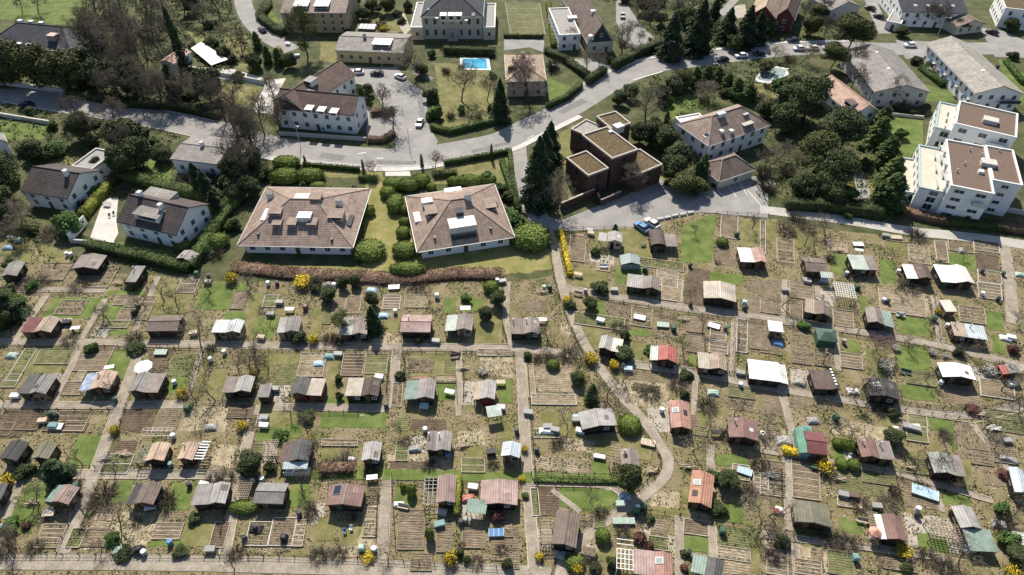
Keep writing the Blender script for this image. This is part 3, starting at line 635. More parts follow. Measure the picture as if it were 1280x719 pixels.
G_STRAW = mottled('straw_ground', [(.28,(.17,.14,.08)),(.5,(.28,.235,.155)),(.72,(.42,.36,.255))], .8, 11, .95, True, .3, .35, 5)
G_GRAV = mottled('pale_gravel', [(.3,(.24,.215,.175)),(.7,(.40,.365,.31))], .6, 10, .95, True, .2, .25, 5)
G_PATH = mottled('path_gravel', [(.28,(.175,.15,.115)),(.5,(.25,.218,.175)),(.72,(.33,.29,.24))], .5, 11, .95, True, .2, .25, 4)
G_MAIN = mottled('trodden_path', [(.28,(.20,.172,.135)),(.5,(.27,.237,.19)),(.72,(.35,.31,.26))], .5, 11, .95, True, .2, .25, 4)
G_LANE = mottled('lane_concrete', [(.3,(.30,.285,.26)),(.7,(.42,.40,.37))], .3, 10, .9, True, .1, .15, 3)
ASPH = mottled('mottled_asphalt', [(.28,(.185,.178,.172)),(.46,(.225,.217,.209)),(.56,(.245,.236,.226)),(.74,(.30,.287,.272))], .22, 12, .9, True, .1, .16, 3)  # the road surface's own grey, mottled at random, shared by all roads
PAVE = mottled('pavement_slabs', [(.3,(.40,.38,.35)),(.7,(.52,.50,.47))], .5, 9, .9, True, .1, .15, 4); KERB = plain('kerb_stone', (.46,.44,.41), .9)
PAINT = plain('road_paint', (.72,.71,.68), .8); WATER = mottled('pool_water', [(.3,(.03,.22,.38)),(.7,(.07,.34,.52))], .5, 4, .05, bump=.15)
def soilmat(k, stops, axis=1, per=.42):
    m = ribbed('soil_'+k, stops, axis, per, .25, .40, .95, bump=.7, wob=.8); return m
SOIL = {'d': soilmat('dark', (.115,.086,.058)), 'm': soilmat('medium', (.18,.142,.096)), 'p': soilmat('pale', (.255,.207,.142)), 'v': soilmat('rows', (.19,.15,.10), 0, .5), 'g': soilmat('weedy', (.135,.138,.062))}
LAWNQ = []; BEDQ = []
_lv = {}
def level(base):
    _lv[base] = _lv.get(base, -1)+1; return base + .0004*(_lv[base] % 120)
def sheet(name, pts, mat, z, jit=.0, kind='structure'):
    P = [Vector((p[0],p[1],0)) for p in pts]
    if jit:
        Q = []; rnd = random.Random(len(bpy.data.objects))
        for a, b in zip(P, P[1:]+P[:1]):
            n = max(1,int((b-a).length/.8))
            for i in range(n): q = a.lerp(b,i/n); Q.append(q+Vector((rnd.gauss(0,jit),rnd.gauss(0,jit),0)))
        P = Q
    o = MB().add([(p.x,p.y,z) for p in P],[tuple(range(len(P)))]).build(name, mat); return tag(o, kind=kind)
def ribbon_pts(P, w):
    P = [Vector((p[0],p[1],0)) for p in P]; L = []; Rr = []
    for i, p in enumerate(P):
        d = (P[min(i+1,len(P)-1)]-P[max(i-1,0)]).normalized(); n = Vector((-d.y,d.x,0)); L.append(p+n*w/2); Rr.append(p-n*w/2)
    return L, Rr
def smooth(P, k=2):
    for _ in range(k):
        Q = [P[0]]
        for a, b in zip(P[:-1],P[1:]): Q += [a.lerp(b,.25), a.lerp(b,.75)]
        P = Q+[P[-1]]
    return P
def ribbon(name, P, w, mat, z, kerb=0, k=2, jit=0):
    P = smooth(P, k); L, Rr = ribbon_pts(P, w); rnd = random.Random(len(P)+int(w*10))
    if jit: L = [p+Vector((rnd.gauss(0,jit),rnd.gauss(0,jit),0)) for p in L]; Rr = [p+Vector((rnd.gauss(0,jit),rnd.gauss(0,jit),0)) for p in Rr]
    m = MB(); n = len(P); m.add([(p.x,p.y,z) for p in L]+[(p.x,p.y,z) for p in Rr],[(i,n+i,n+i+1,i+1) for i in range(n-1)])
    if kerb: m.add([(p.x,p.y,z) for p in L]+[(p.x,p.y,z-kerb) for p in L],[(i,i+1,n+i+1,n+i) for i in range(n-1)]); m.add([(p.x,p.y,z) for p in Rr]+[(p.x,p.y,z-kerb) for p in Rr],[(i,i+1,n+i+1,n+i) for i in range(n-1)])
    return tag(m.build(name, mat), kind='structure')
def px(*pts): return [W(x,y) for x,y in pts]
def tp(t, *pts): return [T(t,x,y) for x,y in pts]
def axes(X, Y):
    if X > 695 and Y > 262: return .14, float(np.interp(X,[700,917,985,1170,1280],[-.1,-.04,.02,.13,.10]))
    return .01, (X-575)/(Y+441)
def quad(t, x0, y0, x1, y1):
    X0,Y0 = pix(t,x0,y0); X1,Y1 = pix(t,x1,y1); cx,cy = (X0+X1)/2,(Y0+Y1)/2; sh, ln = axes(cx,cy); hw, hh = (X1-X0)/2,(Y1-Y0)/2
    c = lambda a,b: (cx+a*hw+b*hh*ln, cy+b*hh+a*hw*sh)
    return [W(*c(-1,1)),W(*c(1,1)),W(*c(1,-1)),W(*c(-1,-1))]         # ccw seen from above: FL FR BR BL
# ---- labels from what stands nearest
ANCH = []; PEND = []
SHORT = {'long terracotta shed beside white urn':'long terracotta shed','silver and cream shed by forsythia':'silver and cream shed','small brown shed high by the lane trees':'small brown shed high up','small grey lean-to beside a round bush':'small grey lean-to','small brown hut in the hedge corner':'small brown hedge-corner hut','dusty brown shed beside a bare tree':'dusty brown shed','pale grey shed with dark bush in front':'pale grey bush-fronted shed','shed of flat beige and dark brown roofs':'beige and dark brown shed','earth-brown shed near the diagonal path':'earth-brown shed','large pale corrugated shed by diagonal path':'large pale corrugated shed','wide taupe shed with pale roof patch':'wide taupe shed','mottled brown shed with dark glazed side':'mottled brown shed','dark grey shed with white railed porch':'shed with white railed porch','pink-brown shed with gridded side roof':'grid-roofed pink-brown shed','pale blue roofed shed at the right edge':'pale blue edge shed','maroon-brown shed with white side strip':'white-striped maroon-brown shed','pale grey shed with greenish roof stain':'green-stained grey shed','brown shed beside the white lattice pergola':'brown lattice-pergola shed','taupe shed behind the round dark tree':'taupe shed by a dark tree','dark slate-toned shed with pale patio':'dark slate-toned shed','white gabled shed by the bright lawns':'white gabled shed','charcoal shed with tiny skylight':'tiny-skylight charcoal shed','dark arched-roof hut by parked cars':'dark arched-roof hut','dark maroon-brown shed with pale slats':'slatted dark maroon-brown shed','pink shed with white lattice and rooflight':'white-lattice pink shed','patchy white corrugated shed':'patchy white corrugated shed','brown-and-silver shed by yellow forsythia':'brown-and-silver shed','orange-brown shed with teal lattice side':'teal-latticed orange-brown shed','small orange-brown shed with slatted side':'small slat-sided orange shed'}
def anchor(p, short, r=3):
    short = SHORT.get(short, short); ANCH.append((Vector((p[0],p[1],0)), short, r))
def later(o, desc, cat, group, maxw=None): tag(o, None, cat, group); PEND.append((o, desc)); return o
def pos_of(o):
    p = Vector((o.location.x,o.location.y,0))
    if o.type == 'MESH' and p.length < .01: b = [Vector(c) for c in o.bound_box]; s = sum(b, Vector())/8; p = Vector((s.x,s.y,0))
    return p
def rel(p):
    best = min(ANCH, key=lambda a: max(0,(a[0]-p).length-a[2])); d = p-best[0]
    if abs(d.y) > .75*abs(d.x): r = 'behind' if d.y > 0 else 'in front of'
    else: r = 'left of' if d.x < 0 else 'right of'
    return r, best[1]
ORD = ['', 'second', 'third', 'fourth', 'fifth', 'sixth', 'seventh', 'eighth', 'ninth', 'tenth']; NUM = ['zero','one','two','three','four','five','six','seven','eight','nine','ten','eleven','twelve']
def resolve():
    g = {}
    for o, d in PEND:
        r, s = rel(pos_of(o)); g.setdefault((d, r, s), []).append(o)
    for (d, r, s), L in g.items():
        base = f'{d} {r} the {s}'
        if len(L) == 1: L[0]['label'] = base; continue
        P = [pos_of(o) for o in L]; ex = max(p.x for p in P)-min(p.x for p in P); ey = max(p.y for p in P)-min(p.y for p in P); n = len(L)
        if ex >= ey*.8: L.sort(key=lambda o: pos_of(o).x); nm = lambda i: 'leftmost' if i == 0 else ('rightmost' if i == n-1 else f'{ORD[i]} from left')
        else: L.sort(key=lambda o: pos_of(o).y); nm = lambda i: 'nearest' if i == 0 else ('farthest' if i == n-1 else f'{ORD[i]} nearest')
        for i, o in enumerate(L): o['label'] = f'{base}, {nm(i)} of {NUM[min(n,12)]}'
# ---- small garden things
BINC = {k: plain('plastic_'+k, grey_(c,.22), .5, .08) for k, c in dict(green=(.035,.11,.06), teal=(.14,.28,.28), blue=(.07,.22,.45), lblue=(.33,.50,.60), black=(.025,.025,.028), white=(.70,.70,.68), grey=(.27,.265,.25), red=(.42,.12,.08), brown=(.14,.09,.06), lgreen=(.30,.42,.34), orange=(.55,.22,.15), violet=(.46,.44,.58)).items()}
BINC['wood'] = WOODP
def barrel(c):
    r = empty('water_barrel', (0,0,0)); MB().lathe([(.36,0),(.40,.1),(.43,.45),(.40,.8),(.37,.92)],14).build('barrel_body', BINC[c], r, True); MB().lathe([(.40,.925),(.40,.97),(.3,1.0)],14).build('lid', BINC['white' if c in ('white','lblue') else c], r); m = MB()
    for z in (.22,.68): m.lathe([(.435,z),(.445,z+.03),(.435,z+.06)],14)
    m.build('hoops', BINC['grey'], r); return r
def bin_(c):
    r = empty('compost_bin', (0,0,0)); MB().hull8([(-.5,-.5,0),(.5,-.5,0),(.5,.5,0),(-.5,.5,0)],[(-.4,-.4,1),(.4,-.4,1),(.4,.4,1),(-.4,.4,1)]).build('bin_body', BINC[c], r); MB().hull8([(-.46,-.46,1.003),(.46,-.46,1.003),(.46,.46,1.003),(-.46,.46,1.003)],[(-.3,-.3,1.14),(.3,-.3,1.14),(.3,.3,1.14),(-.3,.3,1.14)]).build('lid', BINC[c], r); MB().box(-.2,.2,-.53,-.47,.1,.35).build('hatch', BINC['black'], r); return r
def box_(c, w=1.5, d=.8, h=.7):
    r = empty('storage_box', (0,0,0)); MB().box(-w/2,w/2,-d/2,d/2,0,h).build('box_body', BINC[c] if c in BINC else WOOD, r); MB().slab([(-w/2-.05,-d/2-.05,h+.07),(w/2+.05,-d/2-.05,h+.07),(w/2+.05,d/2+.05,h+.14),(-w/2-.05,d/2+.05,h+.14)],.066).build('lid', BINC['white'] if c == 'white' else (BINC[c] if c in BINC else WOODP), r); return r
def table(c, w=1.8, d=.9):
    r = empty('garden_table', (0,0,0)); mt = BINC[c] if c in BINC else WOODP; m = MB(); m.box(-w/2,w/2,-d/2,d/2,.72,.77); m.build('table_top', mt, r)
    for x in (-1,1):
        for y in (-1,1): MB().box(x*(w/2-.12)-.04,x*(w/2-.12)+.04,y*(d/2-.12)-.04,y*(d/2-.12)+.04,0,.719).build('leg', WOOD, r)
    return r
def bench(c):
    r = empty('garden_bench', (0,0,0)); mt = BINC[c] if c in BINC else WOODP; MB().box(-.9,.9,-.25,.25,.42,.47).build('seat', mt, r); MB().hull8([(-.9,.22,.5),(.9,.22,.5),(.9,.27,.5),(-.9,.27,.5)],[(-.9,.34,.95),(.9,.34,.95),(.9,.39,.95),(-.9,.39,.95)]).build('backrest', mt, r)
    for x in (-.75,.75): MB().box(x-.05,x+.05,-.22,.22,0,.419).build('leg', WOOD, r)
    return r
def frame_(c, w=2.4, d=1.2):
    r = empty('cold_frame', (0,0,0)); m = MB(); h = .4; m.box(-w/2,w/2,-d/2,-d/2+.06,0,h); m.box(-w/2,w/2,d/2-.06,d/2,0,h+.15); m.box(-w/2,-w/2+.06,-d/2+.06,d/2-.06,0,h); m.box(w/2-.06,w/2,-d/2+.06,d/2-.06,0,h); m.build('frame', WOOD, r)
    g = MB().slab([(-w/2,-d/2,h+.03),(w/2,-d/2,h+.03),(w/2,d/2,h+.19),(-w/2,d/2,h+.19)],.025).build('lid', BINC[c], r); b = MB()
    for i in range(4): x = -w/2+(w-.06)*i/3; b.slab([(x,-d/2,h+.062),(x+.06,-d/2,h+.062),(x+.06,d/2,h+.222),(x,d/2,h+.222)],.03)
    b.build('lid_bars', FRAME, r); return r
def tarp(c, w=2.2, d=1.5):
    r = random.Random(int(w*100)+len(c)*7); m = MB(); n = 9; vs = []
    for j in range(n):
        for i in range(n):
            u, v = i/(n-1)*2-1, j/(n-1)*2-1; k = max(abs(u),abs(v)); z = .42*(1-k**4)+r.uniform(0,.14)*(1-k)+.03; vs.append((u*w/2*(1+r.uniform(-.06,.06)), v*d/2*(1+r.uniform(-.08,.08)), z))
    m.add(vs,[(j*n+i,j*n+i+1,(j+1)*n+i+1,(j+1)*n+i) for j in range(n-1) for i in range(n-1)]); return m.build('tarpaulin', BINC[c])
def parasol(c, r0=1.7):
    r = empty('garden_parasol', (0,0,0)); m = MB(); n = 8; vs = [(0,0,2.65)]+[(r0*math.cos(i*math.pi/4),r0*math.sin(i*math.pi/4),2.05) for i in range(n)]+[(r0*math.cos(i*math.pi/4),r0*math.sin(i*math.pi/4),1.9) for i in range(n)]
    m.add(vs,[(0,1+i,1+(i+1)%n) for i in range(n)]+[(1+i,1+n+i,1+n+(i+1)%n,1+(i+1)%n) for i in range(n)]).build('canopy', BINC[c], r); MB().tube((0,0,.1),(0,0,2.75),.03,.03).build('pole', METAL, r); MB().lathe([(.35,0),(.35,.08),(.06,.14)],12).build('base', CONC, r)
    for i in range(n): MB().tube((0,0,2.58),(r0*.97*math.cos(i*math.pi/4),r0*.97*math.sin(i*math.pi/4),2.0),.015,.015,4).build('rib', METAL, r)
    return r
def canopy(c, w=3, d=2.2, h=2.0):
    r = empty('garden_canopy', (0,0,0)); MB().slab([(-w/2,-d/2,h),(w/2,-d/2,h),(w/2,d/2,h+.3),(-w/2,d/2,h+.3)],.06).build('roof_panel', R[c] if c in R else BINC[c], r)
    for x in (-1,1):
        for y in (-1,1): MB().box(x*(w/2-.15)-.05,x*(w/2-.15)+.05,y*(d/2-.15)-.05,y*(d/2-.15)+.05,0,h-.045+(.25 if y>0 else 0)).build('post', WOOD, r)
    return r
def lattice(w=4, d=4, h=2.3, mat=None):
    r = empty('lattice_pergola', (0,0,0)); mt = mat or FRAME; m = MB(); 
    for i in range(9): x = -w/2+(w-.09)*i/8; m.box(x,x+.09,-d/2,d/2,h,h+.09)
    m.build('rafters', mt, r); m = MB()
    for i in range(8): y = -d/2+(d-.08)*i/7; m.box(-w/2,w/2,y,y+.08,h+.093,h+.17)
    m.build('battens', mt, r)
    for x in (-1,1):
        for y in (-1,1): MB().box(x*(w/2-.1)-.07,x*(w/2-.1)+.07,y*(d/2-.1)-.07,y*(d/2-.1)+.07,0,h-.003).build('post', mt, r)
    return r
def tunnel(c, L=4.5, rr=.9):
    r = empty('hoop_tunnel', (0,0,0)); m = MB(); n = 10
    for j in range(7):
        x = -L/2+L*j/6
        for k in range(n): a, b = math.pi*k/n, math.pi*(k+1)/n; m.tube((x,rr*math.cos(a),rr*math.sin(a)),(x,rr*math.cos(b),rr*math.sin(b)),.03,.03,4)
    m.build('hoops', FRAME, r); m = MB(); m.tube((-L/2,0,rr),(L/2,0,rr),.03,.03,4); m.tube((-L/2,rr*.8,rr*.6),(L/2,rr*.8,rr*.6),.025,.025,4); m.tube((-L/2,-rr*.8,rr*.6),(L/2,-rr*.8,rr*.6),.025,.025,4); m.build('purlins', FRAME, r); return r
def glasshouse(w=3.5, d=2.6, h=1.9):
    r = empty('glasshouse', (0,0,0)); MB().box(-w/2,w/2,-d/2,d/2,.0,h).build('glass_wall', GLASS, r); gable_slabs(-w/2-.05,w/2+.05,-d/2-.05,d/2+.05,h+.07,.7,'v',.05).build('glass_roof', GLASS, r); m = MB()
    for x in (-w/2,0,w/2): m.box(x-.04,x+.04,-d/2-.03,-d/2+.03,0,h); m.box(x-.04,x+.04,d/2-.03,d/2+.03,0,h)
    for i in range(6): y = -d/2+d*i/5; m.tube((-w/2-.05,y,h+.09),(0,y,h+.79),.03,.03,4); m.tube((w/2+.05,y,h+.09),(0,y,h+.79),.03,.03,4)
    m.build('frame', FRAME, r); return r
def pile(c, n=14, seed=1):
    rnd = random.Random(seed); m = MB()
    for i in range(n):
        a = rnd.gauss(.2,.22); L = rnd.uniform(.7,1.9); x,y,z = rnd.gauss(0,.35),rnd.gauss(0,.3),.06+i*.035; dx,dy = math.cos(a)*L/2,math.sin(a)*L/2; m.tube((x-dx,y-dy,z),(x+dx,y+dy,z+rnd.uniform(-.03,.12)),.05,.05,4)
    return m.build('timber_pile', WOODP if c == 'wood' else BINC[c])
def barrow(c):
    r = empty('wheelbarrow', (0,0,0)); MB().hull8([(-.35,-.22,.3),(.3,-.22,.3),(.3,.22,.3),(-.35,.22,.3)],[(-.5,-.36,.62),(.55,-.36,.62),(.55,.36,.62),(-.5,.36,.62)]).build('tray', BINC[c], r); MB().tube((.62,-.06,.2),(.62,.06,.2),.2,.2,12).build('wheel', TYRE, r)
    for y in (-.27,.27): MB().tube((.6,y*.4,.22),(-1.0,y,.6),.025,.025,5).build('handle', WOOD, r); MB().tube((-.3,y,.42),(-.4,y,0),.022,.022,5).build('leg', METAL, r)
    return r
def chair(c):
    r = empty('garden_chair', (0,0,0)); MB().box(-.24,.24,-.24,.24,.42,.46).build('seat', BINC[c], r); MB().hull8([(-.24,.2,.48),(.24,.2,.48),(.24,.24,.48),(-.24,.24,.48)],[(-.24,.32,.92),(.24,.32,.92),(.24,.36,.92),(-.24,.36,.92)]).build('backrest', BINC[c], r)
    for x in (-.2,.2):
        for y in (-.2,.2): MB().box(x-.025,x+.025,y-.025,y+.025,0,.419).build('leg', BINC[c], r)
    return r
MK = dict(barrel=barrel, bin=bin_, box=box_, table=table, bench=bench, frame=frame_, tarp=tarp, parasol=parasol, canopy=canopy, tunnel=tunnel, pile=pile, barrow=barrow, chair=chair)
CATS = dict(barrel='barrel', bin='compost bin', box='storage box', table='table', bench='bench', frame='cold frame', tarp='tarpaulin', parasol='parasol', canopy='canopy', tunnel='hoop tunnel', pile='timber pile', barrow='wheelbarrow', chair='chair')
GRP = dict(barrel='water barrels in the gardens', bin='compost bins in the gardens', box='storage boxes in the gardens', table='garden tables', bench='garden benches', frame='cold frames on the beds', tarp='tarpaulins in the gardens', chair='garden chairs', canopy='garden canopies', pile='timber piles in the gardens')
DESC = dict(barrel='{} water barrel', bin='{} compost bin', box='{} storage box', table='{} garden table', bench='{} garden bench', frame='cold frame with {} lid', tarp='{} ground tarpaulin', parasol='open {} parasol', canopy='{} canopy on four posts', tunnel='{} hoop tunnel frame', pile='heap of {} poles', barrow='{} wheelbarrow', chair='{} garden chair')
CW = dict(lblue='pale blue', lgreen='pale green', wood='pale wooden')
_n = [0]
def item(k, t, x, y, c, *a, rz=None, desc=None):
    if c == 'white' and k in ('box','pile','tarp') and (_n[0] % 3): c = 'grey'
    o = MK[k](c, *a) if k != 'tunnel' else tunnel(c); p = T(t,x,y); o.location = (p.x,p.y,.12 if k != 'tarp' else .13); _n[0] += 1; X, Y = pix(t,x,y); sh, _ = axes(X,Y)
    o.rotation_euler = (0,0,rz if rz is not None else (-.2 if sh > .1 else 0)+random.Random(_n[0]).uniform(-.25,.25))
    return later(o, desc or DESC[k].format(CW.get(c,c)), CATS[k], GRP.get(k))
EDG = plain('bed_board', (.20,.165,.125), .9, .3, 2); EDGP = plain('bed_board_pale', (.36,.31,.24), .9, .3, 2)
def bed(t, x0, y0, x1, y1, soil='m', boards=2, frame='wood', desc=None):
    """framed bed: boards round a dug soil bed"""
    q = quad(t,x0,y0,x1,y1); BEDQ.append(q); c = sum(q, Vector())/4; u = (q[1]-q[0]).normalized(); rz = math.atan2(u.y,u.x); M = Matrix.Rotation(-rz,3,'Z'); L = [M@(p-c) for p in q]
    r = empty('garden_bed', (c.x,c.y,0), rz); _lv['bed'] = _lv.get('bed',0)+1; zb = .106+.0035*(_lv['bed'] % 25)
    so = MB(); so.add([(p.x,p.y,zb) for p in L],[(0,1,2,3)]).build('soil', SOIL[soil], r)
    fm = {'wood': EDG, 'pale': EDGP, 'conc': CONC, 'brick': PINKW}[frame]; m = MB(); wd = .11
    def board(a, b, z1):
        d = (b-a); 
        if d.length < .1: return
        d.normalize(); n = Vector((-d.y,d.x,0))*wd/2; m.hull8([a-n,b-n,b+n,a+n],[Vector((v.x,v.y,z1)) for v in (a-n,b-n,b+n,a+n)])
    for i in range(4): board(L[i],L[(i+1)%4],zb+.09+.004*i)
    m.build('edging', fm, r)
    if boards <= 3 and random.Random(int(x0*3+y0)).random() < .45: boards = 0
    if boards:
        m = MB()
        for i in range(1,boards+1):
            k = i/(boards+1); a, b = L[0].lerp(L[3],k), L[1].lerp(L[2],k); a.z = b.z = zb+.003; wd = .11; board(a.lerp(b,.04),b.lerp(a,.04),zb+.05)
        m.build('cross_board', fm if frame != 'brick' else WOODP, r)
    sd = {'d':'dark','m':'brown','p':'pale','v':'furrowed brown','g':'weedy'}[soil]; fd = {'wood':'boards','pale':'pale boards','conc':'concrete','brick':'reddish kerbs'}[frame]
    return later(r, desc or f'{sd} bed with {fd}', 'garden bed', 'edged vegetable beds')
def soil(t, x0, y0, x1, y1, k='m'):
    q = quad(t,x0,y0,x1,y1); BEDQ.append(q); c = sum(q, Vector())/4; u = (q[1]-q[0]).normalized(); rz = math.atan2(u.y,u.x); M = Matrix.Rotation(-rz,3,'Z'); rnd = random.Random(int(x0*7+y0)); P = []
    for a, b in zip(q, q[1:]+q[:1]):
        n = max(1,int((b-a).length/.7)); P += [M@(a.lerp(b,i/n)-c)+Vector((rnd.gauss(0,.1),rnd.gauss(0,.1),0)) for i in range(n)]
    z = level(.055); o = MB().add([(p.x,p.y,0) for p in P],[tuple(range(len(P)))]).build('soil_patch', SOIL[k]); o.location = (c.x,c.y,z); o.rotation_euler = (0,0,rz); tag(o, kind='structure')
LAWN = dict(L=G_LAWN, l=G_DULL, d=G_DRY, T=G_STRAW, P=G_GRAV)
def lawn(t, x0, y0, x1, y1, k='L'):
    if k in 'Ll': LAWNQ.append(quad(t,x0,y0,x1,y1))
    sheet({'P':'gravel_patch','T':'straw_patch'}.get(k,'lawn'), quad(t,x0,y0,x1,y1), LAWN[k], level(.015 if k in 'PT' else .02) + (.0 if k not in 'PT' else .0), .12)
def lawnp(pts, k='L', jit=.2):
    LAWNQ.append([Vector((p[0],p[1],0)) for p in pts]); sheet('lawn', pts, LAWN[k], level(.02), jit)
def fence(P, label_desc, h=1.1, mat=None, gap=2.2, rails=2, name='garden_fence'):
    P = [Vector((p[0],p[1],0)) for p in P]; c = P[0].copy(); P = [p-c for p in P]; r = empty(name, c); mt = mat or WOOD; m = MB(); pm = MB()
    for a, b in zip(P[:-1],P[1:]):
        n = max(1,int((b-a).length/gap))
        for i in range(n+1): q = a.lerp(b,i/n); pm.box(q.x-.05,q.x+.05,q.y-.05,q.y+.05,-.1,h)
        for k in range(rails): z = h*(k+1)/(rails+.3); m.tube(a+Vector((0,0,z)),b+Vector((0,0,z)),.026,.026,4)
    m.build('rail', mt, r); pm.build('posts', mt, r); return later(r, label_desc, 'fence', 'fences round the plots')
def wall(P, th, h, mat, label, cap=None, name='garden_wall'):
    P = [Vector((p[0],p[1],0)) for p in P]; c = P[0].copy(); P = [p-c for p in P]; r = empty(name, c, 0, label, 'wall'); L, Rr = ribbon_pts(P, th); n = len(P); m = MB()
    for i in range(n-1): m.hull8([L[i],Rr[i],Rr[i+1],L[i+1]][::1],[Vector((p.x,p.y,h)) for p in (L[i],Rr[i],Rr[i+1],L[i+1])])
    for v in range(len(m.v)):
        if m.v[v][2] == 0: m.v[v] = (m.v[v][0],m.v[v][1],-.2)
    m.build('masonry', mat, r); L, Rr = ribbon_pts(P, th+.12); m = MB()
    for i in range(n-1): m.hull8([Vector((p.x,p.y,h+.003)) for p in (L[i],Rr[i],Rr[i+1],L[i+1])],[Vector((p.x,p.y,h+.11)) for p in (L[i],Rr[i],Rr[i+1],L[i+1])])
    m.build('coping', cap or CONC, r); return r
# ------------------------------------------------------------------ ground, roads
sheet('ground', [(-3500,-900),(3500,-900),(3500,5000),(-3500,5000)], G_OUT, 0)
GARD = [(-90,285),(40,300),(60,338),(230,346),(255,352),(640,352),(692,345),(694,296),(760,286),(868,266),(900,268),(1060,290),(1400,322),(1400,860),(-90,860)]
sheet('allotment_ground', px(*GARD), G_GARD, .006, .1)
MAIN = px((-150,128),(20,118),(60,127),(150,140),(225,154),(300,172),(350,186),(440,196),(510,199),(575,188),(627,178),(655,163),(709,137),(749,111),(788,91),(828,79),(868,76),(921,68),(990,61),(1069,60),(1135,62),(1267,60),(1450,62))
ribbon('road', MAIN, 9.5, ASPH, .05)
def offset(P, d): 
    L, Rr = ribbon_pts(smooth(P,1), abs(d)*2); return L if d > 0 else Rr
ribbon('pavement', offset(MAIN[5:13],-5.6), 1.7, PAVE, .16, .14, 1); ribbon('kerb', offset(MAIN[5:13],-4.7), .22, KERB, .17, .15, 1); ribbon('kerb', offset(MAIN[12:20],4.75), .22, KERB, .17, .15, 1); ribbon('kerb', offset(MAIN[1:6],4.75), .2, KERB, .17, .15, 1); ribbon('kerb', offset(MAIN[1:6],-4.75), .2, KERB, .17, .15, 1)
AS2 = mottled('patched_asphalt', [(.3,(.13,.128,.125)),(.7,(.19,.183,.176))], .5, 10, .9, True, .1, .18, 3)
for a,b,w_ in (((470,203),(520,204),1.6),((590,190),(640,178),1.4),((700,141),(730,126),2.2),((400,194),(430,198),2.6),((525,120),(530,160),1.6),((515,90),(540,100),2.2)): ribbon('road_repair', px(a,b), w_, AS2, level(.075), 0, 0, .1)
for x,y in ((455,203),(545,200),(610,188),(690,150),(520,135),(515,175)): o = MB().lathe([(.38,0),(.38,.006)],12).build('manhole', DARKM); o.location = W(x,y)+Vector((0,0,.118)); tag(o, kind='structure')
ribbon('pavement', offset(MAIN[12:20],5.5), 1.6, PAVE, .16, .14, 1)
for q in ([(420,310),(560,318),(700,318),(765,390),(840,440),(855,600),(900,670),(870,720),(700,720),(690,590),(600,440),(520,410),(430,392)],): sheet('road', tp('A1',*q), ASPH, .056)
ribbon('road', px((301,-30),(303,0),(307,15),(318,33),(340,50),(366,63)), 6.5, ASPH, .05)
for t, q in (('A2',[(530,-20),(590,30),(640,110),(718,190),(640,242),(565,190),(530,100)]),('A2',[(0,188),(190,184),(190,250),(120,225),(0,240)]),('A2',[(330,280),(500,275),(512,335),(390,350)]),
             ('A2',[(940,120),(1010,60),(1090,-20),(1130,-20),(1050,70),(960,120)]),('A3',[(490,-10),(545,-10),(620,160),(560,160)]),('A1',[(560,500),(690,560),(680,650),(560,650)]),
             ('A3',[(640,190),(860,200),(860,275),(690,280)]),('A3',[(1040,130),(1160,150),(1249,190),(1249,275),(1110,270)])): sheet('road', tp(t,*q), ASPH, level(.058))
FORE = [(150,365),(270,400),(450,330),(560,290),(740,195),(760,235),(870,245),(962,205),(1000,240),(1190,190),(1249,270),(1249,390),(1000,365),(850,362),(740,400),(640,432),(300,452),(200,430)]
sheet('road', tp('B2',*FORE), ASPH, .066)
ribbon('lane', px((648,168),(646,195),(655,235),(668,265),(686,290)), 5.0, ASPH, .082)
PATHS = [(MAIN, 10.5), (px((301,-30),(303,0),(307,15),(318,33),(340,50),(366,63)), 8)]
def path(P, w, mat=G_PATH, z=.07, name='footpath'):
    PATHS.append((P, w)); ribbon(name, P, w, mat, level(z), 0, 1, .05)
    if name == 'footpath' and mat is G_PATH and w < 2.2 and (P[0]-P[-1]).length > 6:
        for q in ribbon_pts(P, w+.1): _lv['edge'] = _lv.get('edge',0)+1; ribbon('path_edging', q, .13, EDGP, .11+.0006*_lv['edge'], .1, 0, .03)
path(px((680,278),(692,300),(697,335),(710,385),(735,440),(772,490),(806,527),(831,563),(837,580),(830,598),(812,614),(785,634),(740,662),(705,700),(698,730)), 1.8, G_MAIN)
path(px((950,262),(1000,268),(1060,276),(1140,290),(1210,296),(1300,309)), 3.4, G_LANE)
path(px((-60,702),(200,703),(450,709),(560,713),(690,719)), 2.5, G_PATH)
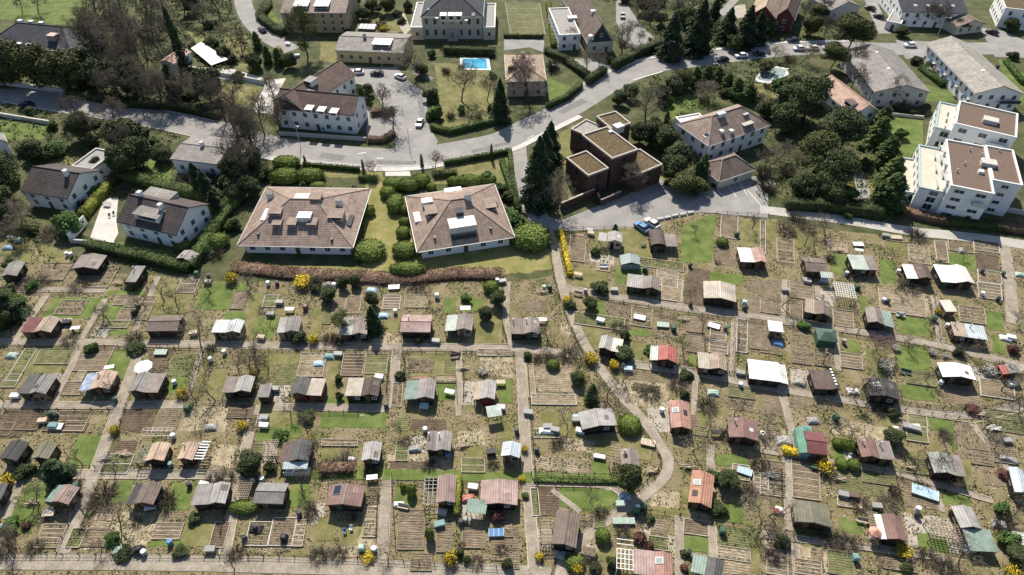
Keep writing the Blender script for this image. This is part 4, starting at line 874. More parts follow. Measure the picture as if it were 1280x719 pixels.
for P, w in (([(0,362),(132,363)],1.3),([(-20,428),(100,428),(310,432),(490,434),(640,435),(725,444)],1.7),([(-20,506),(110,507),(230,506)],1.5),([(342,509),(485,511)],1.4),([(87,593),(200,593),(305,594)],1.5),
    ([(60,367),(15,432)],1.2),([(132,374),(100,427)],1.0),([(198,346),(169,414)],.9),([(102,429),(69,503)],1.0),([(177,434),(148,510),(119,591),(78,692)],1.9),([(253,432),(234,498)],.7),([(320,506),(312,540),(301,592),(281,694)],1.6),
    ([(496,437),(490,510)],1.6),([(483,594),(479,700)],1.5),([(650,437),(655,530),(660,600),(668,712)],1.7),([(574,437),(573,520)],.9),([(26,600),(8,648)],1.2),([(635,352),(632,400),(641,433)],1.0),
    ([(700,360),(757,370),(850,385),(960,399),(1082,416),(1177,432),(1290,462)],1.9),([(778,454),(873,466),(950,482),(1019,493),(1087,506),(1214,524),(1300,503)],1.7),([(1256,307),(1262,350),(1266,405)],2.4),
    ([(852,350),(849,386)],.8),([(918,398),(914,470)],.9),([(981,350),(978,400)],.9),([(1044,414),(1048,464)],.9),([(976,487),(990,540)],1.2),([(1167,371),(1175,430)],1.0),([(984,569),(987,664)],1.4),
    ([(950,563),(1040,577),(1122,592),(1240,626)],.9),([(950,668),(1080,684),(1182,698)],.9),([(849,646),(849,730)],1.2),([(888,556),(888,640)],1.1),([(890,657),(893,730)],1.1),([(665,604),(760,606),(790,625)],1.0),([(994,680),(996,730)],1.0),([(1214,529),(1262,590)],.9),([(1168,609),(1178,640)],1.0),
    ([(1020,340),(1022,372)],.8),([(1132,330),(1140,372)],.7),([(870,470),(866,520)],.8)): path(px(*P), w)
path(px((690,612),(725,640)), .9); path(px((390,593),(480,593),(640,597),(770,600)), 2.0, G_LAWN, .075, 'grass_strip'); path(px((450,520),(455,520)), .4)
ribbon('driveway', px((1067,208),(1079,235),(1083,262)), 3.2, ASPH, .06); path(px((1253,330),(1255,331)),.3)
for a, b in (((1010,260),(1045,290)),((1060,235),(1100,290)),((1110,215),(1150,280)),((1150,255),(1215,330))): ribbon('road_marking', tp('B2',a,b), .14, PAINT, level(.1))
for t, P in (('B1',[(520,85),(560,80)]),('B1',[(610,108),(640,106)]),('A2',[(610,380),(750,340)])): ribbon('road_marking', tp(t,*P), .3, PAINT, level(.1))
ribbon('road_marking', offset(MAIN[6:12],-3.9), .14, PAINT, .075, 0, 0)
# residential lawns
for t, q, k in (('A0',[(0,-40),(420,-40),(410,190),(300,120),(0,90)],'L'),('A0',[(0,570),(230,590),(210,660),(0,660)],'L'),('A0',[(880,365),(1240,415),(1190,520),(1000,470)],'l'),('A0',[(1050,150),(1180,170),(1220,350),(1100,320)],'l'),('A0',[(880,150),(1000,150),(940,220)],'l'),
    ('A1',[(880,300),(990,300),(1140,340),(1190,560),(920,610),(900,420)],'l'),('A1',[(345,200),(420,200),(420,300),(340,290)],'l'),('A1',[(50,20),(120,60),(150,110),(100,110)],'L'),('A1',[(420,80),(540,60),(700,60),(730,160),(430,140)],'l'),
    ('A2',[(205,365),(350,425),(340,450),(215,490)],'L'),('A2',[(765,460),(880,440),(960,500),(790,570)],'L'),('A2',[(255,640),(350,580),(360,719),(270,719)],'l'),('A3',[(590,545),(770,570),(770,680),(590,660)],'L'),('A3',[(750,390),(920,440),(920,480),(790,480)],'L'),('A3',[(1130,280),(1249,350),(1249,500),(1170,480)],'L'),('A3',[(-40,400),(100,390),(90,480),(-40,500)],'l'),
    ('B0',[(560,500),(840,560),(830,590),(550,550)],'L'),('B0',[(700,110),(780,95),(830,240),(690,190)],'L'),('B0',[(920,325),(1010,330),(1020,380),(930,400)],'L'),('B0',[(250,95),(350,100),(340,140),(250,130)],'l'),
    ('B1',[(-40,610),(540,620),(560,200),(350,190),(350,110),(640,170),(660,300),(1249,470),(1249,640),(1100,640),(540,640)],'d'),('B1',[(890,110),(1230,70),(1249,260),(1180,220),(870,230)],'l'),('B1',[(360,185),(530,185),(530,200),(370,195)],'l'),
    ('B2',[(-30,430),(60,520),(190,440),(235,630),(-30,660)],'d'),('B2',[(-10,80),(60,120),(90,370),(70,380),(-20,180)],'L'),('B2',[(260,80),(340,40),(330,200),(380,285),(300,300)],'l'),('B2',[(735,170),(790,190),(760,230)],'l'),
    ('B3',[(460,150),(520,180),(600,340),(530,350)],'l'),('B3',[(620,0),(770,10),(760,90),(620,100)],'L'),('B3',[(620,110),(720,100),(690,330),(640,330)],'l'),
    ('B2',[(838,432),(1000,365),(985,600),(840,600)],'L'),('B2',[(500,430),(640,440),(700,540),(700,575),(570,560),(390,470)],'l'),('B2',[(330,625),(490,625),(490,710),(330,715)],'l'),('B2',[(525,620),(660,620),(655,660),(525,710)],'L'),('B2',[(975,640),(1130,660),(1120,710),(970,690)],'L'),('B2',[(1115,395),(1225,395),(1225,530),(1115,520)],'l'),
    ('B0',[(195,520),(340,535),(330,610),(185,600)],'l'),('B0',[(0,480),(130,480),(150,600),(0,590)],'l')): lawnp(tp(t,*q), k)
sheet('paving', tp('B0',(420,500),(490,300),(560,290),(550,400),(560,460),(530,515),(385,515)), PAVE, .03); sheet('paving', tp('A1',(20,530),(90,380),(180,370),(120,480),(120,540)), PAVE, .03)
sheet('gravel_patch', tp('A1',(700,90),(740,60),(770,140),(740,170)), G_GRAV, .05); sheet('gravel_patch', tp('A2',(1090,30),(1140,20),(1150,80),(1090,90)), G_GRAV, .05)
sheet('paving', tp('A0',(870,312),(1110,330),(1249,370),(1249,405),(880,345)), PAVE, .05); sheet('paving', tp('B1',(650,150),(760,150),(770,190),(650,190)), PAVE, .05)
# ------------------------------------------------------------------ houses
G_APT = 'pair of hipped apartment houses'
h = house('apt_w','B1',(-53,518),(487,552),(35,240),3.1,'hip',4.8,WHITE,R['h_brown'],'white apartment house under brown hipped roof with three long dormers',1.1,bl=.35,name='apartment_house',cat='house',group=G_APT,gap=3.2)
for x in (138,208,305): dormer(h,'B1',x,425,1.9,4.2,.75,PINKW,R['h_brown'])
roofbox(h,'B1',270,385,3.0,2.2,.7,FRAME,'rooflight_box',METAL); roofbox(h,'B1',108,292,1.4,1.3,1.3,FRAME,'chimney',DARKM); roofbox(h,'B1',432,325,1.3,1.2,1.4,FRAME,'chimney',DARKM); roofbox(h,'B1',255,292,3.4,2.6,.25,plain('pale_sheet',(.55,.50,.45),.6),'flat_rooflight'); dormer(h,'B1',320,300,2.2,2,.4,PINKW,R['h_brown'])
for x,y in ((50,465),(398,490)): roofbox(h,'B1',x,y,.5,.9,.35,DARKM,'vent')
roofbox(h,'B1',478,400,1.6,4.0,.12,PANE,'roof_terrace',None,.5); roofbox(h,'B1',85,372,1.4,4.2,.12,FRAME,'roof_terrace',None,.5); dormer(h,'B1',415,395,3.2,2.6,.9,PINKW,R['h_brown']); dormer(h,'B1',128,372,2.8,2.6,.7,PINKW,R['h_brown'])
h = house('apt_e','B1',(800,550),(1262,478),(745,285),3.1,'hip',4.8,WHITE,R['h_brown'],'white apartment house under brown hipped roof with square white terrace',1.1,bl=.35,name='apartment_house',cat='house',group=G_APT,gap=3.2)
roofbox(h,'B1',1008,395,6.2,6.0,.3,plain('terrace_slab',(.60,.56,.52),.7,.06),'roof_terrace',None,2.2); roofbox(h,'B1',1000,360,1.7,1.7,.55,PANE,'rooflight_box'); roofbox(h,'B1',1020,470,5.5,1.5,.1,PANE,'terrace_doors',None,.6)
roofbox(h,'B1',848,318,2.4,1.6,.8,FRAME,'chimney',METAL); roofbox(h,'B1',1040,300,1.5,1.2,1.5,FRAME,'chimney',DARKM); roofbox(h,'B1',805,385,1.9,3.6,.25,FRAME,'roof_terrace'); roofbox(h,'B1',970,258,4.2,1.8,.3,FRAME,'flat_rooflight'); dormer(h,'B1',1150,345,2.4,3.0,.8,PINKW,R['h_brown']); dormer(h,'B1',870,375,2.4,2.6,.8,PINKW,R['h_brown'])
for x,y in ((883,482),(1147,438)): roofbox(h,'B1',x,y,.5,.9,.35,DARKM,'vent')
roofbox(h,'B1',1172,325,.9,1.4,.3,PANE,'rooflight_box')
house('villa_nw','A1',(125,512),(502,547),(525,455),6.3,'gh',3.3,WHITE,R['h_choc'],'large white L-shaped house with chocolate-brown roof and small dormers',.5,sides='fr',storeys=2,name='villa')
hb = HOUSES['villa_nw']
for x in (285,342,400): dormer(hb,'A1',x,512,1.9,2.2,1.0,FRAME,METAL)
h = house('villa_nw','A1',(112,478),(255,522),(258,283),6.5,'gv',3.4,WHITE,R['h_choc'],'+',.5,sides='lr',storeys=2)
roofbox(h,'A1',228,360,1.3,1.2,1.2,CREAM,'chimney',METAL); dormer(h,'A1',287,395,2.4,2.4,1.1,FRAME,GREYR); dormer(h,'A1',275,440,2.6,2.4,1.0,FRAME,GREYR); skylight(h,'A1',280,315)
h = house('block_n','A1',(150,62),(462,62),(475,-70),7.2,'gh',3,TANW,R['h_mid'],'tan apartment block with dark roof and two pale dormers behind budding tree',.4,storeys=3,name='apartment_block',sides='fr')
for x in (250,348): dormer(h,'A1',x,40,5,4,1.0,GREYW,plain('pale_green_sheet',(.45,.50,.45),.5))
h = house('low_n','A1',(408,238),(735,252),(742,160),4.2,'gh',1.6,YELW,R['h_grey'],'low yellow house with grey roof and rack of solar panels',.5,sides='fr'); chimney(h,'A1',552,178,GREYW,.9,.8,1.2); dormer(h,'A1',632,222,6,4,1.0,GREYW,plain('pale_sheet2',(.50,.48,.45),.6))
o = roofbox(h,'A1',567,140,6,3.6,.9,DARKM,'solar_rack',None,.1)
for i in range(4):
    lx,ly,zz = on_roof(h,'A1',567,140); MB().slab([(lx-2.9+i*1.46,ly-1.7,zz+.95),(lx-1.56+i*1.46,ly-1.7,zz+.95),(lx-1.56+i*1.46,ly+1.7,zz+1.3),(lx-2.9+i*1.46,ly+1.7,zz+1.3)],.05).build('solar_panel', plain('solar_cells',(.30,.33,.36),.2), h['root'])
SHUT = plain('green_shutters',(.10,.13,.11),.6)
h = house('mansion','A1',(815,80),(1112,80),(1120,-95),8.0,'hip',6,CREAM,R['h_slate'],'cream stone mansion with slate mansard roof and three white dormers',.4,sides='flr',storeys=2,win=(1.2,2.2),gap=2.6,name='mansion')
for x in (922,960,995): dormer(h,'A1',x,58,1.9,1.8,1.5,FRAME,METAL)
for x in (855,890,1030,1065): skylight(h,'A1',x,48,.9,.9,METAL)
pl_ = MB(); Wd,D = h['W'],h['D']; [pl_.box(q-.2,q+.2,-D/2+.4-.14,-D/2+.397,0,7.6) for q in np.linspace(-Wd/2+.8,Wd/2-.8,9)]; pl_.box(-Wd/2+.3,Wd/2-.3,-D/2+.2,-D/2+.395,3.85,4.1); pl_.build('pilasters',CREAM,h['root'])
MB().box(-1.9,1.9,-D/2-1.4,-D/2+.25,0,.5).build('entrance_steps',CONC,h['root']); pm = MB(); [pm.tube((q,-D/2-.9,.5),(q,-D/2-.9,3.3),.18,.15,8) for q in (-1.5,-.6,.6,1.5)]; pm.box(-1.9,1.9,-D/2-1.2,-D/2+.19,3.303,3.7); pm.build('portico',CREAM,h['root'])
house('mansion','A1',(768,128),(828,128),(776,10),4.6,'flat',0,CREAM,GREYR,'+',parapet=FRAME,sides='f'); house('mansion','A1',(1112,128),(1168,128),(1168,15),4.6,'flat',0,CREAM,GREYR,'+',parapet=FRAME,sides='fr')
h = house('cottage','A2',(10,385),(200,382),(195,255),5.3,'hip',2.4,PINKW,R['h_tan'],'pinkish cottage with tan hipped roof veiled by a bare tree',.4,sides='fl'); chimney(h,'A2',90,268,CREAM); dormer(h,'A2',38,330,2.6,2.2,1.3,PINKW,R['h_tan'])
SLATEHUNG = ribbed('slate_hanging',(.045,.055,.06),2,.35,.3,.2)
h = house('aframe','A2',(396,205),(524,196),(382,-30),4.0,'gv',6.4,CREAM,R['h_mid'],'tall steep-gabled house with dark slate-hung gable front',.5,sides='flr'); Wd,D = h['W'],h['D']
MB().hull8([(-Wd/2+.9,-D/2+.45,4.0),(Wd/2-.9,-D/2+.45,4.0),(Wd/2-.9,-D/2+.497,4.0),(-Wd/2+.9,-D/2+.497,4.0)],[(-.08,-D/2+.45,9.6),(.08,-D/2+.45,9.6),(.08,-D/2+.497,9.6),(-.08,-D/2+.497,9.6)]).build('gable_cladding',SLATEHUNG,h['root']); pane_part(h['root'],0,-D/2+.45,5.6,1.1,1.2,'f'); 
for x,y in ((420,85),(425,20),(415,130)): roofbox(h,'A2',x,y,1.6,1.6,.6,FRAME,'dormer')
for i in range(5): skylight(h,'A2',485+i*2,40+i*22,.7,.8)
h = house('white_box','A2',(262,165),(362,160),(352,32),5.6,'flat',0,WHITE,GREYR,'small white flat-roofed house beside the slate-hung gable',parapet=FRAME,sides='fl'); roofbox(h,'A2',322,92,3.2,2.4,.8,CREAM,'roof_box',METAL)
h = house('red_house','A3',(-45,70),(75,88),(60,-60),6.2,'gv',3.6,REDW,R['h_tan'],'red boarded house with tan gabled roof among dark conifers',.6,sides='flr'); house('red_house','A3',(70,80),(165,95),(150,-20),5.2,'gv',3.6,REDW,R['h_choc'],'+',.5,sides='fr')
h = house('grey_gable','A3',(338,48),(482,30),(470,-50),4.4,'gv',2.4,GREYW,R['h_grey'],'grey house with shallow gable above the spreading pine',.5,sides='flr')
h = house('long_white','A3',(675,54),(985,64),(1000,-70),5.6,'gh',4.2,WHITE,R['h_slate'],'long white house with dark roof and row of skylights',.4,sides='flr',storeys=2)
for x in (738,797,855,915): skylight(h,'A3',x,20,1.1,1.0,METAL)
house('long_white','A3',(938,128),(1070,112),(1035,25),3.2,'gv',1.9,CREAM,R['h_mid'],'+',.4,sides='f'); h = house('grey_annex','A3',(600,98),(668,112),(575,-25),3.0,'flat',0,WHITE,GREYR,'white flat-roofed garage row beside the narrow lane',parapet=FRAME,sides='f')
h = house('white_cube','A3',(1163,36),(1300,52),(1085,-45),7.0,'flat',0,WHITE,SEDUM,'white cubic house with brown flat roof in the corner',parapet=FRAME,sides='flr',win=(1.2,1.6))
h = house('grey_long','A3',(545,434),(762,398),(483,238),5.0,'gv',2.3,GREYW,R['h_grey'],'long grey house with plain gable facing the lawns',.5,bl=.6,sides='flr',storeys=2); skylight(h,'A3',555,247,.8,.7,FRAME); skylight(h,'A3',608,325,.8,.7,FRAME)
BAL = plain('balcony_dark',(.04,.045,.055),.5)
def balcony(h, x0, x1, y, z, mat, side='f', dep=1.6):
    b = MB()
    if side == 'f': b.box(x0,x1,y-dep,y-.003,z-.15,z); a = b.build('balcony',CONC,h['root']); MB().box(x0,x1,y-dep-.05,y-dep,z+.003,z+1.0).build('balustrade',mat,a)
    else: b.box(y-dep,y-.003,x0,x1,z-.15,z); a = b.build('balcony',CONC,h['root']); MB().box(y-dep-.05,y-dep,x0,x1,z+.003,z+1.0).build('balustrade',mat,a)
h = house('pale_long','A3',(1020,443),(1212,416),(876,205),5.6,'gv',2.5,WHITE,R['h_lgrey'],'long white house with beige-grey gabled roof and dark balcony',.5,bl=.6,sides='flr',storeys=2); balcony(h,.5,h['W']/2-.6,-h['D']/2+.5,3.0,BAL); skylight(h,'A3',1055,335,.8,.6,FRAME); chimney(h,'A3',1120,325,DARKM,.7,.7,1.0)
for i in range(4): balcony(h,-h['D']/2+1.5+i*h['D']/4.4,-h['D']/2+3.6+i*h['D']/4.4,-h['W']/2+.5,2.9,BINC['blue'],'l',1.3)
BRW = WHITE; GB = glassy('glass_balustrade',(.36,.46,.46),.1)
h = house('modern_n','A3',(925,582),(1215,645),(955,478),9.2,'flat',0,WHITE,GRAVELR,'white modern apartment block with brown flat roof, farther of two',bl=.5,parapet=FRAME,sides='flr',storeys=3,win=(2.0,1.3),gap=4,name='apartment_block',group='white modern apartment blocks'); roofbox(h,'A3',1085,580,3.4,2.4,1.0,GREYW,'roof_plant',CONC)
h2 = house('modern_n','A3',(830,600),(935,622),(862,482),6.4,'flat',0,WHITE,plain('terrace_tiles',(.46,.42,.35),.8),'+',bl=.5,parapet=GB,sides='fl',storeys=2,win=(2,1.6),gap=3.4)
h = house('modern_s','B3',(905,232),(1105,258),(945,26),9.2,'flat',0,WHITE,GRAVELR,'white modern apartment block with brown gravel roof and glass balconies, nearer of two',bl=.5,parapet=FRAME,sides='flr',storeys=4,win=(2.2,1.0),gap=4,name='apartment_block',group='white modern apartment blocks')
roofbox(h,'B3',1075,138,3.2,2.4,1.0,GREYW,'roof_plant',CONC); roofbox(h,'B3',1042,175,1.1,1.1,.7,FRAME,'roof_dome')
for x,y in ((930,170),(990,70),(1045,95),(1130,75),(965,135)): roofbox(h,'B3',x,y,.3,.3,.9,METAL,'vent_pipe')
for hh_,n_ in ((HOUSES['modern_s'],3),(HOUSES['modern_n'],2)):
    for k_ in range(n_):
        for y_ in (-.32,.02,.3): balcony(hh_, hh_['D']*y_-1.6, hh_['D']*y_+1.4, -hh_['W']/2, 3.0+k_*2.9, GB, 'l', 1.7)
    balcony(hh_, hh_['W']*.12, hh_['W']*.42, -hh_['D']/2, 5.9, GB)
h2 = house('modern_s','B3',(1102,206),(1240,222),(1120,52),9.25,'flat',0,WHITE,GRAVELR,'+',bl=.5,parapet=FRAME,sides='fr',storeys=4,win=(1.6,1.0),gap=4)
house('modern_s','B3',(755,240),(905,262),(805,50),6.3,'flat',0,WHITE,plain('terrace_tiles',(.46,.42,.35),.8),'+',bl=.5,parapet=GB,sides='fl',storeys=3,win=(2,1.6),gap=3.4); house('modern_s','B3',(690,262),(770,275),(740,110),3.2,'flat',0,WHITE,plain('terrace_tiles',(.46,.42,.35),.8),'+',parapet=GB,sides='fl',win=(2,1.6))
h = house('salmon','A3',(262,400),(440,545),(505,478),5.0,'gh',2.6,WHITE,R['h_salmon'],'white house with salmon tiled roof half hidden by dark trees',.5,sides='fr'); dormer(h,'A3',420,490,3,3,1,WHITE,R['h_choc'])
h = house('villa_e','A2',(968,692),(1262,592),(885,565),5.8,'hip',4.0,WHITE,R['h_brown'],'white villa with brown hipped roof, skylights and solar panels',.5,sides='flr',storeys=2,name='villa')
roofbox(h,'A2',1150,580,3.6,2.0,.25,plain('solar_cells2',(.40,.38,.34),.3),'solar_panel',None,.1); roofbox(h,'A2',1143,540,1.8,.9,.25,plain('solar_cells2',(.40,.38,.34),.3),'solar_panel',None,.1); roofbox(h,'A2',1025,545,2.4,1.2,.5,FRAME,'rooflight_box',METAL); skylight(h,'A2',962,615,1,1.2)
for x in (1030,1075): roofbox(h,'A2',x,620,1.1,1.1,.5,FRAME,'dormer')
house('villa_e','A2',(848,592),(962,572),(860,545),5.0,'flat',0,WHITE,plain('white_terrace',(.66,.65,.62),.7),'+',parapet=FRAME,sides='f')
h = house('pavilion','B2',(1018,216),(1192,158),(962,120),2.9,'hip',2.9,CREAM,R['h_mid'],'low garage with tan hipped roof beside marked parking bays',.4,sides='f',name='garage',cat='garage',door=False,gap=6)
PB = plain('pale_coping',(.40,.35,.30),.8)
h = house('brick','B2',(512,105),(634,62),(408,-20),9.0,'flat',0,BRICK,SEDUM,'dark brick house of stacked flat-roofed cubes with planted roofs',parapet=PB,sides='fl',storeys=3,win=(1.0,1.6),gap=4,name='brick_house',frame=DARKM)
roofbox(h,'A2',540,610,2.4,2.0,1.0,GREYW,'roof_plant',METAL); roofbox(h,'A2',502,628,.9,.9,.5,FRAME,'roof_dome')
house('brick','A2',(508,608),(600,582),(452,545),8.2,'flat',0,BRICK,SEDUM,'+',parapet=PB,sides='fr',storeys=2,win=(1,1.6),gap=4,frame=DARKM); house('brick','A2',(402,645),(472,598),(346,590),6.3,'flat',0,BRICK,GREYR,'+',parapet=PB,sides='fl',storeys=2,win=(1,1.6),gap=4,frame=DARKM)
house('brick','B2',(398,186),(495,150),(322,92),6.8,'flat',0,BRICK,SEDUM,'+',parapet=PB,sides='fl',storeys=2,win=(1,2.0),gap=5,frame=DARKM); house('brick','B2',(630,182),(750,132),(560,92),5.6,'flat',0,BRICK,SEDUM,'+',parapet=PB,sides='fr',storeys=2,win=(1,1.2),gap=5,frame=DARKM)
h = house('west_a','B0',(96,262),(318,297),(400,150),4.4,'gh',3.2,WHITE,R['h_dark'],'white house with dark tiled front slope at the left',.4,sides='fr',storeys=2); chimney(h,'B0',318,185); house('west_a','B0',(338,140),(432,158),(520,68),4.0,'flat',0,WHITE,GREYR,'+',parapet=GREYW,sides='fr')
h = house('west_b','B0',(550,405),(832,470),(912,305),4.6,'gh',3.4,WHITE,R['h_dark'],'white house with dark roof and long flat dormer beside white terrace',.45,sides='fr',storeys=2); dormer(h,'B0',700,395,6.5,3.4,1.3,WHITE,R['h_grey']); chimney(h,'B0',765,345); chimney(h,'B0',668,287); roofbox(h,'B0',760,285,7.5,3.4,.7,GREYW,'rear_dormer',R['h_grey'])
h = house('west_c','B0',(802,108),(1030,134),(1092,12),4.6,'gh',.9,WHITE,R['h_grey'],'white bungalow with broad grey shallow roof by the shaded road',.4,sides='fr'); chimney(h,'A0',958,690,WHITE,.8,.8,1.1)
h = house('west_d','A0',(-40,690),(32,668),(62,612),4.4,'gv',1.4,WHITE,R['h_grey'],'small white house cut by the left edge',.4,sides='fr')
h = house('dark_mansion','A0',(-70,208),(338,246),(300,128),6.0,'hip',4.2,DKW,R['h_slate'],'dark slate-roofed mansion with small round white dormers by the meadow',.4,sides='fr',storeys=2,name='mansion')
for x,y in ((36,182),(80,187),(126,192)): roofbox(h,'A0',x,y,1.5,1.2,.7,FRAME,'dormer')
for x,y in ((100,108),(152,112),(200,118)): roofbox(h,'A0',x,y,1.6,1.2,1.0,FRAME,'dormer')
roofbox(h,'A0',248,165,3.0,2.5,1.2,PINKW,'dormer')
h = house('red_hut','A0',(752,292),(822,302),(782,226),2.8,'gv',.9,WHITE,R['h_salmon'],'little white hut with reddish roof in the trees',.3,sides='fr',name='garden_house')
ANH = dict(apt_w='western hipped apartment house',apt_e='hipped house with white terrace',villa_nw='L-shaped white house',block_n='tan apartment block',low_n='low yellow solar-panel house',mansion='slate-roofed cream mansion',cottage='pinkish cottage',aframe='slate-hung gable house',white_box='small white flat-roofed house',red_house='red boarded house',grey_gable='grey shallow-gabled house',long_white='long white skylight house',grey_annex='white garage row',white_cube='corner white cube house',grey_long='long grey house',pale_long='house with dark balcony',modern_n='farther modern white block',modern_s='nearer modern white block',salmon='salmon-roofed house',villa_e='white skylight villa',pavilion='hipped garage',brick='dark brick cube house',west_a='dark-roofed house at left',west_b='white house beside white terrace',west_c='grey-roofed white bungalow',west_d='small white edge house',dark_mansion='dark slate mansion',red_hut='little reddish-roofed hut')
for k, s in ANH.items(): hh = HOUSES[k]; anchor(hh['ctr'], s, min(hh['W'],hh['D'])/2)
# walls and single structures up there
wall(tp('B0',(338,500),(415,415)), .3, 2.4, WHITE, 'white wall at the left end of the white terrace'); wall(tp('B0',(335,505),(550,520)), .3, 1.0, GREYW, 'low grey wall along the front of the white terrace')
wall(tp('B2',(268,352),(425,285)), .35, 2.2, BRICK, 'dark brick retaining wall left of the brick house forecourt', PB); wall(tp('B2',(440,298),(455,330),(548,290)), .35, 1.8, BRICK, 'dark angled brick wall in front of the brick house', PB); wall(tp('B2',(758,232),(818,210)), .35, 1.2, BRICK, 'short pale-topped wall right of the brick house', PB)
wall(tp('A0',(870,325),(1249,398)), .4, 1.2, WHITE, 'long white garden wall below the white corrugated canopy'); wall(tp('A0',(-40,545),(240,590)), .4, 1.2, CONC, 'pale wall between shaded road and small lawn'); wall(tp('A0',(-40,395),(350,445)), .4, 1.3, GREYW, 'grey retaining wall below the dark mansion garden')
wall(tp('A1',(150,640),(560,668)), .3, 1.1, GREYW, 'dark roadside wall in front of the L-shaped white house'); wall(tp('A2',(0,178),(185,180)), .3, 1.0, GREYW, 'low wall below the walled kitchen garden'); wall(tp('B3',(1080,345),(1249,375)), .3, 1.2, GREYW, 'grey wall along the nearer modern white block'); wall(tp('A3',(600,545),(770,562)), .3, .8, GREYW, 'low wall along the top of the fenced lawn')
r = empty('white_canopy', T('A0',1000,285), .0, 'white corrugated canopy roof stepping down beside the white wall', 'canopy'); q = [p-T('A0',1000,285) for p in tp('A0',(1005,325),(1085,297),(960,225),(912,255))]; MB().slab([(p.x,p.y,1.2+ (.8 if i>1 else 0)) for i,p in enumerate(q)],.12).build('roof_sheet',R['white'],r); m = MB(); [m.box(p.x*.92-.08,p.x*.92+.08,p.y*.92-.08,p.y*.92+.08,0,1.05) for p in q]; m.build('posts',FRAME,r); anchor(T('A0',1000,285),'white corrugated canopy',4)
def pool(t, q, rim, label, cover=None):
    P = tp(t,*q); c = sum(P,Vector())/len(P); r = empty('swimming_pool', c, 0, label, 'pool'); L = [p-c for p in P]; MB().prism([(p.x*1.22,p.y*1.22) for p in L],-.05,.12).build('pool_surround',FRAME,r); MB().prism([(p.x,p.y) for p in L],.0,.125).build('pool_water',WATER if not cover else cover,r); anchor(c, rim, 3); return r
pool('A1',[(1018,325),(1135,328),(1128,280),(1015,280)],'turquoise pool','turquoise rectangular pool with white surround on the lawn'); pool('A3',[(-10,378),(40,390),(120,355),(120,330),(60,320),(5,345)],'covered round-ended pool','pale covered pool on a rounded white terrace',GLASS)
r = empty('boat_cover', T('A2',240,320), math.radians(-15), 'small white sheet-covered trailer in the sunken garden', 'trailer'); MB().hull8([(-1.7,-.8,.4),(1.7,-.8,.4),(1.7,.8,.4),(-1.7,.8,.4)],[(-1.4,-.5,1.0),(1.4,-.5,1.0),(1.4,.5,1.0),(-1.4,.5,1.0)]).build('cover',FRAME,r); MB().tube((.2,-.85,.3),(.2,.85,.3),.3,.3,12).build('wheels',TYRE,r)
bed('A2',18,15,182,165,'g',4,'conc','walled kitchen garden plot of small squares'); 
for i,(x,y) in enumerate(((738,397),(772,390),(808,381),(846,375),(882,367))):
    r = empty('concrete_block', T('B2',x,y), .3, None, None); MB().box(-.8,.8,-.25,.25,0,.5).build('block_body',FRAME,r); MB().box(-.82,.82,-.27,.27,.503,.56).build('block_cap',CONC,r); tag(r, f'white concrete parking block on the forecourt edge, {["leftmost","second from left","middle","second from right","rightmost"][i]} of five', 'concrete block', 'white parking blocks')
# lamp posts
def lamp(t, x, y, h_, label):
    r = empty('street_lamp', T(t,x,y), 0, label, 'street lamp', 'street lamps along the road'); MB().tube((0,0,0),(0,0,h_),.09,.06,8).build('pole',METAL,r); MB().tube((0,0,h_),(.9,-.9,h_+.25),.05,.04,6).build('arm',METAL,r); MB().hull8([(.7,-1.2,h_+.2),(1.0,-1.5,h_+.2),(1.35,-1.15,h_+.2),(1.05,-.85,h_+.2)],[(.75,-1.2,h_+.33),(1.0,-1.42,h_+.33),(1.3,-1.15,h_+.33),(1.05,-.9,h_+.33)]).build('lamp_head',FRAME,r)
lamp('B1',250,55,7,'grey street lamp on the kerb above the rounded hedges'); lamp('A1',765,700,6,'grey street lamp at the side road mouth'); lamp('A3',830,190,8,'tall street lamp before the long white house'); lamp('A2',770,290,7,'street lamp beside the roadside spruces'); lamp('A1',635,320,6,'street lamp at the parking yard before the yellow house')
# cars
for a in (('A1',520,350,0,'white','white car parked before the yellow house, left of the dark one'),('A1',612,356,0,'dark','dark car parked before the yellow house, between two white cars'),('A1',722,372,-35,'white','white car angled at the curve of the parking yard'),('A1',814,590,82,'white','white car on the side road facing the main road'),('A1',402,335,-25,'teal','pale teal car beside the white gable wall'),('A1',70,150,-50,'dark','dark car driving on the curving top road'),
    ('A2',560,82,85,'silver','silver car on the pale driveway by the slate-hung gable'),('A2',1033,290,12,'dark','dark car parked on the road next to a white one'),('A2',1122,272,8,'white','white car parked on the road between two dark cars'),('A2',1205,262,6,'navy','navy car in shade on the road, right of a white car'),('A3',184,238,5,'white','white car in deep road shade, left of its white neighbour'),('A3',248,236,5,'white','white car in deep road shade, right of its white neighbour'),('A3',155,198,5,'navy','dark car in the shade across from two white cars'),('A3',322,236,5,'silver','silver car half hidden under the spreading pine'),('A3',708,222,3,'white','white car parked between the two long gabled houses'),('A3',872,215,15,'white','white car at the corner of the dark-balcony house'),('A3',1095,162,-50,'dark','dark car below the corner white cube house'),('A3',562,88,-50,'dark','dark car on the narrow lane, lower of two'),('A3',520,48,-60,'dark','dark car on the narrow lane, upper of two'),
    ('B2',652,442,-52,'blue','blue car on the forecourt beside the arched-roof hut'),('B2',700,424,-52,'white','white car on the forecourt beside the blue car'),('A0',130,505,5,'navy','dark blue car in deep shade on the left road'),('B3',712,305,80,'dark','dark car below the glass balconies')): car(*a)
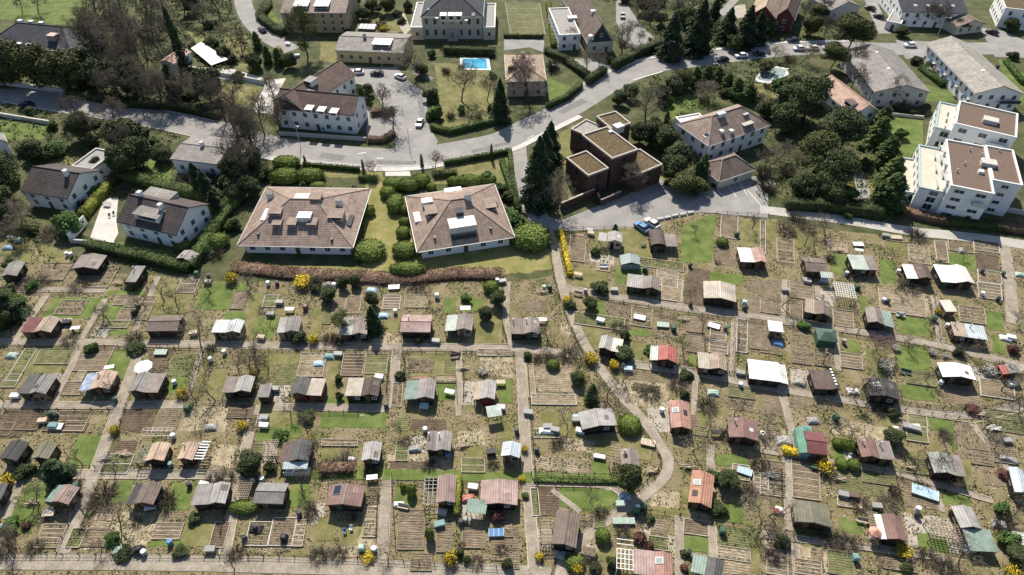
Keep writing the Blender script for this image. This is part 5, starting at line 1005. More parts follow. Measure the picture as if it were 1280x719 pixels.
# ------------------------------------------------------------------ garden sheds
SH = [
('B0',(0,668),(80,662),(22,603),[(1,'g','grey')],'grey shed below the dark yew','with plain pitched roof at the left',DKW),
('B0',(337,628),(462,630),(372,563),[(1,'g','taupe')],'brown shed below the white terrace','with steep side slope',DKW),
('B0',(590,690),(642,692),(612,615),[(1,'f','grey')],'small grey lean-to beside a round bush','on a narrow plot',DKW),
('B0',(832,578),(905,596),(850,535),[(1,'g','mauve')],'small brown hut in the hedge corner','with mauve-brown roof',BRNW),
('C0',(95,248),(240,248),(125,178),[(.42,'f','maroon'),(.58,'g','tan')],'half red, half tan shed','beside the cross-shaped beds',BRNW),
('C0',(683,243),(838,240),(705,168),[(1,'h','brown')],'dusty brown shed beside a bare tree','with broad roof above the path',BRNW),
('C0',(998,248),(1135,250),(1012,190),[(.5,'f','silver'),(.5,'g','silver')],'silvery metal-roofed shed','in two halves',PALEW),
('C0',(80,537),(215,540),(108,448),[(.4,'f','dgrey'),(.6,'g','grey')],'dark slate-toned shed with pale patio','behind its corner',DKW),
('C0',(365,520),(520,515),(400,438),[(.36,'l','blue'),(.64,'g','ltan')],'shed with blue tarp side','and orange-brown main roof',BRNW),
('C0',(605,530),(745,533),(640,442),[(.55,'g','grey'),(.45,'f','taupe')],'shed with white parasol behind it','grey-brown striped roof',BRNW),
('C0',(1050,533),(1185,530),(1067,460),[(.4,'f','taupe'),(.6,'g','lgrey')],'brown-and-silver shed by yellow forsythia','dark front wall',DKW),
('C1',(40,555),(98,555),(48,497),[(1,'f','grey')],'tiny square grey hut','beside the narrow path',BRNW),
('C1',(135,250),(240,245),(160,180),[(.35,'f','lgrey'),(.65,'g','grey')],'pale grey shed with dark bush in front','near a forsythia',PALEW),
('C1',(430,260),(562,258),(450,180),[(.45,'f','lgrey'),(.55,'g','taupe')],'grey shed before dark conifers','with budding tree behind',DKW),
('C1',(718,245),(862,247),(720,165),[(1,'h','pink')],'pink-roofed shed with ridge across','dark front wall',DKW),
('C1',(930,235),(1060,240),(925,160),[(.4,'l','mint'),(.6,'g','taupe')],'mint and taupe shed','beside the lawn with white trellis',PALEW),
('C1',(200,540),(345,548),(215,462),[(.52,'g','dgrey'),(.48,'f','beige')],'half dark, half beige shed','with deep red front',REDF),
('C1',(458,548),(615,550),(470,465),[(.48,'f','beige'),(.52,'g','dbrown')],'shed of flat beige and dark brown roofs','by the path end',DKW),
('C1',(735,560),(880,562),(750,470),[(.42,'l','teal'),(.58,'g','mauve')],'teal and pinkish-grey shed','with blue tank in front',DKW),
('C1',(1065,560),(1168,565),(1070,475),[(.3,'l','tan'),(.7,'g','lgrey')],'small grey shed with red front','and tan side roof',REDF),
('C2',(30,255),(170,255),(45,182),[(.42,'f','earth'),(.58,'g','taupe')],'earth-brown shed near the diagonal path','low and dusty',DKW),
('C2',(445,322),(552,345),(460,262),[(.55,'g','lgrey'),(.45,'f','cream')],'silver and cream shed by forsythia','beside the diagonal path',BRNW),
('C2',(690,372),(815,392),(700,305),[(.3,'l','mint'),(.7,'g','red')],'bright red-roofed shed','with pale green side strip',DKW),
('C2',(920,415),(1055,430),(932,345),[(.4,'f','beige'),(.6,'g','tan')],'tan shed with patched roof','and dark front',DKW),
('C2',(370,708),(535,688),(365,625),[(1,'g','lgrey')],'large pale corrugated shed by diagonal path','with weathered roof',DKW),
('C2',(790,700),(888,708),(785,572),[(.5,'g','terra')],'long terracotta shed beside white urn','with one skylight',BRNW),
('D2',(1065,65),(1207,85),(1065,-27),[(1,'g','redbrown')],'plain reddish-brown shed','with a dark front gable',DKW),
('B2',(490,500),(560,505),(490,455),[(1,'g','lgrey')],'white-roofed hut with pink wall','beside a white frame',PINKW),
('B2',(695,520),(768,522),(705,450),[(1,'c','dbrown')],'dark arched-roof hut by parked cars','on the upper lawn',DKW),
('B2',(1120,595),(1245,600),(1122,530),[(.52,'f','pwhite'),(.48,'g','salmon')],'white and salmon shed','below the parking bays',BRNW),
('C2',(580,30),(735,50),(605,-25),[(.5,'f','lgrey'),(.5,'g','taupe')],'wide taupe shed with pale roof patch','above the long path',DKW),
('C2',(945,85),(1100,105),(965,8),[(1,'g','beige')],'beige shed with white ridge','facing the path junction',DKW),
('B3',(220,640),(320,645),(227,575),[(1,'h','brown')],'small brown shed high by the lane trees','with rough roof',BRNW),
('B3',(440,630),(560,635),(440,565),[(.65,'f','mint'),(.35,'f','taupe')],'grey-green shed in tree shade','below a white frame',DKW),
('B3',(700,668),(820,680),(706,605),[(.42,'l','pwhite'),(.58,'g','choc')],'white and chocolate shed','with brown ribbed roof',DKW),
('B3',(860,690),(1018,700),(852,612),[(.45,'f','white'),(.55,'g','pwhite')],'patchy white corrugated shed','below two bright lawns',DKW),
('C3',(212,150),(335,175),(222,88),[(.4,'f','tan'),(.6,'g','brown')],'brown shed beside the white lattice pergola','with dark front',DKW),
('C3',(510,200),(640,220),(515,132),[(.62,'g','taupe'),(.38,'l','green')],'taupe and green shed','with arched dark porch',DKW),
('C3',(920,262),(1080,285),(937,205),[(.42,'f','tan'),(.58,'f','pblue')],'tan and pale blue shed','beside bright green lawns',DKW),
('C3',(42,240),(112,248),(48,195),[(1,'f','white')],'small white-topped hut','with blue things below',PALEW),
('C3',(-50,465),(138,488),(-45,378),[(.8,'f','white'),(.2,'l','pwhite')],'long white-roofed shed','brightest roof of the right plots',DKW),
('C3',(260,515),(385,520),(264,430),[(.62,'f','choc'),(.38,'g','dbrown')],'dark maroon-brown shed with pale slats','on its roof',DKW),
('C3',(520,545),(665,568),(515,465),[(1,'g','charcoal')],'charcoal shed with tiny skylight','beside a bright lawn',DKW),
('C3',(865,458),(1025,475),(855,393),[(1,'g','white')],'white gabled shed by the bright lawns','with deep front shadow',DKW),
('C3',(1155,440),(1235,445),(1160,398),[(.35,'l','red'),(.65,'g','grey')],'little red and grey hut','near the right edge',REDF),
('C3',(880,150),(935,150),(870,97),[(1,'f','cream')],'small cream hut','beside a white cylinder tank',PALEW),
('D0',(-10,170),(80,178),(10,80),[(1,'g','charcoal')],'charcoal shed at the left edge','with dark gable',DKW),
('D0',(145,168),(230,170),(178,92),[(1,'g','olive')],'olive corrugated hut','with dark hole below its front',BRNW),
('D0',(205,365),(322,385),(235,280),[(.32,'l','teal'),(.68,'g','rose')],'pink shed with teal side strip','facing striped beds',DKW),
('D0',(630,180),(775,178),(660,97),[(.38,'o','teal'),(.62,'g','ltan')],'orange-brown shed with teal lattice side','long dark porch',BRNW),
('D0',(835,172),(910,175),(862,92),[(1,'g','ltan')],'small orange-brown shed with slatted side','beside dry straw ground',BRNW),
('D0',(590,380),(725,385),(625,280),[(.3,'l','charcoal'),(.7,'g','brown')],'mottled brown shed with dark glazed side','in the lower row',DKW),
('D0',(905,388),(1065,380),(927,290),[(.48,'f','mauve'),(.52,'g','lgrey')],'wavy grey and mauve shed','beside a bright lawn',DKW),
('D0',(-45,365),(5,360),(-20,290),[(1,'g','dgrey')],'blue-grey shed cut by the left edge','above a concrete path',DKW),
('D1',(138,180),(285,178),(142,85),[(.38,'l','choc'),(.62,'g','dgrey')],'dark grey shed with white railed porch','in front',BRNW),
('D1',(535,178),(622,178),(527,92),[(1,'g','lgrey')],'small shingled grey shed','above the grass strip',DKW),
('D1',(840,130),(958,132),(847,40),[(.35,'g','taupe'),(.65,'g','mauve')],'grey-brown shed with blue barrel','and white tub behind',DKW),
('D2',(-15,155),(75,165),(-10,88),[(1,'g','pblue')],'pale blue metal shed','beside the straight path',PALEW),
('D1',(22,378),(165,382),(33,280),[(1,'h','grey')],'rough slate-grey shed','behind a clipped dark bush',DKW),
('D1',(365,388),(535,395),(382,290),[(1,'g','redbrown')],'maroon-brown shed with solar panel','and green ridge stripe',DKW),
('D1',(825,378),(980,375),(826,250),[(.42,'o','lgrey'),(.58,'g','rose')],'pink-brown shed with gridded side roof','beside yellow-green hedge',BRNW),
('D1',(1098,385),(1275,388),(1105,270),[(1,'g','pink')],'broad pinkish shed','between hedge and straight path',DKW),
('D2',(555,200),(642,205),(553,122),[(1,'g','taupe')],'taupe shed behind the round dark tree','with pergola side',BRNW),
('D2',(870,372),(980,402),(877,218),[(1,'g','orange')],'tall orange-roofed shed','with one rooflight',DKW),
('D2',(225,570),(342,592),(247,410),[(1,'g','brown')],'dark ribbed brown shed','with white cover in front',DKW),
('D2',(615,712),(800,735),(627,598),[(.52,'f','pink'),(.48,'g','terra')],'pink shed with white lattice and rooflight','at the bottom',BRNW),
('D2',(885,695),(1030,745),(892,607),[(.45,'l','green'),(.55,'g','dgrey')],'green and charcoal shed','at the bottom edge',DKW),
('D3',(225,140),(320,152),(227,38),[(1,'h','maroon')],'maroon shed beside emerald tent','above yellow forsythia',REDF),
('D3',(480,160),(640,175),(472,75),[(.55,'g','redbrown'),(.45,'f','taupe')],'brown shed with pale roof stripe','beside three clipped bushes',DKW),
('D3',(825,235),(980,255),(817,140),[(.68,'g','gstain'),(.32,'f','taupe')],'pale grey shed with greenish roof stain','in the right rows',DKW),
('D3',(1205,325),(1275,342),(1190,210),[(1,'g','pblue')],'pale blue roofed shed at the right edge','',DKW),
('D3',(165,465),(338,492),(162,368),[(1,'g','olive')],'olive lattice-roofed shed','with shaded grass in front',BRNW),
('D3',(570,542),(698,562),(547,425),[(.26,'l','pwhite'),(.74,'g','redbrown')],'maroon-brown shed with white side strip','above a forsythia',BRNW),
('D3',(950,495),(1050,500),(942,395),[(1,'g','lgrey')],'stepped grey and green shed','with green lean-to in front',DKW),
]
for s in SH:
    kw = {}; sh = s[5]
    if 'railed porch' in sh: kw['porch'] = True
    if 'tiny skylight' in sh or 'rooflight' in sh or 'orange-roofed' in sh or 'terracotta' in sh: kw['skylight'] = 2
    if 'solar' in sh: kw['solar'] = True
    if 'red front' in sh: kw['front'] = REDF
    if 'white ridge' in sh or 'white gabled' in sh: kw['ridgecap'] = FRAME
    if 'solar' in sh: kw['ridgecap'] = R['green']
    r = shed(*s, eave=2.1+.25*((len(SHEDS)*7)%5)/5, stove=(len(SHEDS)%6==2), **kw); a = SHEDS[-1]; anchor(a['c'], sh, min(a['W'],a['D'])*.5)
def sheds(w_): return next(s for s in SHEDS if w_ in s['short'])
def addlean(w_, q, mk, z0=1.7, z1=2.0):      # front lean-to as a part of its shed
    s = sheds(w_); M = s['root'].matrix_basis.inverted(); x0,x1,y0,y1 = q; o = MB().slab([(x0,y0,z0),(x1,y0,z0),(x1,y1,z1),(x0,y1,z1)],.07).build('lean_to', R[mk], s['root']); pm = MB(); [pm.box(x-.06,x+.06,y0+.1,y0+.22,0,z0-.075) for x in (x0+.15,(x0+x1)/2,x1-.15)]; pm.build('lean_to_posts', WOOD, o)
s = sheds('stepped grey'); Wd,D = s['W'],s['D']; addlean('stepped grey',(-Wd/2+.2,Wd/2+1.2,-D/2-3.4,-D/2-.0),'green',1.7,2.05); 
s = sheds('dark arched'); addlean('dark arched',(s['W']/2+.02,s['W']/2+2.6,-s['D']/2+.3,s['D']/2-.6),'taupe',1.9,2.0)
s = sheds('small orange-brown'); lt = MB(); Wd,D = s['W'],s['D']; [lt.box(Wd/2+.1,Wd/2+1.7,-D/2+.3+i*.55,-D/2+.5+i*.55,1.9,2.0) for i in range(7)]; lt.box(Wd/2+1.5,Wd/2+1.62,-D/2+.3,D/2-.2,1.78,1.896); lt.build('slatted_side', FRAME, s['root'])
s = sheds('pale slats'); lt = MB(); Wd,D = s['W'],s['D']; [lt.box(Wd*.28,Wd*.36,-D*.35+i*.7,-D*.35+.35+i*.7,2.75,2.8) for i in range(6)]; lt.build('roof_slats', FRAME, s['root'])
s = sheds('white lattice and rooflight'); lt = MB(); Wd,D = s['W'],s['D']; [lt.box(-Wd/2-2.6,-Wd/2-.05,-D/2+.4+i*.75,-D/2+.5+i*.75,2.2,2.28) for i in range(7)]; [lt.box(-Wd/2-2.6+i*.6,-Wd/2-2.5+i*.6,-D/2+.3,D/2-.3,2.283,2.36) for i in range(5)]; lt.build('white_lattice', FRAME, s['root']); lp = MB(); [lp.box(-Wd/2-2.55,-Wd/2-2.43,y-.06,y+.06,0,2.196) for y in (-D/2+.4,D/2-.4)]; lp.build('lattice_posts', FRAME, s['root'])
# tents and pergolas
r = empty('green_tent', T('C3',300,290), -.15); m = MB(); m.hull8([(-1.8,-1.6,0),(1.8,-1.6,0),(1.8,1.6,0),(-1.8,1.6,0)],[(-1.75,-1.55,1.9),(1.75,-1.55,1.9),(1.75,1.55,1.9),(-1.75,1.55,1.9)]).build('tent_wall', BINC['green'], r); m = MB(); m.add([(-1.9,-1.7,1.91),(1.9,-1.7,1.91),(1.9,1.7,1.91),(-1.9,1.7,1.91),(-.5,0,2.7),(.5,0,2.7)],[(0,1,5,4),(1,2,5),(2,3,4,5),(3,0,4)]).build('tent_roof', R['dgreen'], r); later(r,'dark green tarpaulin tent','tent',None); anchor(r.location,'dark green tent',1.5)
r = empty('emerald_tent', T('D3',200,110), -.15, 'emerald green tarpaulin tent against the maroon shed', 'tent'); gable_slabs(-1.4,1.4,-2.6,2.6,1.7,.5,'v',.05).build('tent_roof', R['emerald'], r); MB().box(-1.3,1.3,-2.5,2.5,0,1.63).build('tent_wall', BINC['teal'], r)
def perg(t,x,y,w,d,mat,desc,h=2.3): o = lattice(w,d,h,mat); p = T(t,x,y); o.location = p; o.rotation_euler = (0,0,-.2 if axes(*pix(t,x,y))[0]>.1 else 0); later(o,desc,'pergola','lattice pergolas'); return o
o = perg('C3',383,85,4.0,4.4,FRAME,'large white lattice pergola'); anchor(o.location,'white lattice pergola',2)
perg('B2',462,515,1.8,2.8,FRAME,'white open frame'); perg('D3',850,535,4.6,3.0,WOOD,'grey timber pergola frame',1.6); perg('B3',460,560,1.8,.9,FRAME,'small white open frame',1.2); perg('D2',195,530,2,4,WOOD,'thin timber trellis frame',1.8); perg('D2',525,170,2.0,4,WOOD,'timber pergola frame',2); perg('D3',520,490,1.6,3.2,WOOD,'timber pergola frame',1.7); perg('D3',1215,590,1.8,3.5,FRAME,'pale timber frame',1.5); perg('D2',400,620,2,1.4,WOOD,'tilted timber frame',1.0); perg('D1',0+90,350-20,.1+1.0,1.0,WOOD,'small timber frame',1.4); perg('D1',118,148,2.4,3.2,PALEW,'pale slatted arbour',2.0); perg('C1',1030,155,2.2,1.2,FRAME,'white trellis frame',1.3); perg('D2',450,165,2,.8,FRAME,'white planter frame',.5); perg('D0',1165,335,2.4,3,WOOD,'weathered timber frame',1.6)
g = glasshouse(4.2,3.0,1.5); g.location = T('B2',592,612); later(g,'rounded glass-roofed greenhouse','greenhouse',None); o = tunnel('white',5,1.0); o.location = T('D0',752,50); later(o,'white hoop tunnel frame','hoop tunnel',None)
# ------------------------------------------------------------------ beds, lawns of the gardens
for a in ('C0 230 85 480 180 L;C0 510 50 695 74 L;C0 500 105 580 192 L;C0 710 20 905 180 l;C0 940 15 1160 140 L;C0 1060 150 1170 190 L;C0 510 330 640 440 L;C0 790 460 895 540 L;C0 1170 170 1235 290 l;C0 520 235 600 262 L;C0 945 330 990 560 l;C0 310 350 360 440 l;C0 990 420 1060 560 l;C0 140 310 350 440 l;C0 560 425 620 470 L;'
 'C1 40 180 135 275 L;C1 0 60 60 180 l;C1 300 130 350 270 l;C1 350 560 660 700 L;C1 890 490 985 572 L;C1 1185 470 1249 512 L;C1 1185 525 1249 580 L;C1 925 85 985 155 L;C1 1005 85 1110 150 L;C1 640 190 710 250 l;C1 380 340 420 560 l;C1 765 345 990 455 l;C1 120 345 240 400 l;C1 40 320 120 480 l;C1 1060 160 1200 300 l;C1 60 610 320 700 l;'
 'C2 400 90 480 175 L;C2 600 235 690 265 L;C2 870 360 925 412 L;C2 595 300 690 390 l;C2 170 630 360 712 l;C2 0 470 40 520 L;C2 0 525 40 585 L;C2 895 620 985 690 l;C2 380 200 460 330 l;C2 1060 470 1200 500 l;C2 690 90 740 150 l;C2 350 200 430 300 l;'
 'C3 410 290 475 345 L;C3 645 312 800 430 L;C3 672 505 832 570 L;C3 650 178 800 262 L;C3 1070 150 1150 240 L;C3 1098 262 1162 345 L;C3 475 80 510 170 L;C3 580 580 640 700 l;C3 800 660 930 719 L;C3 500 330 600 460 l;C3 1010 340 1110 420 l;'
 'D0 340 60 512 202 L;D0 70 280 200 522 L;D0 545 270 615 380 L;D0 800 282 910 412 L;D0 862 470 1010 586 l;D0 705 555 862 586 L;D0 0 240 120 270 l;D0 480 30 540 200 l;'
 'D1 195 285 290 395 L;D1 695 290 790 398 L;D1 320 445 412 562 l;D1 440 475 522 582 l;D1 1030 112 1112 168 l;D1 345 120 440 182 l;D1 770 600 860 640 l;D1 40 20 160 90 L;D1 170 0 250 70 L;D1 1180 0 1249 80 l;'
 'D2 265 305 530 410 L;D2 848 535 962 612 L;D2 1000 150 1155 208 L;D2 1000 380 1132 470 L;D2 430 75 700 160 l;D2 440 590 520 660 l;D2 412 180 490 245 L;D2 270 0 360 70 l;D2 900 110 970 180 l;D2 840 300 870 380 l;D2 1165 520 1210 700 l;D2 700 410 1000 450 l;'
 'D3 350 92 402 180 L;D3 370 455 480 522 L;D3 750 525 892 612 L;D3 160 505 380 545 L;D3 862 335 1000 392 L;D3 170 560 330 640 l;D3 440 590 640 620 l;D3 690 140 790 200 l;D3 540 20 620 70 l;D3 960 150 1000 290 l;D3 900 0 950 130 L;'
 'B3 330 560 412 655 L;B3 880 557 1022 628 L;B3 570 585 640 700 L;B3 165 430 282 532 l;B3 600 500 690 562 l;B3 30 390 80 500 l').split(';'):
    t, *v, k = a.split(); lawn(t, *map(float,v), k)
for a in ('D0 1000 105 1140 215 T;C0 870 600 1080 715 T;D1 990 30 1120 105 T;D2 280 80 430 130 T;D2 690 320 830 400 T;C3 980 400 1110 480 P;C1 1100 370 1249 440 T;C1 590 250 720 305 T;C2 0 330 40 460 T;C1 1180 350 1249 460 T;D1 540 390 620 545 T;D2 760 540 830 620 P;C3 145 425 250 500 P;D3 385 110 465 200 P;D3 690 440 940 600 P;B3 420 580 440 680 P;C3 260 40 350 120 P;B2 400 560 520 600 P;C0 240 440 290 510 P;C1 980 480 1070 590 P;C0 250 170 330 240 P;C0 440 220 520 270 P;D2 640 460 700 520 P;D2 160 500 230 600 P;D1 990 380 1090 460 P;D1 60 80 140 200 P;C2 680 560 790 720 P;C2 920 620 970 719 P;D1 760 60 850 140 P;C1 90 490 200 580 P;D2 380 440 460 640 T;D3 0 30 200 150 T;D3 330 0 620 70 T;D3 20 580 400 719 T;C2 540 480 780 600 T;C2 270 200 330 260 T;D1 310 380 360 480 P;D1 660 150 960 230 T;D1 440 540 640 630 T;D0 430 420 720 600 T;D2 640 590 830 640 T;D2 880 430 980 520 T;C3 500 350 640 500 T;C3 640 60 800 170 T').split(';'):
    t, *v, k = a.split(); lawn(t, *map(float,v), k)
for a in ('C0 570 612 730 719 d;C0 740 612 850 719 m;C0 695 340 800 440 d;C0 810 350 940 460 g;C1 125 410 232 500 g;C1 760 372 880 440 m;C2 150 400 330 530 p;C2 78 98 200 148 m;C2 720 160 820 285 m;C2 855 0 945 125 d;C2 1150 2 1249 62 m;C2 1150 82 1249 172 m;C2 600 430 740 480 m;C2 610 495 740 535 d;C2 765 445 895 520 m;C2 1060 500 1185 620 m;B2 870 630 972 715 d;B2 1000 530 1105 612 m;B3 1190 540 1249 690 v;B3 1020 560 1130 640 d;C3 0 2 100 92 m;C3 860 512 1040 590 m;C3 5 505 108 640 m;C3 140 525 250 610 m;D0 735 425 872 470 m;D0 540 85 640 150 d;D0 0 0 120 70 d;D0 0 380 60 440 m;D1 670 182 880 218 d;D1 560 305 630 385 d;D1 1150 460 1249 600 m;D1 650 260 690 610 m;D2 165 302 258 440 d;D2 130 165 400 235 p;D2 600 440 690 500 m;D2 695 450 770 525 m;D2 1010 490 1165 585 g;D2 1040 600 1165 715 p;D2 340 435 420 490 m;D2 0 500 70 590 m;D2 1030 480 1060 500 m;D3 685 290 840 405 m;D3 920 0 1070 170 v;D3 1050 190 1160 300 v;D3 370 245 590 340 g;D3 40 575 150 700 m;D3 570 645 740 695 m;D3 0 10 100 80 m;C2 860 640 920 719 m;C1 770 660 940 712 d;C1 690 650 760 719 g;C1 930 340 990 440 g;C1 0 640 60 719 d;D0 1005 600 1060 610 m;D3 240 590 300 719 m;D1 120 590 200 610 m;B3 90 560 160 610 m;B2 690 690 850 719 m;C3 690 700 800 719 m').split(';'):
    t, *v, k = a.split(); soil(t, *map(float,v), k)
for a in ('C0 275 98 400 165 m 1 pale;C0 545 75 598 120 m 1 pale;C0 602 80 650 130 m 1 pale;C0 562 140 632 192 m 1 pale;C0 478 195 610 228 g 1 pale;C0 660 80 720 190 m 3 pale;C0 848 0 932 62 d 2 conc;C0 375 310 520 432 m 4 pale;C0 300 485 400 545 m 2 pale;C0 365 435 400 480 p 1 pale;C0 75 330 130 480 g 3 conc;C0 0 620 80 712 d 2 wood;C0 90 620 200 712 d 2 wood;C0 262 625 415 715 d 3 pale;C0 1080 590 1200 655 d 2 wood;C0 180 330 340 400 g 2 pale;C0 20 450 90 510 g 1 pale;C0 1100 55 1165 140 m 2 wood;'
 'B0 195 605 325 685 m 3 wood;B0 440 620 540 719 m 2 pale;B0 855 660 930 719 m 2 wood;C1 242 350 365 460 p 1 pale;C1 447 352 548 455 d 6 pale;C1 555 350 660 445 g 1 pale;C1 465 80 532 160 m 3 pale;C1 400 90 455 200 m 2 pale;C1 640 75 720 140 m 4 conc;C1 742 75 855 132 p 1 pale;C1 682 490 730 600 m 2 pale;C1 632 480 670 590 m 1 wood;C1 360 100 400 210 g 1 wood;C1 1085 330 1249 360 p 1 conc;C1 75 75 140 130 g 1 conc;C1 890 455 985 488 p 1 wood;'
 'C2 480 112 590 182 m 3 wood;C2 602 132 700 222 m 2 pale;C2 862 170 950 250 m 3 wood;C2 865 260 945 345 m 2 wood;C2 1100 190 1150 345 m 4 conc;C2 970 298 1058 350 m 2 conc;C2 110 400 145 560 p 0 pale;C2 745 0 840 100 p 3 conc;C2 1160 190 1249 330 m 3 wood;C2 330 170 570 225 g 1 brick;C2 1060 510 1185 560 g 2 wood;C2 130 545 340 592 p 0 conc;C2 975 205 1050 290 m 2 conc;'
 'B2 310 475 385 595 m 1 brick;B2 1025 375 1105 485 m 1 conc;B2 722 640 822 715 p 3 conc;B2 640 590 850 630 g 1 brick;B2 440 605 500 640 p 1 brick;B3 80 490 160 600 m 5 brick;B3 320 500 410 550 p 2 brick;B3 702 520 802 605 p 4 pale;B3 830 500 885 600 m 2 conc;B3 1010 500 1130 550 m 2 conc;B3 595 480 690 500 g 1 pale;B3 1030 640 1140 700 m 2 conc;B3 890 500 1010 550 m 1 pale;B3 0 400 25 560 m 2 conc;'
 'C3 140 15 250 90 m 4 pale;C3 0 100 100 160 m 1 pale;C3 140 115 200 182 m 2 pale;C3 345 145 440 222 m 4 pale;C3 562 52 780 165 p 6 pale;C3 940 130 1062 205 m 4 pale;C3 150 245 238 400 m 6 wood;C3 378 350 482 420 m 4 pale;C3 255 335 335 410 m 2 wood;C3 1030 20 1140 92 m 4 conc;C3 1040 480 1200 560 m 2 conc;C3 690 445 830 500 g 1 wood;C3 0 245 100 350 m 3 wood;C3 700 640 790 719 g 2 pale;C3 630 660 690 719 m 1 wood;C3 1050 620 1249 719 g 4 wood;'
 'D0 185 480 300 590 m 4 pale;D0 440 425 530 500 p 1 wood;D0 400 505 520 585 m 1 wood;D0 730 475 860 550 m 3 pale;D0 1005 470 1075 590 d 2 pale;D0 5 0 60 60 d 1 wood;D0 210 0 410 40 d 2 wood;D0 330 500 395 590 g 1 pale;D0 490 150 620 240 g 1 conc;'
 'D1 710 412 835 600 m 6 wood;D1 892 480 962 612 m 4 wood;D1 1015 500 1120 592 m 3 wood;D1 110 450 222 582 m 2 conc;D1 0 470 105 582 m 2 conc;D1 218 460 268 585 p 4 pale;D1 548 400 612 540 p 6 pale;D1 770 620 870 700 m 1 wood;D1 1150 470 1249 540 m 1 wood;D1 700 90 760 180 g 1 pale;D1 1010 170 1120 235 g 1 pale;D1 350 80 520 110 m 1 pale;D1 5 100 70 220 g 1 wood;D1 1150 620 1249 650 m 1 wood;'
 'D2 850 462 972 530 m 3 pale;D2 1010 590 1165 650 p 3 pale;D2 135 30 260 70 g 1 conc;D2 680 540 780 600 g 2 pale;D2 1180 240 1249 330 m 3 conc;D2 430 420 480 500 g 1 wood;D2 0 600 70 690 m 2 wood;D2 900 20 960 60 g 1 wood;D2 130 310 165 440 g 2 conc;D2 1080 200 1160 270 p 1 conc;'
 'D3 0 180 120 235 m 2 pale;D3 0 245 120 345 m 4 pale;D3 150 175 280 360 m 5 pale;D3 365 350 480 400 p 3 pale;D3 680 170 790 240 g 1 wood;D3 1000 130 1100 200 m 4 wood;D3 160 650 290 719 m 3 pale;D3 30 600 130 719 m 4 pale;D3 320 610 440 719 g 2 wood;D3 590 650 740 700 m 2 wood;D3 1080 60 1200 190 m 3 wood;D3 690 20 790 90 g 1 pale;D3 480 240 640 290 g 2 wood').split(';'):
    t, x0,y0,x1,y1, k, n, fr = a.split(); bed(t, float(x0),float(y0),float(x1),float(y1), k, int(n), fr)
# ------------------------------------------------------------------ hedges
def hg(t, pts, w_, h_, m, label, **kw): return hedge(tp(t,*pts), w_, h_, LM[m], label, **kw)
hg('B1',[(-60,625),(200,655),(540,672),(700,685),(1000,655),(1195,660)],3.6,.75,'rust','long rust-brown beech hedge below the two hipped apartment houses',dens=22)
hg('B1',[(265,145),(530,168)],1.0,1.3,'hedge','low dark hedge along the road, above the western apartment garden'); hg('B1',[(930,140),(1100,110),(1238,82)],1.1,1.5,'hedge','dark hedge along the road, above the eastern apartment garden'); hg('B1',[(1238,82),(1249,200),(1275,330)],1.1,1.5,'hedge','dark hedge running down beside the lane'); hg('B1',[(530,205),(610,215)],1.6,1.4,'hedge','short dark hedge block between the two apartment houses'); hg('B1',[(880,195),(985,185)],1.8,1.4,'hedge','short dark hedge behind the eastern apartment house')
hg('B0',[(420,525),(560,560),(700,590),(900,640)],2.4,2.0,'hedge','broad ivy hedge in front of the house with white terrace'); hg('B0',[(910,630),(1010,480),(1110,310)],2.6,2.3,'hedge','tall dark hedge right of the house with white terrace'); hg('B0',[(570,195),(730,240),(960,290)],3.0,2.2,'hedge','thick green hedge between bungalow and dark-roofed house'); hg('B0',[(405,390),(460,320),(520,255)],2.0,2.2,'lime','yellow-green hedge beside the white terrace')
hg('A1',[(930,252),(1165,262)],2.6,2.4,'dark','dark hedge between mansion and turquoise pool'); hg('A1',[(870,610),(950,635),(1100,600),(1210,572)],1.6,1.6,'hedge','clipped hedge round the corner lawn by the crossroads'); hg('A1',[(570,670),(640,672),(690,640)],2.0,1.4,'rust','rounded brown hedge at the side road corner'); hg('A1',[(585,545),(690,535)],2.2,1.6,'rust','square brown hedge beside the parking yard'); hg('A1',[(460,395),(495,400)],2.2,2.2,'hedge','small square hedge block behind the white gable wall'); hg('A1',[(100,30),(60,90),(130,150),(170,165)],3,2.2,'dark','dark hedge inside the bend of the top road')
hg('A2',[(517,330),(620,275),(725,225)],2.6,2.8,'dark','long dark roadside hedge below the pale driveway'); hg('A2',[(395,400),(475,345)],2.2,2.4,'dark','short dark roadside hedge left of the driveway mouth'); hg('A2',[(200,250),(300,300),(405,380)],2.2,2.0,'dark','dark hedge round the sunken garden'); hg('A2',[(205,515),(300,470),(362,415)],1.6,1.8,'hedge','clipped hedge round the small bright lawn'); hg('A2',[(210,30),(225,120),(235,225)],2.0,1.6,'lime','yellow-green hedge beside the walled kitchen garden'); hg('A2',[(0,178),(185,182)],1.0,1.3,'dark','dark hedge on top of the kitchen garden wall')
hg('A2',[(880,385),(990,360),(1060,400),(1120,450),(1180,470)],2.4,3.2,'dark','tall dark conifer hedge above the white skylight villa'); hg('B3',[(120,340),(300,350),(560,385)],2.6,2.6,'dark','dark hedge above the lane below the cedars'); hg('B3',[(680,370),(860,412)],2.6,1.6,'rust','brown hedge left along the nearer modern white block'); hg('B3',[(860,412),(1135,440)],2.6,1.6,'dark','dark shaded hedge in front of the nearer modern white block'); hg('B3',[(1140,440),(1270,462)],2.6,1.6,'rust','brown hedge in the right corner below the modern white block')
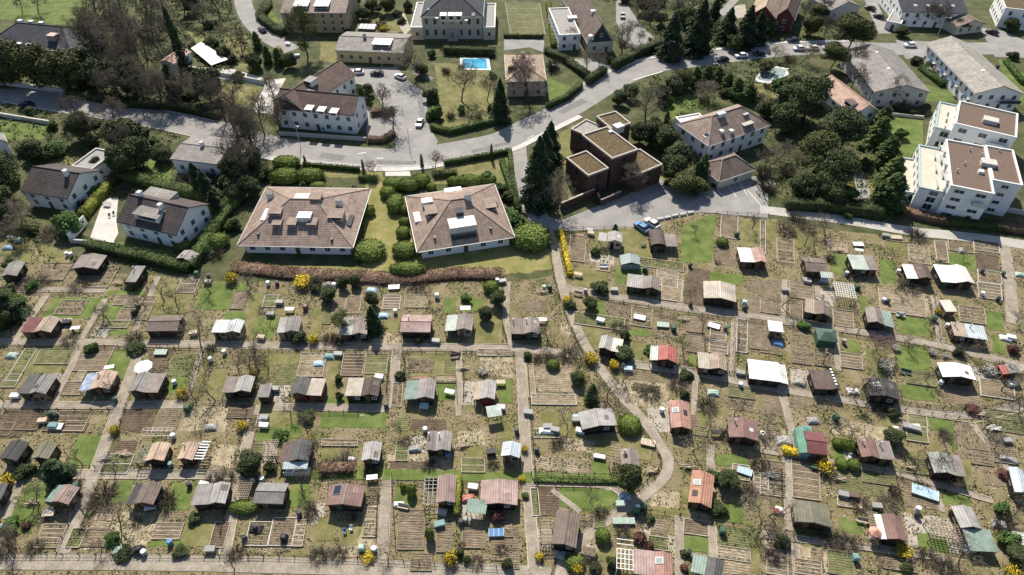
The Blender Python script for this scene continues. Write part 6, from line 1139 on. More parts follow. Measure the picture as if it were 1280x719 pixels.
hg('A3',[(760,330),(860,410)],2.0,1.6,'green','clipped green hedge between the two long gabled houses'); hg('A3',[(1160,300),(1240,400)],1.6,1.4,'green','green hedge right of the dark-balcony house'); hg('D1',[(998,270),(990,440)],1.0,1.8,'lime','narrow yellow-green hedge between two pinkish sheds',leaf=.14); hg('B2',[(270,460),(290,560),(312,665)],1.1,1.2,'yellow','line of yellow forsythia along the footpath',name='forsythia_hedge'); hg('D3',[(105,135),(170,150)],1.4,1.2,'yellow','low yellow forsythia hedge below the emerald tent',name='forsythia_hedge'); hg('D1',[(350,225),(500,215)],2.0,1.1,'rust','loose brown hedge beside the grass strip'); hg('B2',[(-10,130),(70,360)],1.4,1.5,'hedge','hedge along the lane beside the eastern apartment house')
hg('D2',[(240,320),(520,250)][:0] or [(140,275),(540,285)],.7,.5,'hedge','very low clipped edge below the grass strip',dens=30); hg('B0',[(0,470),(100,450),(180,460)],1.6,1.6,'dark','ragged dark hedge beneath the yew')
hg('A0',[(0,455),(330,470)][:0] or [(330,450),(600,500),(860,520),(1040,560)],2.6,2.2,'dark','dark shaded hedge above the left road'); hg('B0',[(0,5),(200,60)][:0] or [(100,80),(240,110)],2.4,2.4,'dark','dark hedge behind the dark-roofed house at left')
# topiary
for x,y,rx,ry,hh in ((185,140,4.6,3.0,2.6),(180,210,4.8,3.6,3.2),(295,205,4.9,3.0,3.0),(335,245,2.6,1.6,1.6),(376,255,1.5,1.2,1.3),(575,370,1.9,1.6,2.4),(578,560,4.5,4.2,3.0),(755,645,5.0,2.3,2.4),(742,555,3.5,3.0,2.7),(735,470,2.1,2.2,2.2),(742,420,1.8,1.5,2.0),(700,340,2.6,4.2,3.2),(662,285,2.4,2.4,2.6),(690,240,3.4,2.4,2.4),(760,248,3.6,2.6,2.6),(820,225,3.0,3.0,2.6),(1050,225,4.2,2.4,2.4),(975,225,2.3,1.8,2.0),(868,250,1.6,1.4,1.6),(742,360,1.5,2,2),(1140,220,2.4,2.2,2.2)):
    later(plant('ball',T('B1',x,y),hh*.9,rx*.8,None,'clipped rounded evergreens',ry*.8,0),'clipped round shrub' if rx<3 else 'big clipped round shrub','shrub','clipped rounded evergreens')
for t,x,y,rx,ry,hh in (('B2',125,500,4.6,4.4,3.4),('B0',1040,515,2.4,2.2,2.6),('B0',870,530,2.0,1.6,1.8),('B0',1095,330,2.4,3,2.4),('C1',1150,48,1.7,1.6,2),('C2',590,695,2.0,1.9,2.0),('D2',465,545,1.2,1.2,1.8),('D2',335,665,1.5,1.4,1.4),('D0',1160,405,2.4,1.2,1.3),('C2',230,412,1.3,1.2,1.5),('D2',590,25,2.0,1.9,1.8),('D1',775,335,.8,.8,2.2),('D1',735,310,.5,.5,1.2),('D1',862,545,.7,.7,2.6),('B2',1030,512,1.4,1.4,1.5),('D3',362,105,.9,.9,1.3),('D3',390,110,.9,.9,1.4),('D3',420,120,1.0,1.0,1.6),('D3',380,200,1.1,1.1,1.3),('D3',436,208,1.1,1.1,1.4)):
    later(plant('ball',T(t,x,y),hh,rx,None,None,ry,0),'clipped round bush','shrub','clipped round garden bushes')
# ------------------------------------------------------------------ trees and shrubs
KD = dict(orch='small bare pale tree', bare='bare grey-brown tree', barep='bare pale-twigged tree', barer='bare pinkish-brown tree', fruit='bare fruit tree', bud='budding tree', broad='dark evergreen', olive='olive-green evergreen', pine='spreading olive pine', cedar='massive dark cedar', spruce='dark pointed spruce', cypress='narrow dark cypress', column='columnar green conifer', shrub='leafy green shrub', dshrub='dark shrub', laurel='big green laurel bush', twigs='bare brown shrub', twigsp='bare pale shrub', forsythia='yellow forsythia bush', pinkbush='pink blossoming shrub', whitebush='white blossoming shrub', redbush='reddish shrub')
GP = dict(orch='small bare trees in the gardens', bare='bare trees', barep='bare trees', barer='bare trees', fruit='fruit trees in the gardens', broad='evergreen trees', olive='evergreen trees', cedar='cedars by the lane', spruce='spruces', cypress='cypresses', column='columnar conifers', shrub='green shrubs', dshrub='dark shrubs', twigs='bare shrubs', twigsp='bare shrubs', forsythia='yellow forsythias', pinkbush='blossom shrubs', whitebush='blossom shrubs', redbush='reddish shrubs')
anchor(T('A0',260,90),'bright green meadow',8); anchor(T('A1',1040,480),'yellowish corner lawn',5); anchor(T('A2',280,410),'small bright lawn',2); anchor(T('A3',680,620),'fenced lawn before the modern blocks',4); anchor(T('A2',100,90),'walled kitchen garden',5); anchor(T('A0',1100,440),'olive white-walled lawn',5); anchor(T('A2',840,510),'lawn above the white villa',3)
TR = ('A0 bare 480 300 17 6.5;A0 bare 560 300 17 6.5;A0 bare 640 330 18 7;A0 bare 700 380 16 6;A0 bare 480 100 14 6;A0 bare 820 200 12 5;A0 bare 540 420 13 5;A0 broad 440 380 12 5;A0 bare 700 460 13 5;A0 bare 780 300 13 5;A0 barep 860 500 11 5;A0 barep 1020 510 10 5;A0 bare 1060 560 13 5;A0 bare 620 480 12 5;A0 bare 760 500 12 5;A0 bare 820 520 12 5;A0 bare 690 500 12 5;A0 bare 480 260 14 6;A0 bare 560 210 14 5;A0 bare 640 240 15 5.5;A0 bare 720 160 13 5;A0 bare 600 90 12 5;A0 bare 700 60 12 5;A0 bare 520 60 12 5;A0 bare 780 90 11 4;A0 bare 440 160 11 4;A0 bare 600 320 12 5;A0 bare 700 300 12 4.5;A0 cypress 885 345 21 2;A0 cypress 845 480 12 2.6;A0 olive 100 400 14 6;A0 olive 215 425 14 6;A0 olive 320 430 14 6;A0 olive 20 410 14 6;A0 olive 380 420 14 6;A0 broad 500 440 12 5;A0 bare 580 470 12 5;A0 broad 650 450 12 5;A0 barep 760 460 10 4.5;A0 barep 950 500 9 4.5;A0 bare 1100 490 9 4;A0 bare 1110 620 11 4.5;A0 bare 1190 719 13 5;A0 bare 1140 700 12 4;A0 olive 400 660 8 4;A0 bare 380 560 9 4;A0 bare 550 600 9 4.5;A0 broad 570 700 9 4.5;A0 broad 650 700 9 4.5;A0 bare 870 80 10 4.5;A0 bare 960 110 9 4.5;A0 bare 1040 80 9 4;A0 dshrub 990 130 2.5 2.2;A0 dshrub 1010 225 4 3;A0 dshrub 1065 270 3.6 2.4;A0 dshrub 1105 300 3 1.8;A0 bare 105 60 8 3;A0 bare 180 60 9 3.5;A0 bare 460 640 9 4;A0 broad 1000 480 12 5;A0 dshrub 900 460 3 3;A0 bare 1100 200 7 3.5;A0 bare 1150 250 7 3;A0 broad 920 60 8 4;A0 barep 1000 40 8 4;'
 'A1 bud 285 270 15 5.5;A1 olive 820 355 4 3;A1 barep 825 365 11 6;A1 barep 1010 480 12 5.5;A1 spruce 1195 570 13 3;A1 bare 685 610 9 3.6;A1 bare 640 520 8 3.2;A1 bare 150 610 10 4.5;A1 bare 30 719 13 5;A1 bare 80 640 12 4.5;A1 column 100 300 6 1.6;A1 column 150 310 6 1.8;A1 broad 40 330 6 3;A1 broad 205 320 5 3;A1 forsythia 145 260 3 2;A1 shrub 890 560 4 3;A1 dshrub 870 480 4 2.6;A1 olive 590 60 6 3.5;A1 olive 665 65 6 3.5;A1 broad 545 95 5 3;A1 twigs 630 130 4 2.6;A1 dshrub 760 50 4 2;A1 forsythia 645 140 1.6 2.5;A1 column 50 230 6 1.6;A1 column 45 340 5 1.5;A1 broad 575 450 4 2.2;A1 column 570 490 5 1.1;A1 column 540 470 4 1.3;A1 dshrub 530 440 3 2;A1 barep 1130 480 9 3.5;A1 twigs 960 560 2.5 2;A1 dshrub 240 590 2.5 1.8;A1 dshrub 370 610 2 1.6;A1 bare 130 500 11 3.5;A1 dshrub 700 260 2.5 2;A1 twigsp 1090 560 2 1.6;A1 olive 510 30 5 3;'
 'A2 barer 110 490 13 6;A2 barer 60 420 9 4;A2 twigs 230 330 5 3;A2 bare 560 255 9 4;A2 barep 390 330 7 3;A2 barep 440 335 7 2.8;A2 bare 310 215 6 4;A2 spruce 780 270 15 4.6;A2 spruce 905 250 18 5.2;A2 spruce 1045 200 12 4;A2 spruce 1130 220 14 4.4;A2 spruce 1190 200 11 3.5;A2 spruce 985 120 10 3;A2 bare 690 120 9 5;A2 bare 630 90 8 4;A2 broad 660 60 7 4;A2 broad 860 120 7 4;A2 olive 720 60 7 4;A2 bare 800 90 8 4;A2 bare 670 600 11 5.4;A2 broad 545 500 5 2.8;A2 broad 600 470 5 3;A2 broad 740 480 6 2.6;A2 broad 800 440 6 3.4;A2 olive 855 420 6 3.4;A2 column 900 400 6 2;A2 column 955 395 6 2;A2 column 1005 400 6 2;A2 column 1050 430 6 2.2;A2 column 1095 455 6 2.2;A2 column 1150 480 6 2.2;A2 barep 970 480 6 4.5;A2 broad 690 690 8 3.8;A2 broad 640 680 7 3.2;A2 broad 750 719 8 4;A2 broad 710 640 6 3;A2 twigs 560 220 3 2;A2 bare 640 200 4 2.4;A2 dshrub 570 10 4 3;A2 column 765 600 5 1;A2 column 825 660 3.5 0.8;A2 olive 1230 340 4 3;A2 shrub 1080 460 3 3;A2 twigs 850 560 2 3;A2 twigsp 800 590 2 2.5;A2 broad 1010 170 6 3;A2 broad 1090 240 6 3.4;A2 broad 800 300 5 3;A2 bare 890 60 8 4;A2 barep 580 200 7 3;A2 olive 1180 120 7 3.4;A2 barep 830 400 5 3;A2 twigs 1200 470 3 2.6;A2 dshrub 500 300 2 1.6;'
 'A3 pine 400 260 14 7.5;A3 pine 330 330 9 5;A3 cedar 205 580 15 6.6;A3 cedar 350 719 13 6.4;A3 broad 130 540 10 5;A3 broad 100 620 9 4.5;A3 column 540 690 9 3;A3 column 560 620 8 2.6;A3 bare 600 490 8 4;A3 twigs 710 530 3 3;A3 twigs 770 540 2.5 2.2;A3 bare 300 80 8 4;A3 olive 230 170 7 4;A3 olive 270 90 6 4;A3 broad 40 170 6 3.6;A3 bare 200 100 7 3.5;A3 barep 190 300 6 4;A3 barep 60 280 5 3.4;A3 twigs 140 290 3 3;A3 dshrub 735 300 2.5 2.2;A3 shrub 790 330 2.5 2.2;A3 whitebush 810 350 2.5 2.6;A3 whitebush 830 300 3 3;A3 bare 770 130 9 4;A3 bare 830 130 9 4;A3 broad 660 170 4 3;A3 broad 930 150 5 3.5;A3 bare 430 330 9 4;A3 whitebush 440 300 4 3;A3 whitebush 520 440 3 2.6;A3 bare 430 420 8 4;A3 broad 20 560 6 3.4;A3 dshrub 1190 280 2.5 2;A3 broad 1180 150 5 3;A3 bare 300 170 8 4;A3 twigs 660 520 3 3;A3 bare 590 460 8 3;A3 broad 150 470 8 4;'
 'B0 cedar 15 300 14 6.5;B0 broad 10 400 10 5;B0 broad 60 200 9 4;B0 barep 120 460 8 4.2;B0 laurel 335 455 5 3.6;B0 cypress 955 270 9 1.7;B0 cypress 1000 310 9 2;B0 cypress 1035 370 7 1.8;B0 twigs 900 225 4 4.5;B0 twigs 1000 220 3.5 4;B0 broad 1130 210 8 4;B0 broad 600 190 10 4.5;B0 broad 680 140 9 4;B0 bare 640 90 9 4;B0 bare 1190 200 14 4.6;B0 bare 1230 120 13 4.4;B0 broad 180 110 6 3.4;B0 laurel 270 90 3.5 3;B0 twigs 600 250 2.2 2;B0 twigs 500 235 2 2.4;B0 twigs 380 340 3 2.4;B0 shrub 450 280 2.5 2;B0 dshrub 1090 250 4 2.6;B0 dshrub 1050 310 3 2;B0 shrub 980 560 2.5 2;B0 twigs 910 430 2.6 2.4;B0 twigs 1020 570 2.5 2.2;B0 dshrub 540 230 3 2;B0 broad 1190 280 6 3.2;B0 broad 1130 310 5 2.6;B0 twigs 660 690 2.2 1.8;B0 dshrub 60 620 2 1.6;B0 twigs 240 470 2.5 3;B0 bare 70 540 6 3;B0 forsythia 1100 690 2.6 1.7;B0 broad 480 170 5 2;B0 dshrub 1110 440 3 2;'
 'B1 column 280 160 4.5 0.5;B1 column 550 180 4.5 0.5;B1 column 824 145 4 0.5;B1 column 1153 112 5 0.5;B1 barer 600 195 4 2.4;B1 barer 885 160 4.4 2.6;B1 shrub 1130 210 2.5 2.2;B1 shrub 1195 270 2.6 2;B1 broad 30 150 6 3;B1 dshrub 85 200 3 2.2;B1 column 262 245 2 0.8;B1 bare 60 100 11 4;B1 bare 5 180 10 4;B1 forsythia 262 700 2.2 2.4;B1 dshrub 445 700 1.8 1.1;B1 dshrub 510 700 1.8 1.1;B1 dshrub 320 705 2 1.2;B1 redbush 505 260 1.5 0.8;'
 'B2 bare 595 255 9 4;B2 broad 800 215 8 4;B2 broad 815 150 8 4;B2 olive 840 270 6 4;B2 olive 900 270 5 3.4;B2 column 930 210 8 1.6;B2 column 905 215 6 1.3;B2 spruce 160 320 19 4.4;B2 spruce 190 200 14 3.8;B2 spruce 215 120 12 3.4;B2 barep 245 330 11 4.4;B2 barep 180 350 9 4;B2 twigs 1225 200 5 3;B2 twigs 880 110 3 3;B2 dshrub 380 280 1.4 1;B2 column 525 445 1.8 0.6;B2 dshrub 430 560 1.8 1.2;B2 twigs 1240 260 4 2.6;B2 dshrub 1000 240 1.5 1.2;B2 fruit 1170 440 4 2.4;B2 twigsp 1010 600 1 1;B2 shrub 40 410 2.6 3;B2 shrub 15 380 2 2;B2 dshrub 20 300 2.5 2;B2 fruit 900 460 3 1.6;'
 'B3 column 590 340 10 3.6;B3 column 600 240 9 3;B3 column 580 140 9 3;B3 cedar 320 260 12 5.6;B3 pine 240 180 12 6;B3 broad 180 280 7 4;B3 broad 330 320 7 3.6;B3 shrub 400 300 3.5 3;B3 forsythia 410 260 2 1.4;B3 barep 60 130 6 4;B3 twigsp 140 180 3.5 3.4;B3 twigsp 190 120 3 3;B3 barep 310 470 5 2.6;B3 twigsp 120 450 2.6 3;B3 twigsp 220 430 2.4 3;B3 whitebush 40 250 2 2;B3 bare 20 180 7 3.4;B3 fruit 210 520 4 2.6;B3 fruit 260 560 3.6 2.2;B3 twigs 740 480 2 3;B3 twigs 330 590 2 1.4;B3 fruit 620 590 3.6 2.2;B3 dshrub 490 150 3 1.8;B3 twigs 430 660 2.2 2;B3 fruit 960 590 2.6 1.4;B3 column 540 330 7 2;B3 twigs 170 400 2.4 2.6;'
 'C0 fruit 780 100 5 3;C0 fruit 850 140 4.4 2.8;C0 orch 945 290 8 3.74;C0 fruit 490 170 4 2.2;C0 fruit 515 200 3.6 2;C0 fruit 20 580 4 2;C0 fruit 240 610 3.4 2;C0 fruit 550 530 4 2;C0 fruit 930 570 4 2.4;C0 fruit 1020 570 4.4 2.4;C0 fruit 1125 420 4.4 2.4;C0 fruit 1230 430 5 3;C0 spruce 50 180 10 3.4;C0 broad 20 230 6 3;C0 dshrub 30 80 2.46 2.34;C0 twigs 640 290 2.46 2.34;C0 dshrub 650 330 1.64 1.87;C0 forsythia 868 545 1.7 1.44;C0 forsythia 548 719 1.7 1.19;C0 forsythia 1150 700 1.7 1.27;C0 forsythia 1200 510 2.21 1.02;C0 forsythia 1200 460 1.7 0.935;C0 twigs 215 555 2.05 2.03;C0 fruit 1190 40 4 2.4;C0 shrub 440 340 1.6 1.4;C0 fruit 1000 60 4.4 2.6;C0 fruit 690 130 4 2.6;C0 dshrub 770 520 1.64 1.25;C0 twigs 1000 330 1.64 1.4;C0 fruit 1210 330 4.4 2.6;C0 twigs 100 20 1.48 3.12;C0 twigs 180 20 1.31 3.12;C0 twigs 380 30 1.31 3.12;C0 shrub 90 110 2 2;C0 twigs 330 290 1.15 2.34;C0 dshrub 640 20 2.46 2.03;C0 shrub 160 40 1.5 1.5;'
 'C1 forsythia 268 30 2.04 2.21;C1 forsythia 312 295 2.04 1.27;C1 forsythia 20 530 2.04 1.02;C1 spruce 600 240 7 1.9;C1 broad 590 120 4 1.7;C1 broad 385 100 3.6 2;C1 broad 455 40 3.4 1.4;C1 broad 515 30 3.2 1.3;C1 bud 450 240 4.5 2.4;C1 dshrub 250 290 2.46 1.72;C1 twigs 385 285 1.64 1.87;C1 broad 1180 120 4 2;C1 broad 1130 190 3.6 1.8;C1 fruit 15 430 4.4 3;C1 fruit 95 420 4.4 2.4;C1 fruit 110 190 4 2;C1 dshrub 325 50 1.64 1.09;C1 dshrub 435 560 1.64 0.78;C1 dshrub 430 480 1.64 0.78;C1 fruit 740 390 4 2.2;C1 dshrub 810 290 1.31 1.09;C1 twigs 430 300 1.31 1.56;C1 dshrub 720 460 1.48 1.09;C1 whitebush 1110 440 1 1.2;C1 fruit 860 100 4 2;C1 dshrub 280 660 1.48 1.56;C1 fruit 200 640 3.6 2;C1 fruit 530 350 3 1.6;C1 twigs 700 20 1.31 2.34;C1 twigs 800 30 1.31 2.34;C1 shrub 1030 100 1.5 1.4;C1 fruit 340 60 3.6 2;C1 fruit 300 60 3.6 2;'
 'C2 orch 360 410 4.4 2.2;C2 forsythia 410 385 2.04 1.87;C2 forsythia 355 470 2.21 1.44;C2 forsythia 298 110 2.04 1.36;C2 forsythia 520 415 1.87 1.27;C2 broad 405 130 3 1.8;C2 broad 570 370 3 2.2;C2 column 412 575 5 1.2;C2 dshrub 455 55 2.13 2.03;C2 broad 350 490 3 1.6;C2 dshrub 310 130 1.97 1.25;C2 orch 425 560 4 2.2;C2 fruit 490 560 4.4 3;C2 twigs 220 380 1.64 2.03;C2 twigs 300 360 1.97 2.34;C2 fruit 330 310 4 3;C2 fruit 210 290 4 2.6;C2 twigs 160 380 1.48 1.25;C2 dshrub 110 370 1.64 0.936;C2 dshrub 850 555 1.64 0.936;C2 twigs 960 600 1.97 2.34;C2 fruit 560 480 3.6 2.4;C2 dshrub 860 460 1.31 1.4;C2 twigs 690 540 1.31 2.34;C2 twigs 820 500 1.31 2.03;C2 fruit 880 100 3 1.4;C2 fruit 850 350 4 2.2;C2 twigs 540 230 1.31 2.03;C2 fruit 480 640 4 2.2;C2 dshrub 570 280 2.13 1.09;C2 fruit 940 250 4 2;C2 fruit 1090 640 3.6 2;C2 shrub 690 340 1.4 1.4;'
 'C3 fruit 485 520 5 3.4;C3 fruit 440 560 4.4 2.6;C3 fruit 300 400 3.6 2;C3 fruit 100 130 4.4 2.6;C3 fruit 960 340 4.4 2.8;C3 barer 550 330 4 2.8;C3 whitebush 580 420 2.2 1.7;C3 orch 560 420 4 2.04;C3 fruit 1140 530 4.4 3;C3 twigs 1160 430 1.64 2.34;C3 whitebush 1080 440 1.6 1.6;C3 dshrub 620 640 1.64 1.09;C3 fruit 300 640 3.6 2;C3 forsythia 840 160 1.36 1.02;C3 redbush 1190 340 1.48 1.25;C3 fruit 700 340 3 1.6;C3 whitebush 810 350 1.2 1;C3 whitebush 640 330 1 1;C3 fruit 640 60 4 2;C3 twigs 700 40 1.64 3.12;C3 fruit 1000 70 3 1.6;C3 fruit 780 220 3 1.4;C3 dshrub 930 350 1.64 1.09;C3 shrub 200 230 1.4 1.4;C3 fruit 780 480 3.6 2;C3 twigs 570 620 1.31 2.03;C3 fruit 1220 640 3.6 2;C3 redbush 1000 620 0.984 1.56;C3 fruit 1050 720 3.4 2;C3 fruit 1210 200 3 2;'
 'D0 forsythia 42 285 2.04 1.44;D0 twigs 490 360 2.95 2.81;D0 twigs 795 370 2.79 2.18;D0 cypress 290 260 5 2;D0 broad 1195 230 4.4 2.5;D0 orch 570 490 6 2.89;D0 fruit 425 450 4 2;D0 fruit 190 390 4.4 2.4;D0 fruit 390 200 4 2;D0 fruit 160 400 4 2.4;D0 orch 70 640 6 2.55;D0 twigs 30 600 2.13 2.34;D0 twigs 350 350 2.13 1.87;D0 twigs 1070 270 1.15 2.34;D0 twigs 1010 270 1.15 1.87;D0 dshrub 920 460 1.15 1.09;D0 fruit 480 590 3 1.6;D0 shrub 60 490 1.4 1.6;D0 redbush 130 490 0.82 0.78;D0 fruit 550 240 3.4 1.8;D0 dshrub 130 240 1.64 1.56;D0 twigs 170 590 1.31 1.87;D0 dshrub 600 620 0.984 1.56;D0 dshrub 860 610 0.984 1.25;D0 fruit 950 70 3.6 2;D0 shrub 540 550 1.4 1.4;D0 twigs 1120 620 1.15 1.56;D0 fruit 1110 690 4 1.8;D0 twigs 650 470 1.31 1.25;'
 'D1 forsythia 958 655 2.38 1.36;D1 forsythia 292 100 1.7 1.02;D1 dshrub 1000 625 1.48 0.78;D1 fruit 260 320 4.4 2.4;D1 redbush 1180 450 1.64 1.25;D1 twigs 300 420 2.13 1.56;D1 forsythia 570 640 1.02 1.36;D1 twigs 430 625 0.984 1.87;D1 twigs 340 630 0.984 2.03;D1 dshrub 110 215 1.64 1.09;D1 twigs 440 200 1.64 2.34;D1 twigs 380 210 1.48 2.03;D1 fruit 470 160 3 1.8;D1 twigs 860 200 1.31 1.56;D1 fruit 660 620 3.6 1.6;D1 dshrub 1035 650 1.23 0.624;D1 dshrub 1220 670 1.31 0.702;D1 twigs 1080 660 0.984 1.56;D1 fruit 320 170 4 2;D1 twigs 580 230 1.31 1.56;D1 fruit 290 60 4 2.4;D1 shrub 150 70 1.4 1.6;D1 twigs 500 450 0.984 0.78;D1 twigs 1160 200 0.984 1.25;D1 twigs 1010 580 0.82 0.78;D1 fruit 720 30 3 1.6;D1 twigs 750 90 1.31 1.25;D1 twigs 1200 600 0.984 1.25;'
 'D2 broad 588 315 6.6 2.2;D2 broad 1050 285 3.4 2.2;D2 forsythia 345 700 1.87 1.1;D2 orch 890 130 5 3;D2 fruit 405 375 3 1.6;D2 twigs 1150 330 2.13 2.03;D2 orch 1205 430 6 3.06;D2 redbush 640 550 1.31 1.17;D2 redbush 682 590 1.15 0.936;D2 dshrub 510 680 2.13 1.09;D2 twigs 250 100 1.64 1.4;D2 dshrub 690 460 0.984 0.78;D2 twigs 560 520 1.48 1.56;D2 fruit 420 700 3.6 2;D2 dshrub 430 690 1.23 0.936;D2 forsythia 95 130 1.19 0.85;D2 forsythia 85 270 1.02 0.765;D2 dshrub 100 350 0.82 0.702;D2 dshrub 1010 420 1.48 1.56;D2 twigs 460 425 1.15 1.4;D2 orch 1220 130 6 2.55;D2 fruit 1210 560 4 2;D2 twigs 1200 200 1.97 1.87;D2 forsythia 165 640 1.36 0.85;D2 dshrub 850 620 0.984 0.702;D2 redbush 850 690 0.82 0.702;D2 twigs 1050 60 1.64 1.56;D2 dshrub 20 680 1.64 0.78;D2 fruit 960 60 3.6 2.2;D2 fruit 300 20 4 2;D2 shrub 980 260 1.6 1.4;'
 'D3 forsythia 300 215 1.87 1.87;D3 forsythia 670 615 1.53 1.7;D3 fruit 40 440 4.6 3;D3 fruit 330 40 4 2.2;D3 fruit 790 190 4.4 2.6;D3 fruit 725 240 3.6 2.2;D3 shrub 1130 420 2 1.5;D3 twigs 1150 490 2.79 2.34;D3 orch 940 680 5 3.06;D3 twigs 880 700 2.13 2.34;D3 shrub 1160 570 2.2 1.6;D3 broad 612 80 3 2;D3 fruit 430 70 4 2.2;D3 twigs 330 550 1.97 2.34;D3 twigs 410 570 1.64 2.18;D3 twigs 470 390 1.31 2.03;D3 twigs 600 390 1.31 2.34;D3 orch 1200 440 5 2.55;D3 broad 1210 640 2.8 2.1;D3 orch 1230 700 6 2.89;D3 fruit 860 90 3.6 2;D3 twigs 240 120 0.82 0.78;D3 fruit 30 20 3.6 2.2;D3 twigs 330 250 1.64 1.56;D3 fruit 890 300 3 1.6;D3 dshrub 100 570 1.31 1.4;D3 twigs 50 640 1.31 1.56;D3 twigs 790 640 1.64 2.03;D3 forsythia 1190 715 1.36 1.53;D3 fruit 560 700 3.4 1.8;D3 dshrub 690 690 1.15 0.936;D3 twigs 870 60 1.31 1.56;D3 fruit 1110 130 3.4 1.8;D3 redbush 1150 250 0.984 1.25;D3 twigs 700 180 1.31 1.4;D3 orch 20 490 4.6 2.55;D3 twigs 630 330 2 1.4')
for a in TR.split(';'):
    t, k, *v = a.split(); v = list(map(float,v)); o = plant(k, T(t,v[0],v[1]), v[2], v[3], None, GP.get(k)); d = KD[k]
    if k in ('bare','barep') : d = ('tall ' if v[2] >= 10 else ('' if v[2] >= 7 else 'small '))+d
    elif k in ('shrub','dshrub','twigs','twigsp','forsythia','broad'): d = ('large ' if v[3] >= 2.6 else ('small ' if v[3] < 1.5 else ''))+d
    later(o, d, CAT(k), GP.get(k))
BR = random.Random(5)
for poly, n, kinds in (([(690,0),(1060,0),(1060,48),(860,62),(770,62),(720,40)],22,'dshrub dshrub broad shrub twigs'),([(782,100),(900,90),(985,110),(1010,150),(960,130),(860,128),(800,140)],14,'dshrub shrub twigs broad'),([(30,132),(150,150),(330,182),(300,235),(200,205),(60,170)],18,'dshrub twigs shrub broad'),([(240,50),(330,70),(330,110),(245,80)],8,'dshrub shrub twigs'),([(540,70),(620,90),(625,150),(535,150)],6,'twigs shrub'),([(1085,120),(1160,130),(1140,260),(1085,270)],7,'shrub dshrub'),([(430,15),(510,20),(515,65),(500,80),(430,40)],7,'dshrub shrub twigs'),([(970,130),(1100,160),(1110,280),(960,262)],10,'dshrub twigs shrub')):
    Xs = [q[0] for q in poly]; Ys = [q[1] for q in poly]; k_ = 0
    while k_ < n:
        X, Y = BR.uniform(min(Xs),max(Xs)), BR.uniform(min(Ys),max(Ys)); ins = False
        for (x0,y0),(x1,y1) in zip(poly, poly[1:]+poly[:1]):
            if (y0>Y)!=(y1>Y) and X < (x1-x0)*(Y-y0)/(y1-y0)+x0: ins = not ins
        p = W(X,Y)
        if not ins or any((p-hh['ctr']).length < .55*max(hh['W'],hh['D']) for hh in HOUSES.values()): k_ += .05; continue
        if min((p-a.lerp(b,i/6)).length for a,b in zip(MAIN[:-1],MAIN[1:]) for i in range(7)) < 7: k_ += .05; continue
        k = BR.choice(kinds.split()); r_ = BR.uniform(1.2,2.4) if k != 'broad' else BR.uniform(2,3); o = plant(k, p, r_*(1.3 if k != 'broad' else 1.7), r_, None, GP.get(k)); later(o, ('large ' if r_ >= 2.2 else 'small ' if r_ < 1.5 else '')+KD[k], CAT(k), GP.get(k)); k_ += 1
